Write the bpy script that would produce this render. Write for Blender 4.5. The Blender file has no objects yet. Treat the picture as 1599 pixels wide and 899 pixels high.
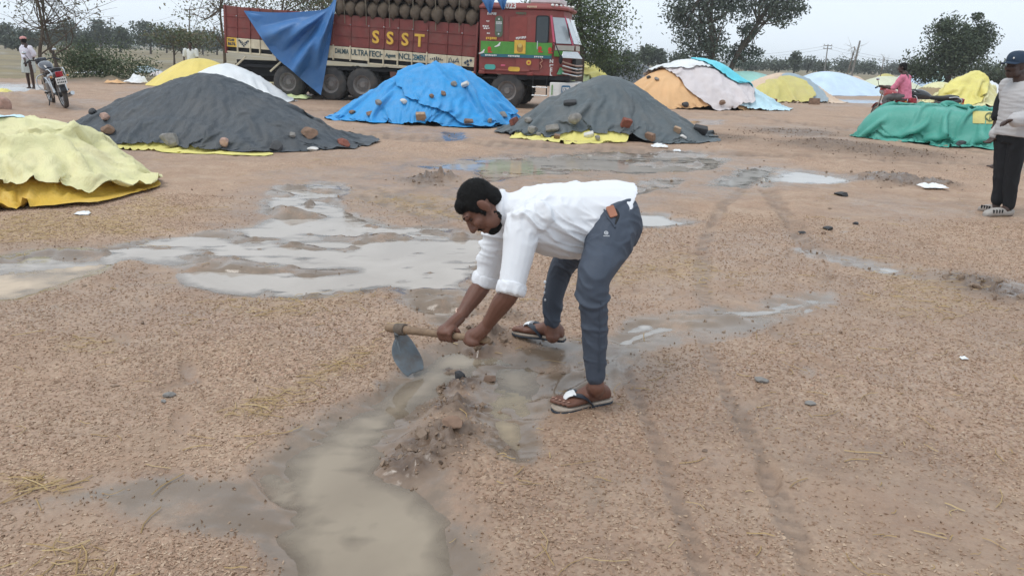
import bpy, bmesh, math, random
import numpy as np
from mathutils import Vector, Matrix, noise as mnoise
from mathutils.bvhtree import BVHTree
random.seed(7); rng = np.random.default_rng(7)
sc = bpy.context.scene
R_ = math.radians
# ------------------------------------------------------------------ camera
F0, W0, H0, EYE = 1200.0, 1599.0, 899.0, 1.5
PITCH, ROLL = R_(16.68), R_(1.9)
_r0 = Vector((1, 0, 0)); _f = Vector((0, math.cos(PITCH), -math.sin(PITCH))); _u0 = Vector((0, math.sin(PITCH), math.cos(PITCH)))
_r = _r0 * math.cos(ROLL) + _u0 * math.sin(ROLL); _u = -_r0 * math.sin(ROLL) + _u0 * math.cos(ROLL)
cd = bpy.data.cameras.new('camera'); cam = bpy.data.objects.new('camera', cd); sc.collection.objects.link(cam)
cd.sensor_width = 36; cd.lens = F0 / W0 * 36; cd.clip_start = 0.05; cd.clip_end = 6000
M = Matrix((_r, _u, -_f)).transposed().to_4x4(); M.translation = (0, 0, EYE); cam.matrix_world = M
sc.camera = cam
EYEV = Vector((0, 0, EYE))
# ------------------------------------------------------------------ sky, sun, exposure
SUN_EL, SUN_AZ = R_(62), R_(-60)
w = bpy.data.worlds.new('World'); sc.world = w; w.use_nodes = True
nt = w.node_tree; nt.nodes.clear()
o_ = nt.nodes.new('ShaderNodeOutputWorld')
sky = nt.nodes.new('ShaderNodeTexSky'); sky.sky_type = 'NISHITA'; sky.sun_disc = False
sky.sun_elevation = SUN_EL; sky.sun_rotation = SUN_AZ; sky.air_density = 1.0; sky.dust_density = 3.0; sky.ozone_density = 1.2
b1 = nt.nodes.new('ShaderNodeBackground'); b1.inputs[1].default_value = 0.07
nt.links.new(sky.outputs[0], b1.inputs[0])
b2 = nt.nodes.new('ShaderNodeBackground'); b2.inputs[0].default_value = (0.74, 0.825, 0.91, 1); b2.inputs[1].default_value = 1.22   # the even overcast layer
mx = nt.nodes.new('ShaderNodeMixShader'); mx.inputs[0].default_value = 0.88
nt.links.new(b1.outputs[0], mx.inputs[1]); nt.links.new(b2.outputs[0], mx.inputs[2]); nt.links.new(mx.outputs[0], o_.inputs[0])
sl = bpy.data.lights.new('sun', 'SUN'); so = bpy.data.objects.new('sun', sl); sc.collection.objects.link(so)
sl.energy = 1.25; sl.angle = R_(25); sl.color = (1.0, 0.97, 0.92)
_sd = Vector((math.cos(SUN_EL) * math.sin(SUN_AZ), math.cos(SUN_EL) * math.cos(SUN_AZ) * -1, math.sin(SUN_EL)))
so.rotation_euler = _sd.to_track_quat('Z', 'Y').to_euler(); so.location = _sd * 50
sc.view_settings.view_transform = 'Standard'; sc.view_settings.look = 'None'
sc.view_settings.exposure = 0.13; sc.view_settings.gamma = 1.0; sc.view_settings.use_curve_mapping = False
# ------------------------------------------------------------------ helpers
def ray(px, py):
    return (_r * ((px - W0 / 2) / F0) - _u * ((py - H0 / 2) / F0) + _f).normalized()
def G(px, py, z=0.0):
    d = ray(px, py); t = (z - EYE) / d.z
    return EYEV + d * t
def P(px, py, Y):
    d = ray(px, py); return EYEV + d * (Y / d.y)
def proj(p):
    q = Vector(p) - EYEV; zc = q.dot(_f)
    return (W0 / 2 + F0 * q.dot(_r) / zc, H0 / 2 - F0 * q.dot(_u) / zc)
_T = rng.random((256, 256))
def vnoise(x, y):
    x = np.asarray(x, float); y = np.asarray(y, float)
    ix = np.floor(x).astype(int); iy = np.floor(y).astype(int); fx = x - ix; fy = y - iy
    fx = fx * fx * (3 - 2 * fx); fy = fy * fy * (3 - 2 * fy)
    a = _T[ix & 255, iy & 255]; b = _T[(ix + 1) & 255, iy & 255]; c = _T[ix & 255, (iy + 1) & 255]; d = _T[(ix + 1) & 255, (iy + 1) & 255]
    return (a + (b - a) * fx) * (1 - fy) + (c + (d - c) * fx) * fy
def fbm(x, y, o=4, s=0.0):
    r = 0; a = 0.5; t = 0
    for k in range(o):
        r = r + a * vnoise(x * 2 ** k + 17.3 * k + s, y * 2 ** k + 9.1 * k - s); t += a; a *= 0.5
    return r / t * 2 - 1
def sstep(a, b, x):
    t = np.clip((x - a) / (b - a), 0, 1); return t * t * (3 - 2 * t)
COL = sc.collection
def link(o, parent=None):
    COL.objects.link(o)
    if parent is not None: o.parent = parent
    return o
def tag(o, label=None, cat=None, group=None, kind=None):
    if label: o['label'] = label
    if cat: o['category'] = cat
    if group: o['group'] = group
    if kind: o['kind'] = kind
    return o
def empty(name, loc=(0, 0, 0), rot=(0, 0, 0)):
    o = bpy.data.objects.new(name, None); o.location = loc; o.rotation_euler = rot; o.empty_display_size = 0.1
    return link(o)
def mesh_np(name, v, f, mat, parent=None, smooth=True, attrs=None):
    """v (n,3) array, f list or (m,k) array of equal-size faces"""
    me = bpy.data.meshes.new(name); v = np.asarray(v, np.float32); f = np.asarray(f, np.int32)
    me.vertices.add(len(v)); me.vertices.foreach_set('co', v.ravel())
    k = f.shape[1]; me.loops.add(f.size); me.loops.foreach_set('vertex_index', f.ravel())
    me.polygons.add(len(f)); me.polygons.foreach_set('loop_start', np.arange(0, f.size, k, dtype=np.int32))
    me.polygons.foreach_set('loop_total', np.full(len(f), k, np.int32))
    me.polygons.foreach_set('use_smooth', np.full(len(f), smooth, bool))
    for an, av in (attrs or {}).items():
        a = me.attributes.new(an, 'FLOAT', 'POINT'); a.data.foreach_set('value', np.asarray(av, np.float32))
    me.update(calc_edges=True); me.validate()
    if mat: me.materials.append(mat)
    return link(bpy.data.objects.new(name, me), parent)
def cr(pts, n):
    """Catmull-Rom through rows of numbers, n samples per span"""
    pts = np.asarray(pts, float); m = len(pts)
    if m < 3: 
        return np.array([pts[0] + (pts[-1] - pts[0]) * t for t in np.linspace(0, 1, n + 1)])
    out = []
    for i in range(m - 1):
        p0 = pts[i - 1] if i else 2 * pts[0] - pts[1]; p1 = pts[i]; p2 = pts[i + 1]; p3 = pts[i + 2] if i + 2 < m else 2 * pts[-1] - pts[-2]
        for t in np.linspace(0, 1, n, endpoint=False):
            out.append(0.5 * (2 * p1 + (p2 - p0) * t + (2 * p0 - 5 * p1 + 4 * p2 - p3) * t * t + (-p0 + 3 * p1 - 3 * p2 + p3) * t ** 3))
    out.append(pts[-1]); return np.array(out)
class MB:
    def __init__(s): s.v = []; s.f = []
    def add(s, v, f):
        b = len(s.v); s.v += [tuple(p) for p in v]; s.f += [tuple(i + b for i in q) for q in f]; return s
    def box(s, c, d, m=None):
        x, y, z = [q / 2 for q in d]; c = Vector(c)
        v = [Vector((a, b, e)) for a in (-x, x) for b in (-y, y) for e in (-z, z)]
        v = [(m @ p if m else p) + c for p in v]
        return s.add(v, [(0, 1, 3, 2), (4, 6, 7, 5), (0, 4, 5, 1), (2, 3, 7, 6), (0, 2, 6, 4), (1, 5, 7, 3)])
    def rbox(s, c, d, r, m=None, n=3):
        """box with rounded vertical (local z) edges and a softened top and bottom"""
        x, y, z = [q / 2 for q in d]; c = Vector(c); r = min(r, x * .99, y * .99)
        def ring(ins, zz):
            out = []
            for k, (sx, sy) in enumerate(((1, 1), (-1, 1), (-1, -1), (1, -1))):
                for j in range(n + 1):
                    a = (k + j / n) * math.pi / 2
                    out.append(Vector((sx * (x - r) + (r - ins) * math.cos(a), sy * (y - r) + (r - ins) * math.sin(a), zz)))
            return out
        e = min(r * .35, z * .5)
        rings = [ring(e, -z), ring(0, -z + e), ring(0, z - e), ring(e, z)]
        rings = [[(m @ p if m else p) + c for p in q] for q in rings]
        return s.loft(rings, True, True)
    def loft(s, rings, cap0=True, cap1=True, close=True):
        n = len(rings[0]); v = [p for q in rings for p in q]; f = []
        for i in range(len(rings) - 1):
            for j in range(n if close else n - 1):
                k = (j + 1) % n; f.append((i * n + j, i * n + k, (i + 1) * n + k, (i + 1) * n + j))
        if cap0: f.append(tuple(range(n))[::-1])
        if cap1: f.append(tuple(range((len(rings) - 1) * n, len(rings) * n)))
        return s.add(v, f)
    def tube(s, pts, rad, n=8, sub=0, round_=False, flat=1.0, upv=None):
        pts = np.asarray([tuple(p) for p in pts], float)
        rad = np.full(len(pts), rad, float) if np.isscalar(rad) else np.asarray(rad, float)
        if sub: q = cr(np.column_stack([pts, rad]), sub); pts = q[:, :3]; rad = np.maximum(q[:, 3], 1e-4)
        pts = [Vector(p) for p in pts]; rad = list(rad)
        if round_:
            d0 = (pts[0] - pts[1]).normalized(); d1 = (pts[-1] - pts[-2]).normalized()
            a, ra, b, rb = pts[0], rad[0], pts[-1], rad[-1]
            pts = [a + d0 * ra * .97, a + d0 * ra * .75, a + d0 * ra * .4] + pts + [b + d1 * rb * .4, b + d1 * rb * .75, b + d1 * rb * .97]
            rad = [ra * .24, ra * .66, ra * .92] + rad + [rb * .92, rb * .66, rb * .24]
        up = None; rings = []
        for i, p in enumerate(pts):
            t = (pts[min(i + 1, len(pts) - 1)] - pts[max(i - 1, 0)]).normalized()
            if upv is not None: up = Vector(upv) - t * Vector(upv).dot(t)
            elif up is None: up = Vector((0, 0, 1)) if abs(t.z) < .9 else Vector((1, 0, 0)); up = up - t * up.dot(t)
            else: up = up - t * up.dot(t)
            up.normalize(); sd = t.cross(up)
            rings.append([p + (sd * math.cos(2 * math.pi * k / n) + up * math.sin(2 * math.pi * k / n) * flat) * rad[i] for k in range(n)])
        return s.loft(rings)
    def ell(s, c, r, m=None, nu=14, nv=9):
        c = Vector(c); rings = []
        for i in range(1, nv):
            a = math.pi * i / nv
            rings.append([Vector((r[0] * math.sin(a) * math.cos(2 * math.pi * k / nu), r[1] * math.sin(a) * math.sin(2 * math.pi * k / nu), -r[2] * math.cos(a))) for k in range(nu)])
        n = nu; v = [p for q in rings for p in q]; f = []
        for i in range(len(rings) - 1):
            for j in range(n): k = (j + 1) % n; f.append((i * n + j, i * n + k, (i + 1) * n + k, (i + 1) * n + j))
        b = len(v); v += [Vector((0, 0, -r[2])), Vector((0, 0, r[2]))]
        for j in range(n): k = (j + 1) % n; f.append((b, k, j)); f.append((b + 1, (len(rings) - 1) * n + j, (len(rings) - 1) * n + k))
        return s.add([(m @ p if m else p) + c for p in v], f)
    def lathe(s, prof, n=24, m=None, c=(0, 0, 0), caps=True):
        """prof: (radius, height) pairs round local z"""
        c = Vector(c); rings = [[(m @ Vector((r * math.cos(2 * math.pi * k / n), r * math.sin(2 * math.pi * k / n), h)) if m else Vector((r * math.cos(2 * math.pi * k / n), r * math.sin(2 * math.pi * k / n), h))) + c for k in range(n)] for r, h in prof]
        return s.loft(rings, caps, caps)
    def build(s, name, mat, parent=None, smooth=True, bevel=0, auto=True):
        me = bpy.data.meshes.new(name); me.from_pydata(s.v, [], s.f)
        bm = bmesh.new(); bm.from_mesh(me)
        if bevel: bmesh.ops.bevel(bm, geom=bm.edges[:], offset=bevel, segments=1, affect='EDGES', clamp_overlap=True)
        bmesh.ops.recalc_face_normals(bm, faces=bm.faces[:])
        if smooth:
            for f in bm.faces: f.smooth = True
            for e in bm.edges:
                if len(e.link_faces) == 2 and e.calc_face_angle(0) > 0.75: e.smooth = False
        bm.to_mesh(me); bm.free()
        if mat: me.materials.append(mat)
        return link(bpy.data.objects.new(name, me), parent)
    def fuse(s, name, mat, parent=None, voxel=.005, smooth=4, disp=None, dec=0):
        """one continuous skin over everything added so far"""
        me = bpy.data.meshes.new(name); me.from_pydata(s.v, [], s.f)
        bm = bmesh.new(); bm.from_mesh(me); bmesh.ops.recalc_face_normals(bm, faces=bm.faces[:]); bm.to_mesh(me); bm.free()
        t = bpy.data.objects.new(name, me); COL.objects.link(t)
        r = t.modifiers.new('r', 'REMESH'); r.mode = 'VOXEL'; r.voxel_size = voxel
        if smooth: q = t.modifiers.new('s', 'SMOOTH'); q.factor = .5; q.iterations = smooth
        dg = bpy.context.evaluated_depsgraph_get(); dg.update()
        m2 = bpy.data.meshes.new_from_object(t.evaluated_get(dg)); m2.name = name
        bpy.data.objects.remove(t); bpy.data.meshes.remove(me)
        if disp:
            nv = [v.normal.copy() for v in m2.vertices]
            for v, nn in zip(m2.vertices, nv): v.co = v.co + nn * disp(v.co, nn)
        for p in m2.polygons: p.use_smooth = True
        m2.materials.clear()
        if mat: m2.materials.append(mat)
        return link(bpy.data.objects.new(name, m2), parent)
def text(name, s, size, mat, parent, m, depth=.004, bold=.0, sx=1.0):
    c = bpy.data.curves.new(name, 'FONT'); c.body = s; c.size = size; c.extrude = depth; c.offset = bold; c.align_x = 'CENTER'; c.align_y = 'CENTER'; c.resolution_u = 3
    o = bpy.data.objects.new(name, c); COL.objects.link(o)
    dg = bpy.context.evaluated_depsgraph_get(); me = bpy.data.meshes.new_from_object(o.evaluated_get(dg)); me.name = name
    bpy.data.objects.remove(o); bpy.data.curves.remove(c); me.materials.clear(); me.materials.append(mat)
    me.transform(Matrix.Diagonal((sx, 1, 1, 1))); me.transform(m)
    return link(bpy.data.objects.new(name, me), parent)
def copy_tree(o, parent=None):
    c = o.copy(); COL.objects.link(c); c.parent = parent
    for ch in list(o.children): copy_tree(ch, c)
    return c
ORD = ['first', 'second', 'third', 'fourth', 'fifth', 'sixth', 'seventh', 'eighth', 'ninth', 'tenth', 'eleventh', 'twelfth', 'thirteenth', 'fourteenth', 'fifteenth', 'sixteenth', 'seventeenth', 'eighteenth', 'nineteenth', 'twentieth']
# ------------------------------------------------------------------ materials
def S(r, g, b):
    return tuple(((c / 255) / 12.92 if c / 255 <= .04045 else ((c / 255 + .055) / 1.055) ** 2.4) for c in (r, g, b)) + (1,)
def mat(name, col, rough=.7, spec=.4, var=.12, scale=6.0, bump=0.0, bscale=40.0, metal=0.0, dirt=None, dirt_amt=.35, dscale=2.5, island=0.0, trans=0.0, coat=0.0, weave=0.0, wrink=0.0, bdist=.01):
    m = bpy.data.materials.new(name); m.use_nodes = True; t = m.node_tree; N = t.nodes; L = t.links
    p = N['Principled BSDF']; p.inputs['Roughness'].default_value = rough; p.inputs['Specular IOR Level'].default_value = spec; p.inputs['Metallic'].default_value = metal
    p.inputs['Coat Weight'].default_value = coat
    geo = N.new('ShaderNodeNewGeometry'); tc = N.new('ShaderNodeTexCoord')
    n1 = N.new('ShaderNodeTexNoise'); n1.inputs['Scale'].default_value = scale; n1.inputs['Detail'].default_value = 5; L.new(tc.outputs['Object'], n1.inputs['Vector'])
    mp = N.new('ShaderNodeMapRange'); mp.inputs[1].default_value = .25; mp.inputs[2].default_value = .75; mp.inputs[3].default_value = 1 - var; mp.inputs[4].default_value = 1 + var
    L.new(n1.outputs[0], mp.inputs[0])
    val = mp.outputs[0]
    if island:
        mi = N.new('ShaderNodeMapRange'); mi.inputs[3].default_value = 1 - island; mi.inputs[4].default_value = 1 + island; L.new(geo.outputs['Random Per Island'], mi.inputs[0])
        mm = N.new('ShaderNodeMath'); mm.operation = 'MULTIPLY'; L.new(val, mm.inputs[0]); L.new(mi.outputs[0], mm.inputs[1]); val = mm.outputs[0]
    mu = N.new('ShaderNodeMix'); mu.data_type = 'RGBA'; mu.blend_type = 'MULTIPLY'; mu.inputs[0].default_value = 1
    mu.inputs[6].default_value = tuple(col[:3]) + (1,); L.new(val, mu.inputs[7]); out = mu.outputs[2]
    if dirt is not None:
        n2 = N.new('ShaderNodeTexNoise'); n2.inputs['Scale'].default_value = dscale; n2.inputs['Detail'].default_value = 8; n2.inputs['Roughness'].default_value = .65; L.new(tc.outputs['Object'], n2.inputs['Vector'])
        r2 = N.new('ShaderNodeMapRange'); r2.inputs[1].default_value = .45; r2.inputs[2].default_value = .75; r2.inputs[4].default_value = dirt_amt * 2; L.new(n2.outputs[0], r2.inputs[0])
        md = N.new('ShaderNodeMix'); md.data_type = 'RGBA'; L.new(r2.outputs[0], md.inputs[0]); L.new(out, md.inputs[6]); md.inputs[7].default_value = tuple(dirt[:3]) + (1,); out = md.outputs[2]
    L.new(out, p.inputs['Base Color'])
    if bump or weave or wrink:
        hs = []
        if bump: nb = N.new('ShaderNodeTexNoise'); nb.inputs['Scale'].default_value = bscale; nb.inputs['Detail'].default_value = 6; L.new(tc.outputs['Object'], nb.inputs['Vector']); hs.append((nb.outputs[0], bump))
        if wrink:
            nw = N.new('ShaderNodeTexNoise'); nw.inputs['Scale'].default_value = 3.5; nw.inputs['Detail'].default_value = 4; nw.inputs['Distortion'].default_value = 1.6; L.new(tc.outputs['Object'], nw.inputs['Vector'])
            ab = N.new('ShaderNodeMath'); ab.operation = 'PINGPONG'; ab.inputs[1].default_value = .07; L.new(nw.outputs[0], ab.inputs[0])
            m3 = N.new('ShaderNodeMath'); m3.operation = 'MULTIPLY'; m3.inputs[1].default_value = 14; L.new(ab.outputs[0], m3.inputs[0]); hs.append((m3.outputs[0], wrink))
        prev = None
        for h, st in hs:
            b = N.new('ShaderNodeBump'); b.inputs['Strength'].default_value = st; b.inputs['Distance'].default_value = bdist; L.new(h, b.inputs['Height'])
            if prev: L.new(prev, b.inputs['Normal'])
            prev = b.outputs[0]
        L.new(prev, p.inputs['Normal'])
    if trans:
        tr = N.new('ShaderNodeBsdfTranslucent'); L.new(out, tr.inputs[0]); ms = N.new('ShaderNodeMixShader'); ms.inputs[0].default_value = trans
        L.new(p.outputs[0], ms.inputs[1]); L.new(tr.outputs[0], ms.inputs[2]); L.new(ms.outputs[0], N['Material Output'].inputs[0])
    return m
# ================================================================== THE GROUND, PUDDLES, GRAIN AND STRAW
def gp(pts): return np.array([G(x, y)[:2] for x, y in pts])
PUD = {   # standing water: outline on the ground, depth, how streaky the mud in it is
 'pond': (gp([(412,303),(440,292),(500,283),(535,286),(545,300),(515,318),(560,340),(620,352),(700,356),(765,372),(770,400),(735,440),(730,480),(700,512),(662,500),(640,466),(610,452),(560,458),(470,466),(400,462),(345,452),(300,428),(268,406),(210,402),(150,403),(60,412),(-60,425),(-60,398),(40,395),(150,386),(250,373),(330,362),(395,352),(432,338),(405,320)]), .03, 1.0),
 'grit': (gp([(-80,408),(60,406),(185,404),(150,425),(90,445),(20,462),(-80,470)]), .02, .2),
 'basin': (gp([(640,575),(665,552),(720,540),(775,552),(740,585),(700,610),(655,640),(640,665),(600,690),(640,700),(600,730),(660,755),(690,790),(705,850),(715,960),(470,960),(455,860),(432,790),(440,720),(490,672),(550,640),(600,610)]), .03, .35),
 'strip': (gp([(750,612),(790,625),(822,655),(832,700),(812,716),(782,700),(765,670),(745,640)]), .02, .3),
 'shelf': (gp([(770,560),(830,565),(850,590),(840,640),(815,650),(790,622),(760,600)]), .014, .7),
 'rear': (gp([(655,262),(760,248),(900,240),(1070,237),(1135,250),(1105,263),(1000,268),(905,266),(810,274),(785,283),(752,282),(742,266)]), .03, 1.0),
 'bright': (gp([(1105,288),(1160,266),(1180,262),(1206,263),(1202,274),(1240,265),(1345,280),(1290,287),(1210,284),(1192,292),(1186,276),(1166,292)]), .03, .5),
 'sliver': (gp([(968,296),(1035,279),(1060,281),(1032,294),(985,303)]), .03, .5),
 'heel': (gp([(990,332),(1040,334),(1082,347),(1040,352),(990,352)]), .03, .5),
 'stream': (gp([(950,528),(1000,502),(1080,491),(1180,476),(1278,461),(1295,468),(1230,486),(1150,497),(1080,512),(1012,532),(960,552)]), .018, .6),
 'rut': (gp([(1250,388),(1300,396),(1350,405),(1398,418),(1380,424),(1330,414),(1270,400)]), .03, .5),
 'edge': (gp([(1530,452),(1570,448),(1650,452),(1650,466),(1580,462)]), .03, .5),
 'field': (gp([(-40,131),(60,134),(78,139),(40,143),(-40,140)]), .04, .2),
 'lane': (gp([(1285,154),(1370,157),(1385,162),(1290,160)]), .04, .3),
 'dab': (gp([(694,208),(716,209),(722,217),(700,220)]), .03, .3),
 'gap': (gp([(1062,186),(1128,189),(1120,195),(1068,193)]), .03, .3),
}
FILM = [  # damp sheen with no standing water: outline, width of its soft edge
 (gp([(-60,755),(150,738),(440,715),(600,640),(700,700),(760,960),(400,960),(420,830),(150,800),(-60,850)]), .25, 1.25),
 (gp([(700,540),(900,520),(1010,500),(1300,455),(1290,480),(1030,560),(860,650),(720,600)]), .2, 1.0),
 (gp([(250,420),(330,330),(400,270),(800,235),(1150,235),(1350,285),(1090,320),(1000,360),(700,380),(560,470),(330,480)]), .5, .6),
 (gp([(860,720),(980,680),(1060,760),(1040,960),(820,960),(800,800)]), .35, .75),
 (gp([(1200,380),(1420,400),(1650,440),(1650,490),(1400,440)]), .3, .6),
 (gp([(880,400),(1150,380),(1700,420),(1700,960),(760,960),(880,720)]), .5, .5),
 (gp([(-60,600),(300,560),(420,640),(300,730),(-60,740)]), .4, .35),
 (gp([(-60,385),(200,370),(330,440),(200,470),(-60,480)]), .25, .5),
]
def sdf(poly, x, y):
    d = np.full(x.shape, 1e9); ins = np.zeros(x.shape, bool); n = len(poly)
    for i in range(n):
        a = poly[i]; b = poly[(i + 1) % n]; e = b - a
        t = np.clip(((x - a[0]) * e[0] + (y - a[1]) * e[1]) / (e @ e), 0, 1)
        d = np.minimum(d, (x - a[0] - t * e[0]) ** 2 + (y - a[1] - t * e[1]) ** 2)
        c = (a[1] > y) != (b[1] > y)
        with np.errstate(divide='ignore', invalid='ignore'):
            ins ^= c & (x < (b[0] - a[0]) * (y - a[1]) / (b[1] - a[1] + 1e-12) + a[0])
    d = np.sqrt(d); return np.where(ins, -d, d)
def pld(path, x, y):
    d = np.full(x.shape, 1e9)
    for a, b in zip(path[:-1], path[1:]):
        e = b - a; t = np.clip(((x - a[0]) * e[0] + (y - a[1]) * e[1]) / (e @ e), 0, 1)
        d = np.minimum(d, np.hypot(x - a[0] - t * e[0], y - a[1] - t * e[1]))
    return d
TRACKS = [(gp([(1190,272),(1130,320),(1100,380),(1096,440),(1102,480)]), .065, .018), (gp([(955,540),(975,580),(1020,680),(1060,790),(1110,940)]), .034, .024),
          (gp([(1095,520),(1120,590),(1180,700),(1225,800),(1290,960)]), .036, .02), (gp([(545,303),(640,330),(740,372)]), .10, .02), (gp([(560,292),(650,316),(760,350)]), .10, .02),
          (gp([(1200,300),(1260,385),(1330,408),(1430,430),(1650,470)]), .12, .025), (gp([(300,196),(620,215),(900,232),(1300,250)]), .2, .03), (gp([(560,215),(760,228),(1000,236),(1599,262)]), .2, .03),
          (gp([(1130,178),(1300,200),(1650,260)]), .25, .03), (gp([(440,170),(560,175),(760,190)]), .3, .04)]
MOUNDS = [  # (px, py, radius, height, lumpiness): spoil and dirt piles
 (688,280,.22,.13,1.), (660,284,.3,.05,1.), (672,706,.17,.032,1.2), (705,682,.14,.032,1.2), (640,722,.14,.024,1.2), (715,640,.13,.030,1.2), (715,600,.11,.030,1.2), (700,575,.07,.03,1.2),(760,530,.16,.045,1.2), (748,548,.09,.035,1.2),(790,500,.12,.04,1.),
 (760,740,.19,.035,.6), (1400,284,.5,.07,1.), (1455,288,.35,.06,1.), (1370,276,.3,.05,1.), (20,160,1.3,.22,.45), (62,152,1.0,.2,.45), (-30,168,1.5,.25,.45), (190,122,2.0,.3,.5), (230,116,1.6,.35,.5), (160,128,1.5,.2,.5), (270,128,1.2,.2,.5), (110,140,1.6,.1,.6), (40,128,1.6,.12,.6),
 (1560,455,.3,.05,1.), (1520,440,.25,.03,1.), (620,545,.15,.02,.7), (580,470,.5,.02,.6), (1020,300,.5,.03,.7), (1100,215,1.2,.06,1.), (1240,208,1.0,.04,1.), (1300,230,1.3,.07,1.), (1380,240,1.2,.06,1.), (620,165,2.,.07,1.),
]
STRAW = [(gp([(-40,340),(150,335),(235,305),(260,330),(200,365),(80,372),(-40,375)]), .3, 1.), (gp([(360,650),(450,600),(520,560),(590,545),(560,570),(470,612),(400,650)]), .08, .9), (gp([(0,745),(60,745),(100,765),(30,770)]), .05, 1.), (gp([(90,860),(160,860),(180,899),(80,930)]), .1, .9), (gp([(1380,420),(1500,440),(1550,500),(1400,470)]), .4, .5),
         (gp([(560,300),(700,310),(740,340),(640,340)]), .3, .7), (gp([(90,535),(170,535),(170,548),(90,548)]), .1, .5), (gp([(900,420),(1090,400),(1150,430),(940,450)]), .3, .5), (gp([(330,470),(600,462),(560,490),(420,500)]), .15, .5)]
WL = -0.016
_pr = random.Random(5); PRINTS = []
for _x0, _y0, _dx, _dy, _n in ((.9, 2.6, .25, .55, 9), (-.2, 4.4, .5, .35, 8), (.7, 4.3, .4, .5, 9), (-1.6, 3.3, .45, .4, 8), (1.9, 3.2, -.1, .6, 10), (2.2, 5.5, .5, .3, 9), (-.9, 2.4, -.35, .5, 8), (-2.6, 6.0, .5, .1, 8), (.3, 3.3, .05, .12, 5), (3.2, 7.5, .4, .2, 8)):
    for _k in range(_n):
        _a = math.atan2(_dy, _dx); _s = .09 * (1 if _k % 2 else -1); PRINTS.append((_x0 + _dx * _k - math.sin(_a) * _s + _pr.uniform(-.06, .06), _y0 + _dy * _k + math.cos(_a) * _s + _pr.uniform(-.06, .06), _a + _pr.uniform(-.25, .25), _pr.uniform(.5, 1.2)))
def ground_fields(x, y):
    b = .022 * fbm(x * .35, y * .35, 3) + .010 * fbm(x * 1.7 + 5, y * 1.7, 4) + .009 * fbm(x * 6, y * 6 + 3, 3)
    fine = .0035 * fbm(x * 26, y * 26, 3)
    far = sstep(25, 60, y)
    mid = sstep(6.5, 10, y) * sstep(40, 22, y); rd = 1 - np.abs(fbm(x * .9 + 31, y * 1.6, 4)) * 3; b = b + mid * (.022 * np.clip(rd, -.4, 1) + .02 * fbm(x * 3.1, y * 3.1 + 8, 3))
    b = b * (1 - .2 * far)
    wet = .18 + .35 * sstep(-.15, .45, fbm(x * .45 + 40, y * .45, 4)); gr = np.clip(.68 + .9 * fbm(x * .8 + 11, y * .8 + 3, 4), 0, 1)
    h = b + fine + .012
    tl = np.zeros(x.shape)
    for path, wd, dp in TRACKS:
        m = (np.abs(x - path[:, 0].mean()) < np.ptp(path[:, 0]) / 2 + 1.5) & (np.abs(y - path[:, 1].mean()) < np.ptp(path[:, 1]) / 2 + 1.5)
        if not m.any(): continue
        d = pld(path, x[m], y[m]) + wd * .5 * fbm(x[m] * 4, y[m] * 4, 2); u = d / wd
        tread = .5 + .5 * np.sign(np.sin((x[m] * .35 + y[m]) * 2 * math.pi / .085))
        h[m] += dp * (-np.exp(-u * u * 1.4) * (.75 + .25 * tread) + .55 * np.exp(-(u - 1.5) ** 2 * 3))
        wet[m] = np.maximum(wet[m], .35 * np.exp(-u * u)); gr[m] *= 1 - .8 * np.exp(-u * u); tl[m] = np.maximum(tl[m], sstep(1.2, .7, np.abs(u)) * (.35 + .5 * tread) * (.7 + .3 * fbm(x[m] * 9, y[m] * 9, 2)))
    for poly, soft, amt in FILM:
        d = sdf(poly, x, y) + soft * 1.1 * fbm(x * 1.8, y * 1.8 + 9, 4)
        k = 1 - sstep(-soft, soft, d); wet = np.maximum(wet, amt * k); gr *= 1 - .6 * k * amt; h = h * (1 - .6 * k) + k * (-.004 + .35 * b)
    dmin = np.full(x.shape, 9.)
    for nm, (poly, dep, strk) in PUD.items():
        sz = 1.0 + .06 * max(0, poly[:, 1].mean() - 4)
        m = (x > poly[:, 0].min() - 1.5) & (x < poly[:, 0].max() + 1.5) & (y > poly[:, 1].min() - 1.5) & (y < poly[:, 1].max() + 1.5)
        if not m.any(): continue
        xm, ym = x[m], y[m]
        d = sdf(poly, xm, ym) / sz + .10 * fbm(xm * 2.2 / sz, ym * 2.2 / sz + 4, 4) + .03 * fbm(xm * 11, ym * 11, 2)
        s = 1 - sstep(-.16, .14, d)
        st = np.clip(fbm(xm * 1.5 + 7, ym * 3.6, 4, 3.1) - .02, 0, 1) * strk * .16 + np.clip(fbm(xm * 6, ym * 15, 3, 1.7) - .22, 0, 1) * strk * .09
        st *= 1 - sstep(.1, .5, -d) * .35
        bot = WL - dep + st + .4 * fine[m]
        h[m] = h[m] * (1 - s) + bot * s
        wet[m] = np.maximum(wet[m], 1 - sstep(-.02, .22, d)); gr[m] *= .15 + .85 * sstep(-.05, .2, d)
        dmin[m] = np.minimum(dmin[m], d)
    lump = np.zeros(x.shape)
    for px, py, r, hh, lm in MOUNDS:
        c = G(px, py); d = np.hypot(x - c.x, y - c.y) / r; m = d < 2.4
        if not m.any(): continue
        q = np.exp(-d[m] ** 2 * 1.3); f1 = 5 / max(r, .15)
        n_ = np.abs(fbm(x[m] * f1 * .55, y[m] * f1 * .55 + px, 4)) * 1.9
        h[m] += hh * q * (1 - .55 * lm + lm * n_)
        if lm > .8: lump[m] = np.maximum(lump[m], np.minimum(1, q * 1.7)); gr[m] *= 1 - .85 * np.clip(q * 1.4, 0, 1); wet[m] = np.maximum(wet[m], np.where(y[m] < 12, .75, .35) * q)
    ground_fields.tl = tl
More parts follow.
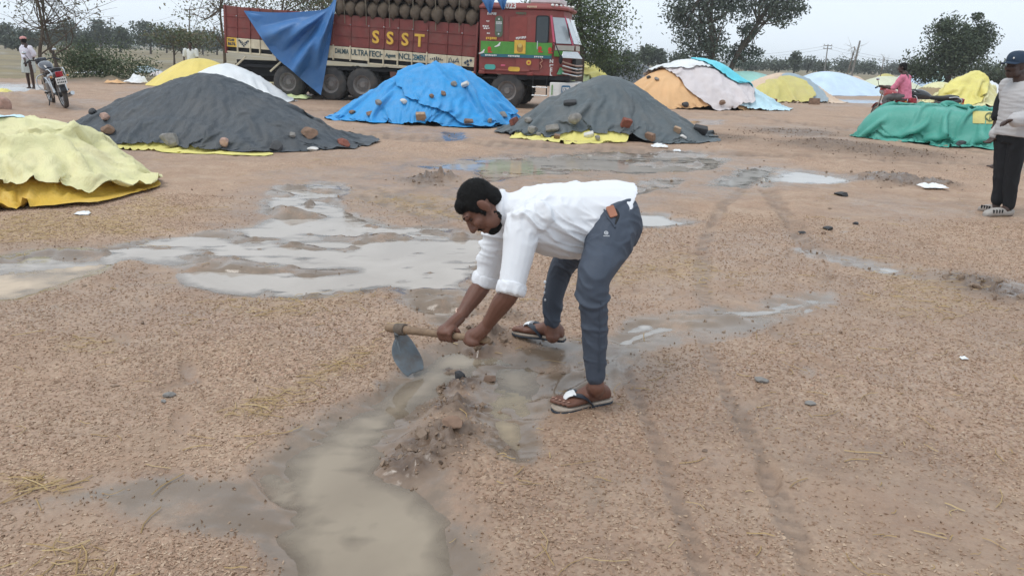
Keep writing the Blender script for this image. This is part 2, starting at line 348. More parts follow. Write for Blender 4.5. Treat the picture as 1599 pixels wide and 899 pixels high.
    for fx_, fy_, fa_2, fs_ in PRINTS:
        m = (np.abs(x - fx_) < .25) & (np.abs(y - fy_) < .25)
        if not m.any(): continue
        ca, sa = math.cos(fa_2), math.sin(fa_2); lx = (x[m] - fx_) * ca + (y[m] - fy_) * sa; ly = -(x[m] - fx_) * sa + (y[m] - fy_) * ca; d = np.sqrt((lx / .135) ** 2 + (ly / (.045 + .012 * lx / .135)) ** 2)
        h[m] += fs_ * (-.014 * sstep(1.1, .7, d) + .007 * np.exp(-((d - 1.35) / .25) ** 2)); wet[m] = np.maximum(wet[m], .6 * sstep(1.2, .6, d)); gr[m] *= 1 - .7 * sstep(1.2, .7, d)
    h += far * (.10 * fbm(x * .06, y * .2, 4) + .05)
    str_ = np.zeros(x.shape)
    for poly, soft, amt in STRAW:
        d = sdf(poly, x, y) + soft * 1.2 * fbm(x * 3, y * 3, 3); str_ = np.maximum(str_, amt * (1 - sstep(-soft, soft, d)))
    fld = sstep(27, 34, y + 8 * fbm(x * .08, y * .08, 2)) * sstep(2, -14, x + .18 * (y - 30)) + sstep(70, 95, y)
    return h, np.clip(wet, 0, 1), np.clip(gr, 0, 1), lump, str_, np.clip(fld, 0, 1), dmin
def hz(x, y):
    h = ground_fields(np.array([float(x)]), np.array([float(y)]))[0]; return float(h[0])
# rows grow with distance, so that near ground is fine and far ground coarse
ang = np.linspace(R_(52), R_(.42), 470); ys = np.concatenate([[-40, -12, -4, -1, .3, .8], EYE / np.tan(ang), [240, 300, 400, 600, 900]])
ys = np.unique(ys); us = np.linspace(-1, 1, 650); us = np.sign(us) * (np.abs(us) * .9 + .1 * np.abs(us) ** 4)
hw = 2.0 + np.abs(ys) * .86
hw[ys > 100] *= 1 + (ys[ys > 100] - 100) / 400
X = us[None, :] * hw[:, None]; Yg = np.repeat(ys[:, None], len(us), 1)
gx, gy = X.ravel(), Yg.ravel()
gh, gw, gg, gl, gs, gf, gd = ground_fields(gx, gy); gl = np.maximum(gl, ground_fields.tl)
nr, nc = X.shape
ii = (np.arange(nr - 1)[:, None] * nc + np.arange(nc - 1)[None, :]).ravel()
gfaces = np.column_stack([ii, ii + 1, ii + nc + 1, ii + nc])
def ground_mat():
    m = bpy.data.materials.new('wet_earth'); m.use_nodes = True; t = m.node_tree; N = t.nodes; L = t.links; p = N['Principled BSDF']
    def at_(n): a = N.new('ShaderNodeAttribute'); a.attribute_name = n; return a.outputs['Fac']
    def noi(s, d=5, r=.55, dist=0): n = N.new('ShaderNodeTexNoise'); n.inputs['Scale'].default_value = s; n.inputs['Detail'].default_value = d; n.inputs['Roughness'].default_value = r; n.inputs['Distortion'].default_value = dist; L.new(geo.outputs['Position'], n.inputs['Vector']); return n.outputs[0]
    def mix(f, a, b, bt='MIX'):
        q = N.new('ShaderNodeMix'); q.data_type = 'RGBA'; q.blend_type = bt
        for k, v in ((0, f), (6, a), (7, b)):
            if isinstance(v, (int, float)): q.inputs[k].default_value = v
            elif isinstance(v, tuple): q.inputs[k].default_value = v
            else: L.new(v, q.inputs[k])
        return q.outputs[2]
    def mr(v, a, b, c, d): q = N.new('ShaderNodeMapRange'); q.inputs[1].default_value = a; q.inputs[2].default_value = b; q.inputs[3].default_value = c; q.inputs[4].default_value = d; L.new(v, q.inputs[0]); return q.outputs[0]
    def mth(op, a, b):
        q = N.new('ShaderNodeMath'); q.operation = op
        for k, v in ((0, a), (1, b)):
            if isinstance(v, (int, float)): q.inputs[k].default_value = v
            else: L.new(v, q.inputs[k])
        return q.outputs[0]
    geo = N.new('ShaderNodeNewGeometry')
    wet, gr, lump, strw, fld = at_('wet'), at_('grain'), at_('lump'), at_('straw'), at_('field')
    soil = mix(mr(noi(.5, 6), .35, .65, 0, 1), (.42, .285, .200, 1), (.345, .225, .152, 1))
    soil = mix(mr(noi(2.3, 6, .6), .40, .68, 0, .8), soil, (.50, .37, .27, 1))
    soil = mix(mr(noi(14, 5, .7), .5, .75, 0, .7), soil, (.27, .18, .122, 1))
    soil = mix(mr(noi(1.1, 9, .72, 1.2), .50, .66, 0, .75), soil, (.245, .165, .112, 1)); soil = mix(mr(noi(4.2, 7, .7, .8), .54, .68, 0, .6), soil, (.30, .185, .12, 1))
    # husks and kernels trodden into the top of the soil
    v = N.new('ShaderNodeTexVoronoi'); v.inputs['Scale'].default_value = 85; L.new(geo.outputs['Position'], v.inputs['Vector'])
    rp = N.new('ShaderNodeValToRGB'); L.new(v.outputs['Color'], rp.inputs[0]); e = rp.color_ramp; e.interpolation = 'CONSTANT'
    for k, (pos, c) in enumerate([(0, (.19, .122, .082, 1)), (.22, (.43, .285, .195, 1)), (.42, (.51, .335, .24, 1)), (.58, (.29, .19, .13, 1)), (.68, (.58, .435, .31, 1)), (.80, (.43, .25, .155, 1)), (.92, (.70, .58, .45, 1))]):
        el = e.elements[k] if k < 2 else e.elements.new(pos); el.position = pos; el.color = c
    gm = mth('MULTIPLY', gr, mr(noi(5, 5, .7), .32, .62, .25, .95))
    col = mix(gm, soil, rp.outputs[0])
    col = mix(mth('MULTIPLY', strw, mr(noi(30, 4), .35, .6, 0, .8)), col, (.48, .34, .17, 1))
    fieldc = mix(mr(noi(.11, 5, .6), .4, .62, 0, 1), (.27, .215, .11, 1), (.20, .16, .10, 1)); fieldc = mix(mr(noi(.6, 5, .7), .5, .7, 0, .8), fieldc, (.12, .115, .055, 1))
    col = mix(fld, col, fieldc)
    col = mix(mth('MULTIPLY', lump, .8), col, mix(mr(noi(20, 5), .4, .6, 0, 1), (.125, .085, .06, 1), (.215, .15, .106, 1)))
    wv = mth('MINIMUM', 1.0, mth('MULTIPLY', wet, mr(noi(3.4, 7, .68), .30, .62, .55, 1.25)))
    silt = mix(mr(noi(1.7, 4), .4, .6, 0, 1), (.36, .295, .228, 1), (.285, .228, .172, 1))
    col = mix(mth('MULTIPLY', mr(wv, .62, .97, 0, .85), mth('SUBTRACT', 1.0, lump)), col, silt)
    col = mix(wv, col, mix(1.0, col, (.58, .54, .51, 1), 'MULTIPLY'))
    L.new(col, p.inputs['Base Color'])
    rg = mr(wv, .15, .9, .9, .13); L.new(mth('ADD', rg, mr(noi(60, 3), .3, .7, -.08, .10)), p.inputs['Roughness'])
    p.inputs['Specular IOR Level'].default_value = .5
    b1 = N.new('ShaderNodeBump'); L.new(mr(wv, .3, .85, .9, .06), b1.inputs['Strength']); b1.inputs['Distance'].default_value = .006
    L.new(mth('MULTIPLY', mth('SUBTRACT', 1.0, v.outputs['Distance']), mth('MULTIPLY', gm, 1.0)), b1.inputs['Height'])
    b2 = N.new('ShaderNodeBump'); L.new(mr(wv, .3, .9, .65, .10), b2.inputs['Strength']); b2.inputs['Distance'].default_value = .02; L.new(noi(24, 8, .7), b2.inputs['Height']); L.new(b1.outputs[0], b2.inputs['Normal'])
    L.new(b2.outputs[0], p.inputs['Normal'])
    return m
ground = mesh_np('ground', np.column_stack([gx, gy, gh]), gfaces, ground_mat(), attrs={'wet': gw, 'grain': gg, 'lump': gl, 'straw': gs, 'field': gf})
tag(ground, kind='structure')
GB = BVHTree.FromPolygons([Vector(v) for v in np.column_stack([gx, gy, gh])[:1]] + [], []) if False else None
def water_mat(name, c1, c2, clear=.020):
    m = bpy.data.materials.new(name); m.use_nodes = True; t = m.node_tree; N = t.nodes; L = t.links; N.remove(N['Principled BSDF'])
    g = N.new('ShaderNodeNewGeometry')
    def noi(s_, d_=6, dist=.6): n = N.new('ShaderNodeTexNoise'); n.inputs['Scale'].default_value = s_; n.inputs['Detail'].default_value = d_; n.inputs['Distortion'].default_value = dist; L.new(g.outputs['Position'], n.inputs['Vector']); return n.outputs[0]
    def mr(v, a_, b_, c_, d_): q = N.new('ShaderNodeMapRange'); q.inputs[1].default_value = a_; q.inputs[2].default_value = b_; q.inputs[3].default_value = c_; q.inputs[4].default_value = d_; L.new(v, q.inputs[0]); return q.outputs[0]
    q = N.new('ShaderNodeMix'); q.data_type = 'RGBA'; L.new(mr(noi(1.6), .36, .64, 0, 1), q.inputs[0]); q.inputs[6].default_value = c1; q.inputs[7].default_value = c2
    df = N.new('ShaderNodeBsdfDiffuse'); L.new(q.outputs[2], df.inputs[0]); tr = N.new('ShaderNodeBsdfTransparent'); gl = N.new('ShaderNodeBsdfGlossy'); gl.inputs['Roughness'].default_value = .04
    at_ = N.new('ShaderNodeAttribute'); at_.attribute_name = 'depth'
    ad = N.new('ShaderNodeMath'); ad.operation = 'ADD'; L.new(at_.outputs['Fac'], ad.inputs[0]); L.new(mr(noi(7, 5), .3, .7, -.006, .006), ad.inputs[1])
    mk = N.new('ShaderNodeMixShader'); L.new(mr(ad.outputs[0], -.002, clear, .30, .97), mk.inputs[0]); L.new(tr.outputs[0], mk.inputs[1]); L.new(df.outputs[0], mk.inputs[2])
    b_ = N.new('ShaderNodeBump'); b_.inputs['Strength'].default_value = .10; b_.inputs['Distance'].default_value = .01; L.new(noi(9, 3, 0), b_.inputs['Height']); L.new(b_.outputs[0], gl.inputs['Normal'])
    fr = N.new('ShaderNodeFresnel'); fr.inputs['IOR'].default_value = 1.33; L.new(b_.outputs[0], fr.inputs['Normal']); ms = N.new('ShaderNodeMixShader'); L.new(fr.outputs[0], ms.inputs[0]); L.new(mk.outputs[0], ms.inputs[1]); L.new(gl.outputs[0], ms.inputs[2]); L.new(ms.outputs[0], N['Material Output'].inputs[0])
    return m
MW = water_mat('murky_water', (.335, .275, .205, 1), (.275, .222, .165, 1), .026); MW2 = water_mat('sandy_water', (.56, .42, .28, 1), (.50, .37, .245, 1)); MW3 = water_mat('brown_water', (.40, .32, .21, 1), (.37, .28, .18, 1)); MW5 = water_mat('pond_water', (.46, .405, .355, 1), (.385, .335, .29, 1), .018); MW4 = water_mat('pale_water', (.52, .49, .46, 1), (.46, .43, .40, 1))  # pond_water and pale_water have the sky's reflection painted in as a paler murk
for k, (nm, (poly, dep, strk)) in enumerate(PUD.items()):
    sz = 1.0 + .06 * max(0, poly[:, 1].mean() - 4); st_ = .03 * sz; x0, x1, y0, y1 = poly[:, 0].min() - .2 * sz, poly[:, 0].max() + .2 * sz, poly[:, 1].min() - .2 * sz, poly[:, 1].max() + .2 * sz
    nx_, ny_ = max(6, min(190, int((x1 - x0) / st_))), max(6, min(190, int((y1 - y0) / st_))); px_, py_ = np.meshgrid(np.linspace(x0, x1, nx_), np.linspace(y0, y1, ny_), indexing='ij'); fx_, fy_ = px_.ravel(), py_.ravel()
    hg = ground_fields(fx_, fy_)[0]; near = sdf(poly, fx_, fy_) < .14 * sz
    idx = np.arange(nx_ * ny_).reshape(nx_, ny_); fq = np.stack([idx[:-1, :-1], idx[1:, :-1], idx[1:, 1:], idx[:-1, 1:]], -1).reshape(-1, 4); fq = fq[near[fq].all(1) & (hg[fq].min(1) < WL + .004)]
    if not len(fq): continue
    us_, inv = np.unique(fq, return_inverse=True)
    o = mesh_np('puddle', np.column_stack([fx_[us_], fy_[us_], np.full(len(us_), WL - .0006 * k)]), inv.reshape(-1, 4), {'pond': MW5, 'rear': MW5, 'stream': MW4, 'grit': MW2, 'strip': MW3, 'bright': MW4, 'sliver': MW4, 'heel': MW4, 'rut': MW4, 'edge': MW4, 'field': MW4, 'lane': MW4}.get(nm, MW), attrs={'depth': WL - hg[us_]}); tag(o, kind='structure')
# ---- loose kernels, husks and clods on the near ground
def height_at(x, y): return ground_fields(x, y)[0]
def scatter(n, ymin, ymax, pw=1.0):
    """points spread over the ground the place shows, denser towards the near end"""
    t = rng.random(n) ** pw; y = ymin + (ymax - ymin) * t; x = (rng.random(n) * 2 - 1) * (.35 + .74 * y); return x, y
def rotm(n):
    q = rng.normal(size=(n, 4)); q /= np.linalg.norm(q, axis=1)[:, None]; a, b, c, d = q.T
    return np.stack([np.stack([1 - 2 * (c * c + d * d), 2 * (b * c - a * d), 2 * (b * d + a * c)], -1), np.stack([2 * (b * c + a * d), 1 - 2 * (b * b + d * d), 2 * (c * d - a * b)], -1), np.stack([2 * (b * d - a * c), 2 * (c * d + a * b), 1 - 2 * (b * b + c * c)], -1)], -2)
OCT = np.array([(1, 0, 0), (0, 1, 0), (-1, 0, 0), (0, -1, 0), (0, 0, 1), (0, 0, -1)], float); OCF = np.array([(0, 1, 4), (1, 2, 4), (2, 3, 4), (3, 0, 4), (1, 0, 5), (2, 1, 5), (3, 2, 5), (0, 3, 5)])
def bits(name, x, y, z, size, flat, mat_, tilt=.5, lift=.25, wet=None):
    n = len(x); b = OCT[None] * size[:, None, None] * np.asarray(flat)[None, None, :] * (1 + .35 * rng.normal(size=(n, 6, 1)).clip(-1, 1))
    R = rotm(n); az = rng.random(n) * 2 * math.pi; c, s = np.cos(az), np.sin(az); Z = np.zeros(n); Rz = np.stack([np.stack([c, -s, Z], -1), np.stack([s, c, Z], -1), np.stack([Z, Z, Z + 1], -1)], -2)
    pick = (rng.random(n) < tilt)[:, None, None]; R = np.where(pick, R, Rz)
    v = np.einsum('nij,nkj->nki', R, b) + np.stack([x, y, z + size * lift], -1)[:, None, :]
    f = (OCF[None] + 6 * np.arange(n)[:, None, None]).reshape(-1, 3)
    return mesh_np(name, v.reshape(-1, 3), f, mat_, smooth=False, attrs=None if wet is None else {'wet': np.repeat(wet, 6)})
def island_mat(name, cols, rough=.7, spec=.35, damp=False):
    m = bpy.data.materials.new(name); m.use_nodes = True; N = m.node_tree.nodes; L = m.node_tree.links; p = N['Principled BSDF']; p.inputs['Roughness'].default_value = rough; p.inputs['Specular IOR Level'].default_value = spec
    g = N.new('ShaderNodeNewGeometry'); r = N.new('ShaderNodeValToRGB'); L.new(g.outputs['Random Per Island'], r.inputs[0]); L.new(r.outputs[0], p.inputs['Base Color'])
    if damp:
        a = N.new('ShaderNodeAttribute'); a.attribute_name = 'wet'; q = N.new('ShaderNodeMix'); q.data_type = 'RGBA'; q.blend_type = 'MULTIPLY'; L.new(a.outputs['Fac'], q.inputs[0]); L.new(r.outputs[0], q.inputs[6]); q.inputs[7].default_value = (.62, .58, .55, 1); L.new(q.outputs[2], p.inputs['Base Color'])
    for k, c in enumerate(cols):
        e = r.color_ramp.elements[k] if k < 2 else r.color_ramp.elements.new(.5); e.position = k / (len(cols) - 1); e.color = tuple(c) + (1,)
    return m
x, y = scatter(215000, 1.5, 8.0, 1.4); h, wv, gv, lv, sv, fv, dv = ground_fields(x, y)
k = (rng.random(len(x)) < np.minimum(1, gv * 1.35 + .12 * (gv > .3)) * (1 - .93 * np.clip(wv * 1.25 - .2, 0, 1))) & (h > WL + .004)
x, y, h, wk = x[k], y[k], h[k], wv[k]
tag(bits('scattered_kernels', x, y, h, (.0032 + .0032 * rng.random(len(x))) * (1 + .05 * y), (1.35, .75, .42), island_mat('kernels', [(.27, .175, .118), (.46, .305, .21), (.36, .235, .16), (.57, .425, .305), (.46, .285, .185), (.70, .585, .45), (.31, .20, .135)], .6, damp=True), wet=wk), 'pale and reddish loose kernels and husks trodden over the wet earth', 'grain', kind='stuff')
x, y = scatter(36000, 1.5, 20, 1.0); h, wv, gv, lv, sv, fv, dv = ground_fields(x, y)
k = (rng.random(len(x)) < .008 + lv * 1.0 + .10 * np.exp(-(dv / .10) ** 2)) & (h > WL - .006)
x, y, h = x[k], y[k], h[k]
tag(bits('mud_crumbs', x, y, h, np.minimum(.026, (.005 + .011 * rng.random(len(x)) ** 3) * (1 + .05 * y)), (1.1, .85, .6), island_mat('mud_crumb', [(.15, .10, .07), (.24, .165, .115), (.19, .13, .09), (.28, .20, .14)], .5)), 'dark crumbs of dug mud strewn over the wet earth', 'mud', kind='stuff')
bmc = bmesh.new(); bmesh.ops.create_icosphere(bmc, subdivisions=2, radius=1.0); ICV = np.array([v_.co[:] for v_ in bmc.verts]); ICF = np.array([[v_.index for v_ in f_.verts] for f_ in bmc.faces]); bmc.free()
x, y = scatter(60000, 2.0, 12, 1.0); h, wv, gv, lv, sv, fv, dv = ground_fields(x, y); k = rng.random(len(x)) < np.clip(lv - .5, 0, 1) * .22
x, y, h = x[k], y[k], h[k]; n = len(x); R = rotm(n); sz_ = .010 + .026 * rng.random(n) ** 2.5
b = ICV[None] * (1 + .30 * rng.normal(size=(n, len(ICV), 1)).clip(-1.3, 1.3) * .6) * np.array([1.25, .95, .65]) ; v = np.einsum('nij,nkj->nki', R, b * sz_[:, None, None]) + np.stack([x, y, h + sz_ * .1], -1)[:, None]
tag(mesh_np('mud_clods', v.reshape(-1, 3), (ICF[None] + len(ICV) * np.arange(n)[:, None, None]).reshape(-1, 3), island_mat('mud_clod', [(.11, .075, .053), (.18, .125, .088), (.145, .098, .068), (.22, .155, .11)], .55), smooth=False), 'small dark clods heaped along the dug mud', 'mud', kind='stuff')
# straw: bent thin stalks
x, y = scatter(34000, 1.5, 12, 1.1); h, wv, gv, lv, sv, fv, dv = ground_fields(x, y)
k = rng.random(len(x)) < sv * .95 + .02 * (h > WL)
x, y, h = x[k], y[k], np.maximum(h[k], WL); n = len(x); ln = .03 + .13 * rng.random(n) ** 2; az = rng.normal(.25, .8, n); wd = .0013 + .0012 * rng.random(n)
T = np.linspace(-.5, .5, 4)[None, :]; bend = rng.normal(0, .12, n)[:, None]
cx = x[:, None] + np.cos(az)[:, None] * T * ln[:, None] - np.sin(az)[:, None] * bend * ln[:, None] * (1 - 4 * T * T); cy = y[:, None] + np.sin(az)[:, None] * T * ln[:, None] + np.cos(az)[:, None] * bend * ln[:, None] * (1 - 4 * T * T)
cz = h[:, None] + .004 + .006 * rng.random((n, 4))
ox = -np.sin(az)[:, None] * wd[:, None]; oy = np.cos(az)[:, None] * wd[:, None]
v = np.stack([np.stack([cx - ox, cy - oy, cz], -1), np.stack([cx, cy, cz + wd[:, None] * 1.2], -1), np.stack([cx + ox, cy + oy, cz], -1)], 2).reshape(-1, 3)
b0 = (12 * np.arange(n))[:, None]; f = np.concatenate([b0 + np.array([3 * j + a, 3 * j + a + 1, 3 * j + a + 4, 3 * j + a + 3])[None] for j in range(3) for a in range(2)])
tag(mesh_np('loose_straw', v, f, island_mat('straw', [(.50, .37, .19), (.40, .27, .12), (.60, .47, .28), (.33, .22, .10)], .6), smooth=False), 'yellow straw stalks strewn loosely over the ground', 'straw', kind='stuff')
# ================================================================== GRAIN HEAPS UNDER SHEETS, AND THE STONES THAT HOLD THEM DOWN
def tarp(name, c, rough=.5, dirt=(.40, .30, .22, 1), da=.12, spec=.4, tr=0.0, br=.3): return mat(name, c, rough, spec, .10, 1.2, bump=.25, bscale=90, dirt=dirt, dirt_amt=da, dscale=1.6, wrink=br, bdist=.012)
T_BLACK = tarp('charcoal_sheet', (.062, .073, .085), .55, (.17, .15, .13, 1), .16); T_BLACK2 = tarp('slate_sheet', (.095, .115, .125), .55, (.2, .18, .16, 1), .2)
T_BLUE = tarp('bright_blue_sheet', (.03, .30, .66), .45, da=.06); T_CREAM = tarp('cream_sheet', (.70, .66, .36), .55, (.60, .50, .33, 1), .25); T_MUST = tarp('mustard_sheet', (.66, .42, .06), .5, da=.1)
T_LIME = tarp('lime_sheet', (.58, .66, .33), .5, da=.1); T_YEL = tarp('yellow_sheet', (.74, .66, .20), .5, da=.1); T_WHITE = tarp('white_sheet', (.74, .76, .77), .55, (.55, .48, .42, 1), .1)
T_PINKW = tarp('pale_pink_sheet', (.66, .60, .60), .55, (.5, .42, .36, 1), .12); T_CYAN = tarp('cyan_sheet', (.13, .63, .75), .45, da=.04); T_PCYAN = tarp('pale_cyan_sheet', (.52, .71, .78), .5, da=.05); T_ORANGE = tarp('orange_sheet', (.72, .43, .21), .6, (.7, .5, .3, 1), .1)
T_GREEN = tarp('green_sheet', (.075, .34, .27), .45, (.16, .42, .35, 1), .3); T_SEA = tarp('seafoam_sheet', (.36, .68, .60), .5, da=.05); T_TAN = tarp('tan_sheet', (.66, .50, .37), .6, da=.1); T_OLIVE = tarp('olive_yellow_sheet', (.58, .51, .17), .5, da=.15)
T_LBLUE = tarp('pale_blue_sheet', (.55, .68, .82), .5, da=.05); T_GREYB = tarp('grey_blue_sheet', (.30, .38, .43), .5, da=.1); T_MINT = tarp('mint_sheet', (.50, .72, .68), .5, da=.05); T_DGREY = tarp('dark_grey_sheet', (.10, .11, .125), .5, da=.08)
HEAPS = {}
class Heap:
    def __init__(s, L, R, b, apex=None, H=None, e=.35, q=1.0, flat=0.0, seed=0, fold=.06, K=3.2, off=(0, 0), lobes=(), back=None, crumple=.03, hem=.06, sup=2.0):
        s.L = G(*L); s.R = G(*R); d = s.R - s.L; s.a = d.length / 2; s.u = d.normalized(); s.v = Vector((-s.u.y, s.u.x, 0)); s.c = (s.L + s.R) / 2; s.b = b; s.bk = back or b
        s.e, s.q, s.flat, s.seed, s.fold, s.K, s.lobes, s.crumple, s.hem, s.sup = e, q, flat, seed, fold, K, lobes, crumple, hem, sup
        if apex:
            ap = P(apex[0], apex[1], s.c.y + off[1] * b); s.H = ap.z; s.off = ((ap - s.c).dot(s.u) / s.a, off[1])
        else: s.H = H; s.off = off
    def pt(s, rho, th, lift=0.0):
        cs, sn = np.cos(th), np.sin(th); sd = s.seed * 3.7
        rr = 1 / (np.abs(cs) ** s.sup + np.abs(sn) ** s.sup) ** (1 / s.sup)
        hr = rr * (1 + s.hem * fbm(cs * 2.6 + sd, sn * 2.6 + sd, 3) + s.hem * .5 * fbm(cs * 9 + sd, sn * 9, 2))
        k = np.clip(1 - rho, 0, 1)
        lx = rho * hr * cs + k * s.off[0]; ly = rho * hr * sn + k * s.off[1]
        X = lx * s.a; Y = np.where(ly < 0, ly * s.b, ly * s.bk)
        if s.flat: f = (1 - np.clip(rho, 0, 1) ** s.flat) ** (1 / 1.6)
        else: e = s.e; f = np.clip((math.sqrt(1 + e * e) - np.sqrt(rho * rho + e * e)) / (math.sqrt(1 + e * e) - e), 0, 1) ** s.q
        z = s.H * f
        for dx, dy, r, hh in s.lobes: z = z + hh * np.exp(-(((X / s.a - dx) * s.a) ** 2 + (Y - dy * s.b) ** 2) / r ** 2) * sstep(1, .8, rho)
        w1 = fbm(cs * s.K + rho * .35 + sd, sn * s.K - rho * .25 + sd, 3); ridge = 1 - np.abs(w1) * 2.6
        w2 = fbm(cs * s.K * 3.1 + rho * .8 + sd, sn * s.K * 3.1 + sd + rho, 2); ridge2 = 1 - np.abs(w2) * 2.4
        env = np.clip(rho, 0, 1) ** 1.1 * sstep(1.03, .82, rho)
        z = z + s.fold * s.H ** .4 * env * (ridge * .75 + ridge2 * .30 - .35)
        cr_ = np.abs(fbm(X * 2.6 + sd, Y * 2.6, 3)); z = z + s.crumple * sstep(.62, .95, rho) * (cr_ * 2.2) * sstep(1.1, .98, rho) + .012 * fbm(X * 1.6, Y * 1.6 + sd, 3)
        z = np.maximum(z, .012) + lift
        z = z + .012 * sstep(.9, 1, rho)
        P_ = np.stack([s.c.x + s.u.x * X + s.v.x * Y, s.c.y + s.u.y * X + s.v.y * Y, z], -1)
        return P_
    def sheet(s, name, m, parent=None, r0=0.0, r1=1.0, t0=0.0, t1=360.0, lift=0.0, nr=46, nt=200, rag=.0, droop=True):
        full = (t1 - t0) >= 359.9
        T = np.radians(np.linspace(t0, t1, nt, endpoint=not full)); rr = np.linspace(0, 1, nr)
        rg = rag * fbm(np.cos(T) * 3 + 5 + s.seed, np.sin(T) * 3 + 2, 3) + rag * .4 * fbm(np.cos(T) * 11, np.sin(T) * 11, 2)
        Rr = r0 + (r1 * (1 + rg)[None, :] - r0) * rr[:, None]
        Tt = np.repeat(T[None, :], nr, 0)
        if rag and not full:
            wob = np.radians(14) * fbm(Rr * 3 + s.seed, Rr * 0 + 2.2, 3); ed = np.linspace(-1, 1, nt)[None, :]; Tt = Tt + wob * np.abs(ed) ** 3
        v = s.pt(Rr, Tt, lift)
        if droop and lift:   # the outer lip settles onto what lies below
            v[-1, :, 2] -= lift * .8
        idx = np.arange(nr * nt).reshape(nr, nt); A = idx[:-1]; B = idx[1:]
        if full: f = np.stack([A, np.roll(A, -1, 1), np.roll(B, -1, 1), B], -1).reshape(-1, 4)
        else: f = np.stack([A[:, :-1], A[:, 1:], B[:, 1:], B[:, :-1]], -1).reshape(-1, 4)
        o = mesh_np(name, v.reshape(-1, 3), f[:, ::-1] if False else f, m, parent)
        vs = [Vector(p) for p in v.reshape(-1, 3)]; HEAPS.setdefault(s, []).append(BVHTree.FromPolygons(vs, [tuple(q) for q in f.tolist()]))
        return o
    def hit(s, px, py):
        d = ray(px, py); best = None
        for t in HEAPS[s]:
            h = t.ray_cast(EYEV, d)
            if h[0] is not None and (best is None or h[3] < best[1]): best = (h[0], h[3], h[1])
        return best
def heapthing(label, cat, h, sheets):
    """a heap is an Empty at its foot; its sheets are its parts"""
    t = empty('covered_heap', (h.c.x, h.c.y, 0)); tag(t, label, cat, 'grain heaps under plastic sheets')
    mi = Matrix.Translation((-h.c.x, -h.c.y, 0))
    for nm, m, lab, kw in sheets:
        o = h.sheet(nm, m, t, **kw); o.data.transform(mi)
        if lab: o['label'] = lab
    return t
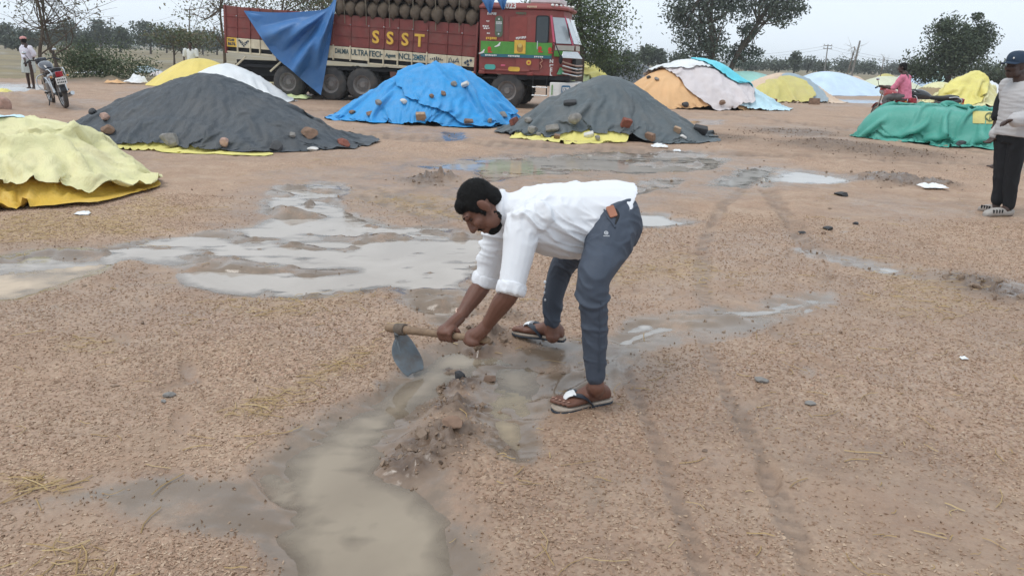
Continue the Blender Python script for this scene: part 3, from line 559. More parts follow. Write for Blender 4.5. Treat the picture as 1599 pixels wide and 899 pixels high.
class Drape:
    """height of what a sheet lies on, sampled on a fine grid, and a flat sheet let down onto it"""
    def __init__(s, h, res=.035, margin=.7):
        s.h = h; ext = max(h.a, h.b, h.bk) + margin; s.x0, s.y0, s.res = h.c.x - ext, h.c.y - ext, res; n = int(2 * ext / res) + 2; s.n = n
        gx_, gy_ = np.meshgrid(s.x0 + np.arange(n) * res, s.y0 + np.arange(n) * res, indexing='ij'); dx, dy = gx_ - h.c.x, gy_ - h.c.y
        lx = (dx * h.u.x + dy * h.u.y) / h.a; ly = dx * h.v.x + dy * h.v.y; ly = np.where(ly < 0, ly / h.b, ly / h.bk); rho = np.hypot(lx, ly)
        rad = lambda a, b: (np.abs(a) ** h.sup + np.abs(b) ** h.sup) ** (1 / h.sup)
        for _ in range(5): rho = rad(lx - np.clip(1 - rho, 0, 1) * h.off[0], ly - np.clip(1 - rho, 0, 1) * h.off[1])
        if h.flat: f = (1 - np.clip(rho, 0, 1) ** h.flat) ** (1 / 1.6)
        else: e = h.e; f = np.clip((math.sqrt(1 + e * e) - np.sqrt(rho * rho + e * e)) / (math.sqrt(1 + e * e) - e), 0, 1) ** h.q
        z = h.H * f
        for ax, ay, r, hh in h.lobes: z = z + hh * np.exp(-((dx * h.u.x + dy * h.u.y - ax * h.a) ** 2 + (dx * h.v.x + dy * h.v.y - ay * h.b) ** 2) / r ** 2)
        z = z + (.035 * h.H * fbm(gx_ * 1.1 + h.seed, gy_ * 1.1, 3)) * sstep(1.05, .8, rho) + .05 * h.H * np.clip(fbm(gx_ * .8 + h.seed * 2, gy_ * .8, 2), 0, 1) * sstep(1.0, .7, rho)
        s.z = np.maximum(z, ground_fields(gx_.ravel(), gy_.ravel())[0].reshape(gx_.shape))
    def at(s, x, y):
        fx = np.clip((x - s.x0) / s.res, 0, s.n - 1.001); fy = np.clip((y - s.y0) / s.res, 0, s.n - 1.001); i = fx.astype(int); j = fy.astype(int); fx = fx - i; fy = fy - j; z = s.z
        return (z[i, j] * (1 - fx) + z[i + 1, j] * fx) * (1 - fy) + (z[i, j + 1] * (1 - fx) + z[i + 1, j + 1] * fx) * fy
    def sheet(s, name, m, parent, size=(1.05, 1.05), off=(0, 0), rot=0.0, sp=.05, steps=110, seed=0, corner=.22, slack=1.05, crump=.008, cf=2.4):
        h = s.h; bm_ = (h.b + h.bk) / 2; Lx = 2 * (h.a + .8 * h.H if h.flat else math.hypot(h.a, h.H)) * size[0]; Ly = 2 * (bm_ + .8 * h.H if h.flat else math.hypot(bm_, h.H)) * size[1]; nx, ny = max(8, int(Lx / sp)), max(8, int(Ly / sp))
        p, q = np.meshgrid(np.linspace(-1, 1, nx), np.linspace(-1, 1, ny), indexing='ij'); p0, q0 = p * (1 - corner * q ** 4), q * (1 - corner * p ** 4)
        rg = 1 + .05 * fbm(np.sign(p) * 2 + q * 1.5 + seed, np.sign(q) * 2 + p * 1.5, 3); p0 = p0 * rg; q0 = q0 * rg
        F = np.stack([p0 * Lx / 2, q0 * Ly / 2, np.zeros_like(p)], -1) * slack                      # the flat sheet
        cr_, sr_ = math.cos(rot), math.sin(rot); k = (2 * h.a * size[0]) / Lx; k2 = (2 * bm_ * size[1]) / Ly; fx, fy = F[..., 0] * k / slack, F[..., 1] * k2 / slack
        lx = fx * cr_ - fy * sr_ + off[0] * h.a; ly = fx * sr_ + fy * cr_ + (off[1] * bm_) + (h.bk - h.b) / 2
        X = np.stack([h.c.x + h.u.x * lx + h.v.x * ly, h.c.y + h.u.y * lx + h.v.y * ly, np.zeros_like(lx)], -1)
        X[..., 2] = s.at(X[..., 0], X[..., 1]) + .03 + .05 * np.clip(fbm(p * 7 + seed, q * 7 * Ly / Lx, 3), 0, 1) + .02 * rng.random(p.shape)
        def pairs():
            L_ = []
            for d_, kk in (((1, 0), 1.0), ((0, 1), 1.0)):
                for par in (0, 1):
                    a = (slice(par, nx - d_[0], 2 if d_[0] else 1), slice(par, ny - d_[1], 2 if d_[1] else 1)) if d_ == (1, 0) else (slice(0, nx), slice(par, ny - 1, 2))
                    if d_ == (1, 0): a = (slice(par, nx - 1, 2), slice(0, ny)); b = (slice(par + 1, nx, 2), slice(0, ny))
                    else: b = (slice(0, nx), slice(par + 1, ny, 2))
                    L_.append((a, b, kk))
            for par in (0, 1):
                L_.append(((slice(par, nx - 1, 2), slice(0, ny - 1)), (slice(par + 1, nx, 2), slice(1, ny)), .35)); L_.append(((slice(par, nx - 1, 2), slice(1, ny)), (slice(par + 1, nx, 2), slice(0, ny - 1)), .35))
            L_.append(((slice(0, nx - 2), slice(0, ny)), (slice(2, nx), slice(0, ny)), .07)); L_.append(((slice(0, nx), slice(0, ny - 2)), (slice(0, nx), slice(2, ny)), .07))
            L_.append(((slice(0, nx - 4), slice(0, ny)), (slice(4, nx), slice(0, ny)), .03)); L_.append(((slice(0, nx), slice(0, ny - 4)), (slice(0, nx), slice(4, ny)), .03))
            return L_
        C = []
        for a, b, kk in pairs():
            n0 = min(F[a].shape[0], F[b].shape[0]); n1 = min(F[a].shape[1], F[b].shape[1]); C.append((a, b, kk, n0, n1, np.linalg.norm(F[b][:n0, :n1] - F[a][:n0, :n1], axis=-1)))
        prev = X.copy()
        for it in range(steps):
            v = (X - prev) * .90; prev = X.copy(); X = X + v; X[..., 2] -= .0035
            for sub in range(3):
                for a, b, kk, n0, n1, r in C:
                    A = X[a][:n0, :n1]; B = X[b][:n0, :n1]; d = B - A; l = np.linalg.norm(d, axis=-1) + 1e-9; g = ((l - r) / l * .5 * kk)[..., None] * d; X[a][:n0, :n1] += g; X[b][:n0, :n1] -= g
            hz_ = s.at(X[..., 0], X[..., 1]) + .007; c = X[..., 2] < hz_
            X[..., 2] = np.where(c, hz_, X[..., 2]); fr = np.where(c, .45, 1.0)[..., None]; X[..., :2] = prev[..., :2] + (X[..., :2] - prev[..., :2]) * fr
        wx = F[..., 0] * cf + seed * 3 + 1.2 * fbm(F[..., 0] * cf * .5 + seed, F[..., 1] * cf * .5, 2); wy = F[..., 1] * cf + 1.2 * fbm(F[..., 0] * cf * .5 + 7, F[..., 1] * cf * .5 + seed, 2)
        n1 = fbm(wx, wy, 2); n2 = fbm(wx * 2.1 + 3, wy * 2.1, 2); X[..., 2] += crump * (np.clip(1 - np.abs(n1) * 5, 0, 1) + .5 * np.clip(1 - np.abs(n2) * 4, 0, 1) + .6 * (n1 + .3))
        X[..., 2] = np.maximum(X[..., 2], s.at(X[..., 0], X[..., 1]) + .004)
        # settled sheet becomes part of what the next one lies on
        i = np.clip(((X[..., 0] - s.x0) / s.res).round().astype(int), 1, s.n - 2); j = np.clip(((X[..., 1] - s.y0) / s.res).round().astype(int), 1, s.n - 2); zz = s.z.copy()
        for di in (-1, 0, 1):
            for dj in (-1, 0, 1): np.maximum.at(zz, (i + di, j + dj), X[..., 2] + .004)
        s.z = zz
        idx = np.arange(nx * ny).reshape(nx, ny); f = np.stack([idx[:-1, :-1], idx[1:, :-1], idx[1:, 1:], idx[:-1, 1:]], -1).reshape(-1, 4); V_ = X.reshape(-1, 3)
        HEAPS.setdefault(h, []).append(BVHTree.FromPolygons([Vector(t) for t in V_], f.tolist()))
        return mesh_np(name, V_ - np.array([h.c.x, h.c.y, 0]), f, m, parent)
def draped(label, cat, h, sheets, res=.035):
    t = empty('covered_heap', (h.c.x, h.c.y, 0)); tag(t, label, cat, 'grain heaps under plastic sheets'); D = Drape(h, res)
    for nm, m, lab, kw in sheets:
        o = D.sheet(nm, m, t, **kw)
        if lab: o['label'] = lab
    return t
hA = Heap((104,207), (548,234), 1.5, (328,119), e=.20, q=1.08, seed=1, fold=.10, K=3.4, back=2.2)
draped('large charcoal sheet heap in front of the truck\'s rear wheels', 'grain heap', hA, [('ground_sheet', T_YEL, 'yellow ground sheet showing along the hem', dict(size=(.66, .22), off=(.06, -.93), sp=.06, steps=40, seed=3)), ('cover_sheet', T_BLACK, None, dict(size=(.99, .96), sp=.042, rot=.04, seed=1, steps=130, slack=1.10, crump=.022, cf=1.2))])
hB = Heap((522,183), (815,195), 1.5, (672,111), e=.42, seed=2, fold=.12, K=3.0, back=2.0, lobes=((.42, -.05, .8, .22),), crumple=.05)
draped('bright blue sheet heap standing before the truck', 'grain heap', hB, [('cover_sheet', T_BLUE, None, dict(size=(1.0, .98), sp=.05, seed=2, slack=1.13, crump=.03, cf=1.3)), ('overlap_sheet', T_BLUE, 'second blue sheet laid over the right front', dict(size=(.56, .62), off=(.36, -.26), rot=-.2, sp=.05, seed=6, steps=80, slack=1.13, crump=.035, cf=1.6))])
hC = Heap((778,207), (1112,219), 1.5, (950,122), e=.20, q=1.08, seed=3, fold=.085, K=3.0, back=2.0, crumple=.05)
draped('slate grey sheet heap with bricks between blue heap and bright puddle', 'grain heap', hC, [('ground_sheet', T_YEL, 'crumpled yellow ground sheet along the front hem', dict(size=(.42, .5), off=(-.34, -.66), rot=-.1, sp=.06, steps=60, seed=8, slack=1.18)), ('cover_sheet', T_BLACK2, None, dict(size=(1.0, .92), off=(0, .04), sp=.045, rot=-.03, seed=3, steps=120, slack=1.08, crump=.02, cf=1.4))])
hD = Heap((955,166), (1202,169), 1.8, (1062,102), e=.5, seed=4, fold=.05, K=3.0, back=2.4)
draped('heap under orange, white and cyan sheets beside the slate grey heap', 'grain heap', hD, [('orange_sheet', T_ORANGE, None, dict(size=(.98, .96), sp=.08, seed=4, steps=70)), ('tail_sheet', T_PCYAN, 'pale cyan sheet at the right end', dict(size=(.60, .9), off=(.46, -.08), rot=.1, sp=.07, seed=12, steps=70, crump=.04)), ('white_sheet', T_PINKW, 'dirty white sheet over the middle', dict(size=(.44, .98), off=(.02, -.10), rot=.30, sp=.07, seed=10, steps=70, crump=.03)), ('crown_sheet', T_WHITE, 'white sheet over the crown', dict(size=(.42, .5), off=(-.06, .10), rot=.1, sp=.07, seed=13, steps=50)), ('cyan_sheet', T_CYAN, 'bright cyan sheet', dict(size=(.34, .52), off=(.34, -.06), rot=-.45, sp=.07, seed=11, steps=50))], .06)
hE = Heap((905,128), (1040,128), 2.4, (970,94), e=.5, seed=5, fold=.07)
heapthing('dark grey sheet heap behind the orange one', 'grain heap', hE, [('cover_sheet', T_DGREY, None, dict(nr=30, nt=120))])
hF = Heap((870,132), (945,134), 2.4, (902,95), e=.5, seed=6, fold=.14, crumple=.1)
draped('crumpled yellow green heap beside the truck\'s bumper', 'grain heap', hF, [('cover_sheet', T_LIME, None, dict(sp=.11, seed=32, slack=1.15, steps=50)), ('yellow_sheet', T_YEL, None, dict(size=(.5, .6), off=(.4, -.3), sp=.11, seed=33, slack=1.12, steps=40))], .08)
hG = Heap((272,158), (445,156), 1.6, (345,101), e=.5, seed=7, fold=.05, back=2.0)
draped('white sheet heap behind the large charcoal one', 'grain heap', hG, [('cover_sheet', T_WHITE, None, dict(size=(1.0, .95), sp=.09, seed=31, steps=60, crump=.03))], .06)
hH = Heap((225,133), (400,136), 1.8, (312,91), e=.6, seed=8, fold=.05, back=2.0)
heapthing('smooth yellow sheet heap furthest left behind the white one', 'grain heap', hH, [('cover_sheet', tarp('golden_sheet', (.76, .60, .16), .5, da=.05), None, dict(nr=34, nt=160))])
hI = Heap((-330,312), (226,280), 1.40, H=.60, e=.75, seed=9, fold=.10, K=4.2, back=1.15, crumple=.07, hem=.10, off=(.15, .1), sup=2.3)
draped('low cream sheet heap over mustard sheet at left edge', 'grain heap', hI, [('mustard_sheet', T_MUST, 'mustard yellow sheet under the cream one', dict(size=(.98, 1.0), off=(-.02, -.04), sp=.045, seed=4, slack=1.12, crump=.06, cf=1.2)), ('lime_sheet', T_LIME, 'pale lime sheet at the back', dict(size=(.62, .6), off=(.18, .48), rot=.15, sp=.05, seed=15, steps=80, slack=1.10, crump=.05, cf=1.6)), ('cream_sheet', T_CREAM, 'crumpled cream yellow sheet on top', dict(size=(.82, .85), off=(.20, .01), rot=-.10, sp=.036, seed=9, steps=110, slack=1.14, crump=.10, cf=.95)), ('cyan_sheet', T_PCYAN, 'pale cyan sheet at the crown', dict(size=(.26, .34), off=(-.02, .30), rot=.4, sp=.05, seed=17, steps=50))])
hJ = Heap((1342,211), (1650,236), .85, H=.72, flat=7.0, seed=10, fold=.16, K=3.4, back=1.5, crumple=.04, hem=.035, sup=4.0)
tJ = draped('long flat topped green sheet heap beside man in cap', 'grain heap', hJ, [('cover_sheet', T_GREEN, None, dict(size=(1.06, 1.35), off=(.02, -.06), sp=.05, seed=5, slack=1.06, steps=150, crump=.02, cf=1.2))])
hK = Heap((1108,134), (1212,132), 2.5, (1160,111), e=.7, seed=11, fold=.06)
heapthing('low seafoam green heap under the tall tree', 'grain heap', hK, [('cover_sheet', T_SEA, None, dict(nr=26, nt=110))])
hL = Heap((1140,156), (1290,158), 2.0, (1228,115), e=.55, seed=12, fold=.07)
draped('tan heap half wrapped in olive yellow sheet', 'grain heap', hL, [('cover_sheet', T_TAN, None, dict(sp=.10, seed=34, steps=50)), ('blue_sheet', T_GREYB, 'grey blue sheet edge', dict(size=(.3, .45), off=(.1, -.62), sp=.09, seed=36, steps=40, slack=1.1)), ('yellow_sheet', T_OLIVE, 'olive yellow sheet round the left foot', dict(size=(.48, .36), off=(-.36, -.68), rot=-.1, sp=.08, seed=35, slack=1.12, steps=50))], .08)
hM = Heap((1222,147), (1372,147), 2.6, (1274,111), e=.5, seed=13, fold=.05)
heapthing('pale blue sheet heap in the far middle right', 'grain heap', hM, [('cover_sheet', T_LBLUE, None, dict(nr=34, nt=150))])
hN = Heap((1330,143), (1440,145), 2.2, (1385,119), e=.7, seed=14, fold=.08)
heapthing('pale cream green heap behind man in pink shirt', 'grain heap', hN, [('cover_sheet', tarp('pale_sage_sheet', (.62, .64, .47), .5, da=.1), None, dict(nr=26, nt=110))])
hO = Heap((1395,138), (1462,138), 2.2, (1428,110), e=.5, seed=15, fold=.06)
heapthing('small powder blue heap behind man in pink shirt', 'grain heap', hO, [('cover_sheet', T_LBLUE, None, dict(nr=26, nt=110))])
hP = Heap((1432,138), (1510,141), 2.2, (1455,110), e=.5, seed=16, fold=.06)
heapthing('mint green heap below the round tree', 'grain heap', hP, [('cover_sheet', T_MINT, None, dict(nr=26, nt=110))])
hQ = Heap((1452,162), (1562,166), 1.6, (1526,116), e=.12, q=1.25, seed=17, fold=.22, K=4.0, crumple=.14, lobes=((-.35, -.1, .6, .35),))
draped('tall crumpled yellow sheet heap behind the green one', 'grain heap', hQ, [('cover_sheet', T_CREAM, None, dict(size=(1.0, 1.0), sp=.07, seed=21, slack=1.15, steps=70, crump=.10, cf=1.3)), ('side_sheet', T_YEL, None, dict(size=(.5, .5), off=(-.3, -.4), rot=.4, sp=.07, seed=22, slack=1.2, steps=50))], .05)
hR = Heap((1430,150), (1500,151), 1.6, (1468,129), e=.5, seed=18, fold=.12, crumple=.08)
heapthing('brown heap with open sheet behind the motorcycle', 'grain heap', hR, [('cover_sheet', tarp('grain_brown', (.30, .22, .12), .7), None, dict(nr=26, nt=110)), ('loose_sheet', T_CREAM, None, dict(r0=0, r1=.6, t0=0, t1=360, lift=.05, rag=.2, nr=16, nt=60))])
hS = Heap((1478,143), (1548,144), 1.8, (1506,114), e=.5, seed=19, fold=.1)
heapthing('small charcoal heap between mint and yellow heaps', 'grain heap', hS, [('cover_sheet', T_DGREY, None, dict(nr=26, nt=110))])
hT = Heap((1540,152), (1640,156), 1.8, (1592,124), e=.5, seed=20, fold=.1)
heapthing('pale grey blue heap behind man in cap', 'grain heap', hT, [('cover_sheet', T_MINT, None, dict(nr=26, nt=110))])
hU = Heap((1255,130), (1360,132), 4, (1300,113), e=.5, seed=21, fold=.05)
hV = Heap((1306,138), (1356,139), 1.4, (1336,119), e=.4, seed=22, fold=.06)
heapthing('small brown heap right of the pale blue one', 'grain heap', hV, [('cover_sheet', T_TAN, None, dict(nr=22, nt=80))])
hW = Heap((1356,136), (1408,137), 1.6, (1383,115), e=.4, seed=23, fold=.12, crumple=.08)
heapthing('straw yellow heap behind rider\'s shoulder', 'grain heap', hW, [('cover_sheet', T_OLIVE, None, dict(nr=22, nt=80))])
hX = Heap((1496,157), (1580,161), 1.2, (1550,130), e=.4, seed=24, fold=.2, crumple=.12, K=4)
draped('crumpled white sheet heap between yellow heap and man in cap', 'grain heap', hX, [('cover_sheet', T_WHITE, None, dict(sp=.08, seed=41, slack=1.15, steps=50, crump=.08, cf=1.6))], .06)
hY = Heap((1186,140), (1252,141), 2.0, (1218,117), e=.5, seed=25, fold=.06)
heapthing('low whitish heap between tan and pale blue heaps', 'grain heap', hY, [('cover_sheet', T_WHITE, None, dict(nr=22, nt=90))])
# yellow patch with its printed ring on the green sheet
hp = hJ.hit(1540, 183)
if hp:
    bv = HEAPS[hJ][-1]
    def patch(name, x0, x1, y0, y1, m, lift, fn=None, nx=14, ny=10):
        vs = []; ok = []
        for j in range(ny):
            for i in range(nx):
                px = x0 + (x1 - x0) * i / (nx - 1); py = y0 + (y1 - y0) * j / (ny - 1) + (px - x0) * .03
                h = bv.ray_cast(EYEV, ray(px, py)); q = h[0] if h[0] is not None else P(px, py, 17); nn = h[1] if h[0] is not None else Vector((0, -1, 0))
                nn = nn if nn.dot(EYEV - q) > 0 else -nn
                vs.append(q + nn * lift - Vector((hJ.c.x, hJ.c.y, 0)))
        fs = [(j * nx + i, j * nx + i + 1, (j + 1) * nx + i + 1, (j + 1) * nx + i) for j in range(ny - 1) for i in range(nx - 1)]
        if fn: fs = [f for f in fs if fn((f[0] % nx + .5) / (nx - 1), (f[0] // nx + .5) / (ny - 1))]
        return mesh_np(name, vs, fs, m, tJ)
    patch('yellow_patch', 1519, 1559, 174, 193, T_OLIVE, .012)['label'] = 'faded yellow square printed on the sheet'
    def ring(u, v):
        du, dv = (u - .5) * 2, (v - .5) * 2; r = math.hypot(du, dv); return .72 < r < .98 or abs(du) < .12 and r < .9 or abs(dv) < .10 and .1 < du < .8
    patch('printed_ring', 1538.5, 1552.5, 176.5, 190.5, mat('ring_print', (.10, .13, .06)), .02, ring, 30, 30)
# ------------------------------------------------------------------ stones, bricks
ST = {'brown': mat('brown_stone', (.23, .145, .10), .8, var=.35, scale=14, bump=.6, bscale=25), 'grey': mat('grey_stone', (.24, .225, .21), .8, var=.35, scale=12, bump=.6, bscale=25), 'red': mat('red_brick', (.24, .085, .06), .85, var=.3, scale=15, bump=.6, bscale=50), 'white': mat('pale_stone', (.62, .60, .57), .75, var=.15, scale=12, bump=.5, bscale=25), 'dark': mat('dark_stone', (.055, .055, .058), .7, var=.3, scale=12, bump=.6, bscale=25), 'pink': mat('pinkish_stone', (.40, .26, .21), .8, var=.3, scale=12, bump=.6, bscale=25), 'tan': mat('tan_brick', (.40, .28, .19), .85, var=.3, scale=14, bump=.6, bscale=40)}
def stone_mesh(kind, w, hgt, seed):
    rs = random.Random(seed); bm = bmesh.new()
    if kind == 'brick':
        bmesh.ops.create_cube(bm, size=1)
        for v in bm.verts: v.co = Vector((v.co.x * w, v.co.y * w * .5, v.co.z * hgt)) * (1 + rs.uniform(-.08, .08))
        bmesh.ops.bevel(bm, geom=bm.edges[:], offset=w * .05, segments=2, affect='EDGES'); sm = False
    else:
        bmesh.ops.create_icosphere(bm, subdivisions=3, radius=.5)
        pl = [(Vector((rs.gauss(0, 1), rs.gauss(0, 1), rs.gauss(0, .8))).normalized(), rs.uniform(.26, .42)) for _ in range(9)]
        for v in bm.verts:
            for nn, d in pl:
                t = v.co.dot(nn)
                if t > d: v.co -= nn * (t - d) * .93
            v.co += v.co.normalized() * .03 * mnoise.noise(v.co * 6 + Vector((seed, 0, 0)))
        xs = [v.co for v in bm.verts]; sx = max(c.x for c in xs) - min(c.x for c in xs); sz = max(c.z for c in xs) - min(c.z for c in xs)
        for v in bm.verts: v.co = Vector((v.co.x / sx * w, v.co.y / sx * w * .8, v.co.z / sz * hgt))
        sm = False
    me = bpy.data.meshes.new('stone'); bm.to_mesh(me); bm.free()
    return me
SEED = [100]
def stone(px, py, wpx, hpx, colr, kind, label, heap=None, cat=None, sink=.25):
    """a stone or brick resting where the surface it lies on is"""
    if heap:
        h = heap.hit(px, py)
        if h is None: h = (G(px, py), 0, Vector((0, 0, 1)))
    else:
        g = G(px, py, .0); g.z = hz(g.x, g.y); h = (g, 0, Vector((0, 0, 1)))
    pos, nn = h[0], h[2]; nn = nn if nn.z > 0 else -nn
    zc = (pos - EYEV).dot(_f); w_, h_ = wpx * zc / F0, hpx * zc / F0
    SEED[0] += 1; me = stone_mesh(kind, w_, h_, SEED[0]); me.materials.append(ST[colr])
    o = link(bpy.data.objects.new('brick' if kind == 'brick' else 'stone', me))
    tilt = Vector((0, 0, 1)).lerp(nn, .75); o.rotation_euler = (tilt.to_track_quat('Z', 'Y').to_matrix() @ Matrix.Rotation(random.uniform(-.7, .7), 3, 'Z')).to_euler()
    o.location = pos + tilt * h_ * (.5 - sink * .5)
    tag(o, label, cat or ('brick' if kind == 'brick' else 'stone'), 'weights holding down the sheets' if heap else None); return o
for a in [(263,219,30,22,'grey','rock','largest grey stone on front of charcoal heap'), (353,227,17,15,'pink','rock','pinkish brown stone at front hem of charcoal heap'), (430,231,22,10,'dark','rock','dark stone at front hem of charcoal heap'), (165,187,18,12,'pink','rock','pale pinkish stone on left end of charcoal heap'), (170,206,19,15,'brown','rock','brown grey stone low on left end of charcoal heap'), (482,210,26,12,'brown','rock','flat brown stone on right slope of charcoal heap'), (535,225,22,12,'red','rock','reddish stone at right tip of charcoal heap'), (147,177,14,10,'dark','rock','small dark stone on far left of charcoal heap'), (489,235,18,6,'white','rock','small white stone at right hem of charcoal heap'), (456,213,12,9,'grey','rock','small grey stone beside flat brown stone on charcoal heap')]: stone(*a, heap=hA)
for a in [(673,152,8,7,'brown','rock','small brown stone in middle of blue heap'), (691,147,11,6,'brown','rock','flat brown stone in middle of blue heap'), (709,133,10,7,'grey','rock','grey stone near crown of blue heap'), (727,133,12,6,'white','brick','white block near crown of blue heap'), (630,161,12,8,'white','rock','white stone on left half of blue heap'), (591,162,12,7,'grey','rock','grey stone on left slope of blue heap'), (551,177,11,7,'brown','rock','brown stone at left tip of blue heap'), (578,180,12,8,'brown','rock','brown stone second from left tip of blue heap'), (658,185,15,13,'tan','brick','upright brown brick at front hem of blue heap'), (731,192,13,7,'brown','brick','brown brick at right front hem of blue heap'), (764,192,9,9,'grey','rock','grey stone at right front hem of blue heap'), (786,181,15,7,'grey','rock','flat grey stone at right tip of blue heap')]: stone(*a, heap=hB)
for a in [(897,188,22,18,'grey','rock','large angular grey stone on slate grey heap'), (976,196,15,14,'red','brick','dark red brick in middle of slate grey heap'), (1015,217,16,11,'brown','brick','brown brick at front hem of slate grey heap'), (1057,206,11,10,'tan','brick','tan brick on right slope of slate grey heap'), (1092,206,21,13,'dark','brick','dark block at right tip of slate grey heap'), (920,212,16,7,'white','brick','white block at front hem of slate grey heap'), (933,219,9,9,'grey','rock','small grey stone beside white block on slate grey heap'), (973,224,14,6,'grey','rock','flat grey stone at front hem of slate grey heap'), (862,202,20,9,'grey','brick','grey brick lying along left front hem of slate grey heap'), (869,217,9,10,'brown','brick','small brown brick on yellow ground sheet'), (831,203,16,9,'grey','rock','grey stone left of yellow ground sheet'), (825,190,13,8,'grey','rock','grey stone on left slope of slate grey heap'), (804,193,16,10,'red','brick','red brick at left tip of slate grey heap'), (1067,215,11,5,'white','rock','small white stone on right hem of slate grey heap'), (890,163,20,7,'dark','brick','thin dark batten on left slope of slate grey heap'), (841,212,9,7,'grey','rock','small grey stone on yellow ground sheet')]: stone(*a, heap=hC)
for a in [(1069,166,10,9,'dark','rock','dark stone at hem of white sheet'), (1127,162,9,8,'brown','rock','brown stone at hem beneath cyan sheet'), (1013,122,9,4,'dark','rock','small dark stone on crown left of white sheet'), (1025,124,8,4,'grey','rock','small grey stone on crown of orange heap')]: stone(*a, heap=hD)
stone(5,176,26,28,'pink','rock','large reddish boulder on top of cream heap', heap=hI)
stone(1205,163,14,9,'red','brick','dark red brick on ground at right end of pale cyan sheet'); stone(1271,164,16,11,'brown','brick','lone brown brick on ground before tan heap'); stone(1500,231,15,10,'dark','rock','dark round stone on ground before green heap')
for a in [(1315,306,22,8,'dark','rock','dark wet clod beyond bright puddle'), (1293,361,16,7,'dark','rock','dark clod in middle right mud'), (1336,353,12,6,'dark','rock','rightmost dark clod of the three in middle right mud'), (1252,363,12,5,'dark','rock','leftmost dark clod of the three in middle right mud'), (1285,369,9,5,'brown','rock','small brown clod in middle right mud'), (1190,598,22,8,'grey','rock','flat grey stone in right foreground'), (1263,633,18,6,'grey','rock','second flat grey stone in right foreground'), (265,618,20,9,'grey','rock','grey green stone in left foreground'), (255,628,10,5,'grey','rock','smaller grey stone beside grey green one'), (710,684,34,13,'brown','rock','big dug clod of mud beside murky puddle'), (193,389,9,5,'dark','rock','small dark clod at left shore of pond'), (448,438,6,5,'dark','rock','tiny dark clod standing in pond'), (718,590,18,16,'dark','rock','wet dark clod in front of the hoe hand'), (765,590,20,8,'brown','rock','brown clod right of wet dark one')]: stone(*a, cat='clod' if 'clod' in a[6] else 'stone')
# ------------------------------------------------------------------ litter
LIT = mat('litter_plastic', (.78, .79, .80), .4, .5, bump=.3, bscale=60)
def litter(px, py, wpx, hpx, label, m=LIT, seed=0, name='plastic_scrap'):
    g = G(px, py); g.z = max(hz(g.x, g.y), WL); zc = (g - EYEV).dot(_f); w_ = wpx * zc / F0; d_ = w_ * .7; hh = hpx * zc / F0
    n = 14; u, v = np.meshgrid(np.linspace(-1, 1, n), np.linspace(-1, 1, n)); rr = np.maximum(np.abs(u), np.abs(v))
    X_ = u * w_ / 2 * (1 + .25 * fbm(v * 1.3 + seed, u * .4, 2)); Y_ = v * d_ / 2 * (1 + .25 * fbm(u * 1.3 + seed, v * .3, 2)); Z_ = hh * (.9 * np.abs(fbm(u * 1.5 + seed, v * 1.5, 3)) + .35) * (1 - .7 * rr ** 3) + .004
    idx = np.arange(n * n).reshape(n, n); f = np.stack([idx[:-1, :-1], idx[:-1, 1:], idx[1:, 1:], idx[1:, :-1]], -1).reshape(-1, 4)
    o = mesh_np(name, np.stack([X_, Y_, Z_], -1).reshape(-1, 3), f, m); o.location = g; tag(o, label, 'litter'); return o
litter(1455,297,40,9,'white plastic bag flat on mud near capped man', seed=1); litter(1030,233,26,9,'crumpled white plastic before slate grey heap', seed=2); litter(1057,237,12,5,'small white scrap beside crumpled plastic', seed=3); litter(130,336,22,7,'white paper scrap beside cream heap', seed=4); litter(1505,561,12,5,'tiny white scrap in right foreground', seed=5)
litter(138,117,36,6,'flat white sack on dirt beside motorcycle', seed=6); litter(212,132,30,16,'white sack end in the rubbish pile', seed=7); litter(232,118,40,14,'pale grey sheet on top of rubbish pile', T_GREYB, 8, 'plastic_sheet'); litter(255,124,30,12,'pale pinkish sheet right end of rubbish pile', T_PINKW, 9, 'plastic_sheet'); litter(180,132,26,10,'pale orange sheet at left end of rubbish pile', T_ORANGE, 10, 'plastic_sheet')
litter(460,155,46,10,'pale green bag lying by the rear truck wheel', T_LIME, 11, 'bag'); litter(420,132,20,8,'cream bag behind white heap near truck', T_CREAM, 12, 'bag'); litter(430,147,34,12,'crumpled white bag at right foot of white heap', T_WHITE, 13, 'bag'); litter(5,150,26,10,'yellow sheet corner at left edge beyond cream heap', T_YEL, 14, 'plastic_sheet')
# ================================================================== TREES, FAR LAND, POLES
def leafmat(name, c1, c2, c3): return island_mat(name, [c1, c2, c3, c2, c1], .6, .3)
LF = {'dark': leafmat('leaf_dark', (.030, .046, .026), (.052, .075, .040), (.08, .10, .055)), 'mid': leafmat('leaf_mid', (.045, .075, .030), (.075, .115, .045), (.105, .14, .06)), 'grey': leafmat('leaf_grey', (.050, .066, .052), (.075, .095, .072), (.11, .13, .095)), 'flower': island_mat('flowering_leaf', [(.05, .08, .035), (.09, .12, .05), (.16, .12, .07), (.36, .12, .07), (.07, .10, .04)], .6), 'sparse': leafmat('leaf_sparse', (.07, .075, .05), (.10, .10, .06), (.14, .125, .08)), 'bush': leafmat('leaf_bush', (.05, .075, .035), (.085, .115, .055), (.12, .145, .075))}
BARK = mat('bark', (.10, .078, .062), .9, .2, .3, 8, bump=.6, bscale=14); BARKG = mat('pale_bark', (.20, .175, .15), .9, .2, .3, 8, bump=.5, bscale=14)
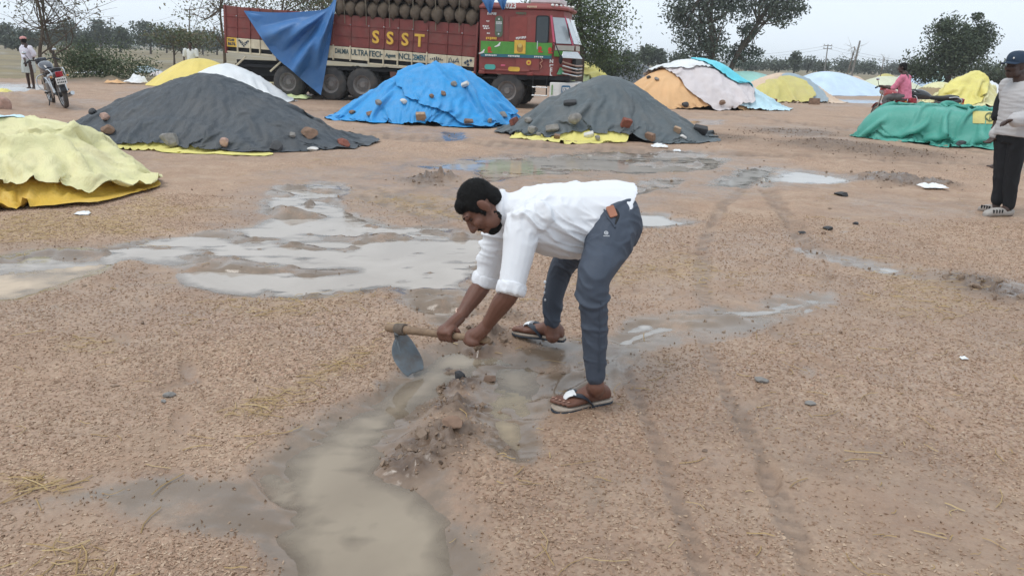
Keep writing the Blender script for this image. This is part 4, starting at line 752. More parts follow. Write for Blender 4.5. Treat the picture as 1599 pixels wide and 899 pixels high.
def leaves(name, pts, size, m, parent, ratio=.45, droop=.3):
    n = len(pts); d = rng.normal(size=(n, 3)); d[:, 2] -= droop; d /= np.linalg.norm(d, axis=1)[:, None]
    s = np.cross(d, rng.normal(size=(n, 3))); s /= np.linalg.norm(s, axis=1)[:, None] + 1e-9
    L_ = (size * (.6 + .8 * rng.random(n)))[:, None]; v = np.stack([pts - d * L_, pts + s * L_ * ratio - d * L_ * .1, pts + d * L_, pts - s * L_ * ratio - d * L_ * .1], 1).reshape(-1, 3)
    return mesh_np(name, v, 4 * np.arange(n)[:, None] + np.arange(4)[None], m, parent, smooth=False)
def tree(name, label, base, trunk, blobs, nleaf, lsize, m, bark=BARK, r0=.2, cl=.22, group=None, seed=1, clumps=26, cat='tree', nbr=16, ratio=.45, bare=0):
    """trunk: offsets from the base; blobs: (x, y, z, rx, ry, rz) from the base, filled with clumps of leaves"""
    rs = np.random.default_rng(seed); t = empty(name, base); tag(t, label, cat, group)
    mb = MB(); tp = [Vector(p) for p in trunk]; mb.tube(tp, [r0 * (1 - .75 * i / (len(tp) - 1)) for i in range(len(tp))], 9, 4)
    vol = np.array([b[3] * b[4] * b[5] for b in blobs]); pr = vol ** .67; pr /= pr.sum(); cs = []
    for i in range(clumps):
        b = blobs[rs.choice(len(blobs), p=pr)]; d = rs.normal(size=3); d /= np.linalg.norm(d); r = rs.random() ** .45
        cs.append((np.array(b[:3]) + d * r * np.array(b[3:]), np.array(b[3:])))
    for k, (c, br) in enumerate(cs):
        if k >= nbr: break
        a = tp[min(len(tp) - 1, int(len(tp) * (.35 + .65 * rs.random())))]; c_ = Vector(c); mid = a.lerp(c_, .5) + Vector(rs.normal(size=3)) * .12 * (c_ - a).length; mid.z -= .06 * (c_ - a).length
        rr = r0 * .38 * (.6 + .6 * rs.random()); mb.tube([a, mid, c_], [rr, rr * .55, rr * .15], 6, 4)
        if bare:
            for q in range(bare):
                e0 = mid.lerp(c_, rs.random()); dr = Vector(rs.normal(size=3)); dr.z = abs(dr.z) * .6; e1 = e0 + dr.normalized() * (c_ - a).length * (.25 + .4 * rs.random()); em = e0.lerp(e1, .5) + Vector(rs.normal(size=3)) * .06 * (e1 - e0).length
                mb.tube([e0, em, e1], [rr * .35, rr * .22, rr * .08], 4, 2)
    mb.build('trunk', bark, t)
    if nleaf:
        per = max(1, nleaf // len(cs)); pts = []
        for c, br in cs:
            sp = cl * (br.mean() + .4 * br.min()) * (.7 + .6 * rs.random()); d = rs.normal(size=(per, 3)); rad = np.linalg.norm(d, axis=1)[:, None]; d = d / rad * np.minimum(rad, 1.9); pts.append(c + d * sp * np.array([1.1, 1.1, .8]))
        leaves('crown', np.concatenate(pts), lsize, m, t, ratio)
    return t
def gb(px, Y, z=0.0):
    g = G(px, 300); d = ray(px, 100); x = d.x / d.y * Y; return Vector((x, Y, z))
S_ = lambda Y: Y / F0      # metres per pixel at a distance
# tall trees in the middle ground
Y = 62; b = gb(1118, Y); b.z = .0
tree('eucalyptus_tree', 'tall loose grey green tree rising over the white and cyan heap', b, [(0, 0, 0), (-.3, 0, 2), (-.7, 0, 4.5), (-.9, 0, 8)], [(-1.0, 0, 6.4, 1.9, 2, 3.6), (-3.2, .3, 5.2, .9, 1.2, 2.6), (-1.2, .5, 3.0, 1.5, 1.6, 2.2), (1.0, 0, 6.4, 1.2, 1.5, 1.8), (-3.0, 0, 8.2, 1.0, 1.2, 1.5)], 9500, .13, LF['grey'], r0=.3, cl=.27, seed=3, clumps=64, nbr=40)
b = gb(1135, Y + 1)
tree('eucalyptus_tree', 'leaning grey green tree spreading right over the seafoam heap', b, [(0, 0, 0), (.8, 0, 2.4), (2.1, 0, 4.6), (3.3, 0, 6.8)], [(2.8, 0, 6.7, 2.6, 1.8, 1.5), (4.3, 0, 5.6, 1.5, 1.4, 1.1), (1.4, 0, 3.6, .9, 1, 1.5), (2.3, 0, 8.0, 2.4, 1.5, 1.2), (1.0, .2, 2.2, 1.4, 1.2, 1.0)], 7000, .13, LF['grey'], r0=.24, cl=.27, seed=4, clumps=52, nbr=36)
Y = 45; b = gb(905, Y)
tree('broadleaf_tree', 'dense green tree standing behind the truck cab', b, [(0, 0, 0), (.1, 0, 1.5), (0, 0, 3), (-.2, 0, 5)], [(.3, 0, 3.6, 1.9, 1.9, 1.7), (-.3, 0, 4.9, 2.1, 2, 1.6), (.9, .4, 2.3, 1.2, 1.2, 1.1), (-1.8, 0, 3.4, 1.5, 1.5, 2.2)], 15000, .085, LF['mid'], r0=.24, cl=.30, seed=5, clumps=60)
b = gb(955, 50); tree('roadside_bush', 'scrubby dark bush beside the dense green tree', b, [(0, 0, 0), (.1, 0, .8), (0, 0, 1.6)], [(0, 0, 1.3, 1.4, 1.2, .9), (.9, 0, 1.0, 1.0, 1.0, .7), (-.9, 0, 1.4, 1., 1., .9)], 4500, .08, LF['dark'], r0=.08, cl=.3, seed=6, clumps=30, cat='bush')
Y = 62; b = gb(1483, Y)
tree('broadleaf_tree', 'rounded dark tree standing above the mint heap', b, [(0, 0, 0), (.1, 0, 1.2), (0, 0, 2.4), (.2, 0, 4)], [(-.1, 0, 2.2, 2.5, 2.3, 1.6), (.3, 0, 3.9, 2.0, 2, 1.5), (1.3, 0, 4.7, .9, .9, .9), (-.9, 0, 4.9, .7, .8, .7), (1.9, 0, 3.5, .9, .9, .9), (-1.9, 0, 1.6, 1.2, 1.2, 1.0)], 15000, .115, LF['dark'], r0=.28, cl=.26, seed=7, clumps=70)
b = gb(1550, 75); tree('roadside_bush', 'low dark scrub right of the rounded tree', b, [(0, 0, 0), (.1, 0, .8), (0, 0, 1.6)], [(0, 0, 1.0, 2.2, 1.5, 1.0), (1.9, 0, 1.0, 1.4, 1.2, 1.0), (-1.3, 0, .9, 1.4, 1.4, .9), (3.6, 0, 1.1, 1.6, 1.4, 1.0)], 5500, .12, LF['dark'], r0=.08, cl=.3, seed=8, clumps=36, cat='bush')
# left side
Y = 31; b = gb(68, Y)
tree('sparse_tree', 'sparse nearly bare tree behind the parked motorcycle', b, [(0, 0, 0), (-.1, 0, 1), (.15, 0, 2), (.1, 0, 3.4), (.3, 0, 4.6)], [(-.9, 0, 2.8, 1.0, 1, 1.1), (1.0, 0, 2.9, 1.2, 1, .8), (.2, 0, 3.6, 1.1, 1, .9), (.3, 0, 1.3, 1.1, .9, .7)], 800, .06, LF['sparse'], r0=.085, cl=.36, seed=9, clumps=34, nbr=30, bare=4)
b = gb(90, 31.5); b.x -= 0; tree('sparse_tree', 'second bare stem leaning right beside the sparse tree', b, [(0, 0, 0), (-.1, 0, 1), (-.3, 0, 2.2), (-.2, 0, 4.2)], [(.8, 0, 2.6, 1.1, .8, .7), (0, 0, 3.4, .8, .7, .8)], 260, .06, LF['sparse'], r0=.08, cl=.4, seed=19, clumps=18, nbr=18, bare=4)
b = gb(160, 34); tree('leafy_bush', 'wide green bush behind the motorcycle', b, [(0, 0, 0), (.1, 0, .4), (0, 0, .8)], [(0, 0, .6, 1.6, 1.1, .7), (-1.1, -.2, .6, 1.0, 1, .7), (1.1, 0, .45, 1.0, .9, .5), (-.4, .1, .95, .9, .8, .45)], 9000, .05, LF['bush'], r0=.05, cl=.30, seed=10, clumps=50, cat='bush')
Y = 33; b = gb(350, Y)
tree('flowering_tree', 'thin tree with red blossoms behind the truck\'s rear end', b, [(0, 0, 0), (.05, 0, 1.5), (0, 0, 3), (.3, 0, 4.5)], [(-.9, 0, 2.7, 1.0, .8, .7), (.8, 0, 3.4, 1.3, 1, .7), (-.5, 0, 1.8, .8, .7, .35), (-.1, 0, 3.7, 1.0, .9, .6)], 700, .06, LF['flower'], r0=.075, cl=.4, seed=11, clumps=30, nbr=28, bare=3)
b = gb(440, 36); tree('flowering_tree', 'leafy red blossomed tree behind the truck\'s blue tarpaulin', b, [(0, 0, 0), (-.2, 0, 1.5), (.1, 0, 3), (.4, 0, 4.5)], [(.8, 0, 3.6, 1.7, 1.2, .8), (-1.2, 0, 3.6, 1.3, 1, .8), (2.2, 0, 3.5, 1.0, 1, .7)], 2600, .06, LF['flower'], r0=.085, cl=.34, seed=12, clumps=44, nbr=36, bare=2)
b = gb(505, 40); tree('broadleaf_tree', 'green tree behind the truck above the blue tarpaulin', b, [(0, 0, 0), (.1, 0, 2), (0, 0, 4)], [(0, 0, 4.2, 1.6, 1.4, 1.0), (1.2, 0, 4.4, 1.2, 1.2, .9)], 4000, .08, LF['mid'], r0=.09, cl=.34, seed=13, clumps=30)
b = gb(272, 60); tree('flowering_tree', 'small tree with orange red blossoms in the field', b, [(0, 0, 0), (.05, 0, .8), (0, 0, 1.6)], [(0, 0, 2.2, 1.9, 1.2, .55), (.9, 0, 2.0, 1.3, 1, .5)], 1500, .10, LF['flower'], r0=.09, cl=.32, seed=14, clumps=24)
b = gb(305, 66); tree('flowering_tree', 'second small blossoming tree right of the orange red one', b, [(0, 0, 0), (.05, 0, .8), (0, 0, 1.6)], [(0, 0, 2.0, 1.6, 1.2, .6)], 1100, .10, LF['flower'], r0=.09, cl=.32, seed=15, clumps=20)
# the far row on the left, one tree at a time
FARL = [(-20,34,150,46),(12,40,150,40),(48,46,165,30),(78,48,170,28),(103,30,150,46),(140,48,165,36),(160,34,150,40),(190,42,160,34),(237,33,140,44),(262,46,165,36),(285,46,165,34),(318,48,160,34),(340,52,165,28),(135,58,120,22),(32,55,120,26)]
for i, (px, ytop, Yd, wpx) in enumerate(sorted(FARL)):
    b = gb(px, Yd); top = P(px, ytop, Yd).z; hw_ = wpx / 2 * S_(Yd) * 1.05; H_ = max(2.5, top); s_ = 40 + i
    tree('far_tree', 'far hazy tree, %s from left in the row across the field' % ORD[i], b, [(0, 0, 0), (.1, 0, H_ * .3), (0, 0, H_ * .6)], [(0, 0, H_ * .62, hw_ * .95, hw_ * .8, H_ * .32), (hw_ * .45, 0, H_ * .45, hw_ * .6, hw_ * .6, H_ * .25), (-hw_ * .45, 0, H_ * .48, hw_ * .6, hw_ * .6, H_ * .25), (0, 0, H_ * .82, hw_ * .55, hw_ * .5, H_ * .16)], 1500, .30, LF['grey' if i % 3 else 'dark'], r0=.2, cl=.30, seed=s_, clumps=26, nbr=8, group='row of trees across the field')
# the far row on the right
FARR = [(985,76,150,26),(1012,66,140,24),(1032,70,140,14),(1060,82,160,26),(1165,96,200,36),(1217,92,180,26),(1241,76,170,13),(1262,90,200,28),(1285,94,210,30),(1320,92,200,34),(1352,96,220,36),(1395,98,230,40),(1425,100,240,36),(1193,96,230,40)]
for i, (px, ytop, Yd, wpx) in enumerate(sorted(FARR)):
    b = gb(px, Yd); H_ = max(2.6, P(px, ytop, Yd).z); hw_ = wpx / 2 * S_(Yd) * 1.05
    tree('far_tree', 'far hazy tree, %s from left on the right horizon' % ORD[i], b, [(0, 0, 0), (.1, 0, H_ * .4), (0, 0, H_ * .7)], [(0, 0, H_ * .60, hw_ * .9, hw_ * .8, H_ * .34), (hw_ * .4, 0, H_ * .42, hw_ * .6, hw_ * .6, H_ * .28), (-hw_ * .4, 0, H_ * .45, hw_ * .6, hw_ * .6, H_ * .25)], 1100, .30, LF['dark' if i % 2 else 'grey'], r0=.2, cl=.30, seed=80 + i, clumps=22, nbr=6, group='row of trees on the right horizon')
# distant wood that reads as one mass
pts = []
for k in range(260):
    Yd = 240 + 160 * rng.random(); x_ = (rng.random() * 2 - 1) * Yd * .85; hh = 2.0 + 3.2 * rng.random() + 1.5 * (math.sin(x_ * .03) > .5); c = np.array([x_, Yd, hh * .55]); d = rng.normal(size=(70, 3)).clip(-1.7, 1.7); pts.append(c + d * np.array([3.2, 3, hh * .30]))
pts = np.concatenate(pts); pts[:, 2] = np.abs(pts[:, 2]); tag(leaves('distant_wood', pts, .55, LF['dark'], None), 'hazy dark belt of distant trees along the horizon', 'woodland', kind='stuff')
# low hill behind
u = np.linspace(-1, 1, 80); hv = []; hf = []
for j, zz in enumerate((0, 1)):
    for k, q in enumerate(u): hv.append((q * 600 + 150, 840 + 40 * j, zz * .28 * (4 + 14 * math.exp(-((q - .15) / .05) ** 2) + 10 * math.exp(-((q + .2) / .12) ** 2) + 3 * float(fbm(np.array([q * 9.]), np.array([1.]), 3)[0]))))
hill = mesh_np('hills', hv, [(k, k + 1, 81 + k, 80 + k) for k in range(79)], mat('hill_scrub', (.07, .09, .07), .9)); tag(hill, kind='structure')
# bare small trees, poles, wires
b = gb(1325, 66); tree('bare_tree', 'thin leafless tree on the right skyline left of the leaning pole', b, [(0, 0, 0), (.05, 0, 1.2), (.2, 0, 2.2), (.3, 0, 3.2)], [(.2, 0, 2.9, 1.1, .8, 1.0)], 0, .1, LF['dark'], BARKG, r0=.07, seed=21, clumps=14, nbr=14, bare=3)
b = gb(1377, 66); tree('bare_tree', 'short leafless tree on the right skyline beside man in pink', b, [(0, 0, 0), (.05, 0, 1.2), (.1, 0, 2.4)], [(.15, 0, 2.2, .6, .6, .7)], 0, .1, LF['dark'], BARKG, r0=.06, seed=22, clumps=10, nbr=10, bare=3)
b = gb(1218, 190)
CONC = mat('pole_concrete', (.22, .21, .20), .8)
def pole(px, ytop, Yd, lean, label, arms=2, r=.11):
    b = gb(px, Yd); top = P(px + lean, ytop, Yd); t = empty('electric_pole', b); tag(t, label, 'electric pole', 'electric poles')
    MB().tube([(0, 0, 0), top - b], [r, r * .7], 8).build('post', CONC, t)
    tops = []
    for k in range(arms):
        q = (top - b) * (.97 - .09 * k); MB().box(q, (1.3, .09, .09)).build('cross_arm', CONC, t)
        for s_ in (-.55, 0, .55): MB().lathe([(.03, 0), (.055, .05), (.03, .10), (.05, .14), (.02, .18)], 8, c=q + Vector((s_, 0, .045))).build('insulator', CONC, t)
        tops.append(b + q)
    return tops
pA = pole(296, 13, 95, 0, 'electric pole standing in the left field behind the truck'); pB = pole(1289, 70, 120, 4, 'slightly leaning electric pole on the right horizon'); pC = pole(1331, 64, 72, 12, 'strongly leaning bare pole before the right horizon', 0); pD = pole(1591, 98, 130, 0, 'distant electric pole at right edge behind man in cap'); pE = pole(173, 28, 170, 0, 'distant electric pole among trees left of bush'); pF = pole(1000, 72, 150, 0, 'distant electric pole right of dense green tree')
WIRE = mat('wire', (.16, .17, .18), .5)
def wire(a, b, sag, label, r=.012):
    pts = [a.lerp(b, t) - Vector((0, 0, sag * 4 * t * (1 - t))) for t in np.linspace(0, 1, 14)]; tag(MB().tube(pts, r, 4).build('power_line', WIRE), label, 'power line', 'wires between the electric poles')
wire(pB[0], pD[0], 1.2, 'upper wire running right from the right horizon pole'); wire(pB[1], pD[1], 1.2, 'lower wire running right from the right horizon pole'); wire(pB[0], pF[0], 1.5, 'upper wire between right horizon pole and pole by green tree'); wire(pB[1], pF[1], 1.5, 'lower wire between right horizon pole and pole by green tree')
wire(pA[0], P(860, 30, 100), 1.0, 'upper wire running right from the left field pole'); wire(pA[0], pE[0], 1.2, 'upper wire between the two left field poles'); wire(pA[1], pE[1], 1.2, 'lower wire between the two left field poles')

# the damp air: far things fade a little
hzm = bpy.data.materials.new('haze_air'); hzm.use_nodes = True; N = hzm.node_tree.nodes; N.remove(N['Principled BSDF']); pv = N.new('ShaderNodeVolumePrincipled'); pv.inputs['Color'].default_value = (.93, .95, .97, 1); pv.inputs['Density'].default_value = .0006; hzm.node_tree.links.new(pv.outputs[0], N['Material Output'].inputs['Volume'])
tag(MB().box((0, 445, 5.7), (6400, 1030, 13.6)).build('haze', hzm, None, False), kind='stuff')
# ================================================================== THE TRUCK, ITS SACKS AND ITS TARPAULIN
RED = mat('truck_maroon', (.245, .050, .042), .5, .4, .15, 3, dirt=(.20, .12, .09, 1), dirt_amt=.18, dscale=2.2); RED2 = mat('cargo_maroon', (.20, .052, .045), .65, .3, .2, 3, dirt=(.16, .10, .08, 1), dirt_amt=.3, dscale=2.6, bump=.2, bscale=14)
CREAM = mat('board_cream', (.62, .54, .39), .65, .3, .12, 4, dirt=(.33, .24, .16, 1), dirt_amt=.25, dscale=5); BLK = mat('chassis_black', (.018, .018, .02), .7, .3); RUB = mat('tyre_rubber', (.062, .060, .060), .85, .2, .3, 5, dirt=(.12, .095, .075, 1), dirt_amt=.4, dscale=4, bump=.3, bscale=30); RIM = mat('rim_steel', (.19, .175, .165), .6, .4, dirt=(.13, .09, .07, 1), dirt_amt=.5, dscale=8)
GRN = mat('band_green', (.085, .27, .045), .5, var=.15); TEAL = mat('band_teal', (.03, .13, .17), .5); YLW = mat('paint_yellow', (.66, .40, .06), .6, var=.2); WHT = mat('paint_white', (.74, .73, .70), .55, dirt=(.4, .33, .26, 1), dirt_amt=.2, dscale=6); INK = mat('paint_dark', (.03, .05, .08), .6); REDP = mat('paint_red', (.50, .045, .03), .5); GLS = mat('dark_glass', (.035, .045, .05), .08, .5, .05); WSG = mat('pale_windscreen', (.42, .47, .50), .06, .6, .1, coat=.5); CHR = mat('dull_chrome', (.55, .56, .57), .25, .5, metal=.9); PNK = mat('paint_pink', (.55, .10, .16), .5); OLV = mat('sign_olive', (.10, .13, .08), .5)
TRUCK = empty('cargo_truck'); tag(TRUCK, 'maroon and cream cargo truck loaded with sacks behind the blue heap', 'truck')
_fw = G(790, 169.5); _phi = math.atan2(-1.35, 7.5); TRUCK.location = (_fw.x, _fw.y, 0); TRUCK.rotation_euler = (0, 0, _phi)
TM = Matrix.Translation(TRUCK.location) @ Matrix.Rotation(_phi, 4, 'Z')
W2 = 2.5           # local y runs 0 (side nearest the camera) to 2.5; x runs forward from the front axle
def tb(name, c, d, m, parent=None, bevel=.012, rot=None): return MB().box(c, d, rot).build(name, m, parent or TRUCK, False, bevel)
def SIDE(x, z, y=-.012): return Matrix(((1, 0, 0, x), (0, 0, -1, y), (0, 1, 0, z), (0, 0, 0, 1)))
tb('chassis', (-3.7, 1.25, .82), (10.6, .9, .28), BLK); tb('chassis_beam', (-4.9, 1.25, .98), (8.2, 2.2, .10), BLK); tb('under_frame', (-3.4, 1.35, .62), (5.6, .5, .5), BLK); tb('rear_frame', (-8.2, 1.35, .75), (1.6, .6, .6), BLK)
def wheel(x, y, r=.52, wdt=.30, front=False):
    t = empty('wheel', (x, y, r)); t.parent = TRUCK; m = Matrix.Rotation(R_(90), 3, 'X')
    MB().lathe([(r * .56, -wdt / 2 + .02), (r * .62, -wdt / 2), (r * .90, -wdt / 2 + .012), (r * .975, -wdt / 2 + .05), (r, -wdt / 2 + .09), (r, wdt / 2 - .09), (r * .975, wdt / 2 - .05), (r * .9, wdt / 2 - .012), (r * .56, wdt / 2), (r * .54, 0), (r * .56, -wdt / 2 + .02)], 40, m, caps=False).build('tyre', RUB, t)
    tr = MB()
    for k in range(36):
        a = 2 * math.pi * k / 36; q = Matrix.Rotation(a, 3, 'Y'); tr.box(q @ Vector((0, -.07 * (1 if k % 2 else -1), r + .004)), (.045, .11, .016), q)
    tr.build('tread', RUB, t, False)
    d = .10 if front else -.02
    MB().lathe([(.02, wdt / 2 + d * .3 - .05), (r * .16, wdt / 2 + d * .3 - .05), (r * .20, wdt / 2 - .08), (r * .42, wdt / 2 - .10), (r * .50, wdt / 2 - .02), (r * .57, wdt / 2 - .005), (r * .57, wdt / 2 - .20)], 32, m).build('rim', RIM, t)
    nb = MB()
    for k in range(10): a = 2 * math.pi * k / 10; nb.lathe([(.018, 0), (.018, .03), (.008, .035)], 6, m, (math.cos(a) * r * .30, -wdt / 2 + .07, math.sin(a) * r * .30))
    nb.build('wheel_nut', RIM, t)
for x in (0, -4.65, -5.7, -7.15):
    wheel(x, .20, front=(x == 0))
    if x: wheel(x, .54)
    wheel(x, W2 - .2)
for x in (0, -4.65, -5.7, -7.15): MB().tube([(x, .3, .52), (x, W2 - .3, .52)], .09, 10).build('axle', BLK, TRUCK)
# --- cab
CABZ0, CABZ1 = 1.02, 2.98
def prism(pts, z0, z1, inset=0): return MB().loft([[Vector((x, y, z0)) for x, y in pts], [Vector((x, y, z1)) for x, y in pts]])
plan = [(-.88, .02), (1.38, .02), (1.90, .38), (2.0, .9), (2.0, W2 - .9), (1.90, W2 - .38), (1.38, W2 - .02), (-.88, W2 - .02)]
def ring_(z, rake): return [Vector((x - (rake if x > 1.5 else rake * .35 if x > 1 else 0), y, z)) for x, y in plan]
MB().loft([ring_(1.0, 0), ring_(1.85, .0), ring_(2.72, .30), ring_(2.86, .30)]).build('cab_shell', RED, TRUCK, False, .02)
MB().loft([[Vector((x * 1.0 + (.14 if x > 1.5 else .05 if x > 1 else -.02), (y - 1.25) * 1.05 + 1.25, z)) for x, y in [(p.x, p.y) for p in ring_(0, .3)]] for z in (2.865, 2.93)] + [[Vector((p.x * .93, (p.y - 1.25) * .93 + 1.25, 3.04)) for p in ring_(0, .3)]]).build('roof_visor', RED, TRUCK, False, .015)
tb('roof_box', (1.05, 1.0, 3.13), (.9, 1.5, .16), mat('roof_box_pale', (.62, .55, .54), .5), bevel=.03)
for k in range(6): MB().ell((1.30 + .1 * k, .0 + .16 * k, 2.99), (.05, .05, .04)).build('roof_lamp', WHT, TRUCK)
tb('sleeper_panel', (-.28, .008, 2.28), (.30, .02, .78), RED, bevel=.006)
d = tb('door', (.62, .003, 1.92), (.72, .03, 1.56), RED, bevel=.008)
tb('door_panel', (.30, -.008, 2.30), (.54, .022, .70), mat('panel_rust_red', (.25, .052, .040), .5), bevel=.008)
def rpl(name, x, z, w_, h_, r, m, y, parent=None, th=.012, par=TRUCK): 
    mb = MB(); mb.rbox((0, 0, 0), (w_, h_, th), r, None, 4); o = mb.build(name, m, par); o.data.transform(SIDE(x, z, y)); return o
rpl('window_frame', 1.03, 2.30, .40, .80, .08, BLK, -.022); rpl('side_window', 1.03, 2.30, .34, .73, .07, GLS, -.030)
rpl('sleeper_window', -.28, 2.36, .24, .60, .11, OLV, -.022); rpl('sleeper_glass', -.28, 2.36, .17, .30, .03, mat('grille_grey', (.16, .19, .18), .4), -.030)
for zz in (2.15, 2.57): rpl('star_mark', -.28, zz, .05, .05, .024, WHT, -.034, th=.008)
text('lettering', 'SSSS', .10, WHT, TRUCK, SIDE(-.28, 2.46, -.034), .004, .002)
rpl('green_band', .26, 1.76, 2.16, .36, .01, GRN, -.024); rpl('teal_band', .26, 1.535, 2.16, .09, .01, TEAL, -.024)
rpl('picture_panel', .38, 1.80, .34, .38, .01, YLW, -.036); rpl('picture_mark', .38, 1.77, .18, .24, .08, mat('picture_ochre', (.35, .19, .04), .6), -.044); rpl('picture_halo', .38, 1.84, .12, .12, .055, mat('picture_gold', (.60, .45, .14), .6), -.050)
for x, z, c in ((-.55, 1.72, REDP), (.98, 1.77, REDP), (1.28, 1.75, REDP)):
    rpl('red_emblem', x, z, .11, .13, .05, c, -.036); rpl('emblem_leaf', x + .02, z - .09, .14, .04, .018, REDP, -.044)
for x, z, a in ((-.28, 1.84, .3), (-.76, 1.63, .25)):
    mb = MB()
    for q in range(3): mb.ell((.03 * q - .03, .03 * (q - 1), 0), (.10 - .02 * q, .022, .004), Matrix.Rotation(a + .35 * q, 3, 'Z'), 10, 5)
    o = mb.build('bird_mark', WHT, TRUCK); o.data.transform(SIDE(x, z, -.036))
def scr(name, x, z, w_, h_, m, n=6, seed=0, y=-.03, ang=0):
    """a short row of brush strokes: hand painted script too small to read"""
    rs = random.Random(seed); mb = MB()
    for k in range(n):
        cx = (k + .5) / n * w_ - w_ / 2; mb.box((cx, rs.uniform(-.1, .1) * h_, 0), (w_ / n * rs.uniform(.55, .8), h_ * rs.uniform(.5, 1), .006), Matrix.Rotation(rs.uniform(-.4, .4), 3, 'Z'))
        mb.box((cx, h_ * .35, 0.001), (w_ / n * .9, h_ * .16, .006))
    o = mb.build(name, m, TRUCK, False); o.data.transform(SIDE(x, z, y) @ Matrix.Rotation(ang, 4, 'Z')); return o
text('lettering', '2023', .22, WHT, TRUCK, SIDE(.02, 2.94, -.06), .004, .006); scr('painted_script', -.5, 2.72, .28, .07, WHT, 6, 1); scr('painted_script', .38, 2.74, .32, .08, OLV, 6, 2); scr('painted_script', -.5, 2.02, .34, .08, YLW, 6, 3); scr('painted_script', .40, 2.06, .32, .07, WHT, 7, 4, ang=.12); scr('painted_script', -.5, 1.535, .36, .05, WHT, 7, 5, -.036); scr('painted_script', .2, 1.535, .36, .05, WHT, 7, 6, -.036); scr('painted_script', .95, 1.535, .28, .05, WHT, 5, 7, -.036); scr('roof_script', .70, 2.93, .30, .06, mat('script_tan', (.6, .45, .3), .6), 5, 8, -.06)
for k, z in enumerate((2.36, 2.30, 2.5, 2.16)): scr('painted_dots', -.68 + .03 * k, z, .10 if k > 1 else .2, .045, WHT, 3, 20 + k)
rpl('fish_mark', -.52, 1.20, .34, .15, .07, mat('paint_aqua', (.08, .36, .31), .5), -.034); rpl('bottle_mark', .22, 1.16, .36, .13, .06, YLW, -.034); rpl('flower_mark', .66, 1.36, .15, .15, .07, YLW, -.034); rpl('flower_heart', .66, 1.36, .06, .06, .028, REDP, -.042); rpl('rim_mark', -.12, 1.26, .14, .05, .02, PNK, -.034)
MB().tube([(1.02, -.03, 1.50), (1.07, -.03, 1.42), (1.0, -.03, 1.35), (1.06, -.03, 1.27), (1.02, -.03, 1.20)], [.03, .035, .03, .03, .015], 8, 4, flat=.3).build('snake_mark', mat('paint_peach', (.60, .34, .24), .6), TRUCK)
for k, z in enumerate((1.42, 1.30, 1.18, 1.06)): text('lettering', 'NLEL'[k], .15, WHT, TRUCK, SIDE(1.34, z, -.012) @ Matrix.Rotation(R_(-90 if k == 1 else 0), 4, 'Z'), .004, .004)
# wheel arch of the cab
arch = [(math.cos(a) * .74, math.sin(a) * .62) for a in np.linspace(math.pi * .97, math.pi * .03, 14)]
tb('wheel_arch', (-.05, .0, 1.12), (1.5, .05, .07), RED, bevel=.02); tb('wheel_arch', (-.78, .0, 1.04), (.2, .05, .10), RED, bevel=.02); tb('wheel_arch', (.70, .0, 1.04), (.2, .05, .10), RED, bevel=.02)
tb('cab_floor', (.9, 1.25, .94), (2.0, 2.3, .14), BLK); tb('arch_well', (-.1, .62, .88), (1.3, 1.1, .06), BLK)
# front: screens, grille, bumper
def quadp(name, a, b, c, d_, m, th=.015):
    a, b, c, d_ = map(Vector, (a, b, c, d_)); n = (b - a).cross(d_ - a).normalized(); n = n if n.y < .3 else -n
    mb = MB(); mb.loft([[p + n * .004 for p in (a, b, c, d_)], [p + n * (th + .004) for p in (a, b, c, d_)]]); return mb.build(name, m, TRUCK, False, .004)
quadp('corner_windscreen', (1.44, .05, 1.93), (1.86, .34, 1.93), (1.62, .34, 2.66), (1.30, .06, 2.66), WSG); quadp('windscreen', (1.92, .46, 1.93), (2.0, .95, 1.93), (1.70, .95, 2.66), (1.64, .44, 2.66), WSG); quadp('windscreen', (2.0, 1.0, 1.93), (2.0, 1.9, 1.93), (1.70, 1.9, 2.66), (1.70, 1.0, 2.66), WSG)
MB().tube([(1.74, .20, 2.5), (1.80, .24, 2.2), (1.84, .22, 2.05)], [.03, .07, .01], 8, 3, flat=.3).build('hanging_tassel', BLK, TRUCK)
MB().tube([(1.90, .38, 1.90), (1.62, .38, 2.70)], .035, 6).build('screen_pillar', PNK, TRUCK); MB().tube([(1.40, .01, 1.90), (1.27, .01, 2.70)], .035, 6).build('screen_pillar', PNK, TRUCK)
quadp('screen_sill', (1.42, .0, 1.74), (1.95, .36, 1.74), (1.95, .36, 1.88), (1.42, .0, 1.88), mat('sill_grey', (.40, .38, .33), .5)); quadp('green_corner', (1.40, .0, 1.56), (1.90, .36, 1.56), (1.90, .36, 1.73), (1.40, .0, 1.73), GRN); quadp('front_sill', (1.99, .4, 1.74), (2.02, 1.2, 1.74), (2.02, 1.2, 1.88), (1.99, .4, 1.88), mat('sill_grey2', (.40, .38, .33), .5))
quadp('sun_flap', (1.62, -.10, 1.52), (2.22, .30, 1.50), (2.05, .36, 1.70), (1.66, .04, 1.70), CHR, .03); tb('grille', (1.98, 1.2, 1.28), (.10, 1.7, .55), BLK); 
for k in range(4): MB().tube([(1.66, .06, 1.42 - .11 * k), (1.96, .24, 1.33 - .10 * k), (2.06, .60, 1.31 - .10 * k), (2.06, 1.9, 1.31 - .1 * k)], .025, 6, 3).build('grille_bar', CHR if k % 2 else mat('bar_orange', (.38, .25, .20), .4), TRUCK)
quadp('leaf_mark', (1.50, .06, 1.05), (1.72, .20, 1.05), (1.64, .16, 1.25), (1.58, .1, 1.25), mat('paint_leaf', (.12, .36, .20), .5))
MB().loft([[Vector((x, y, z)) for x, y in [(1.32, -.04), (1.60, -.02), (2.02, .30), (2.14, .9), (2.14, W2 - .9), (2.0, W2 - .3), (1.32, W2), (1.40, 1.2)]] for z in (.36, .82)]).build('bumper', WHT, TRUCK, False, .02)
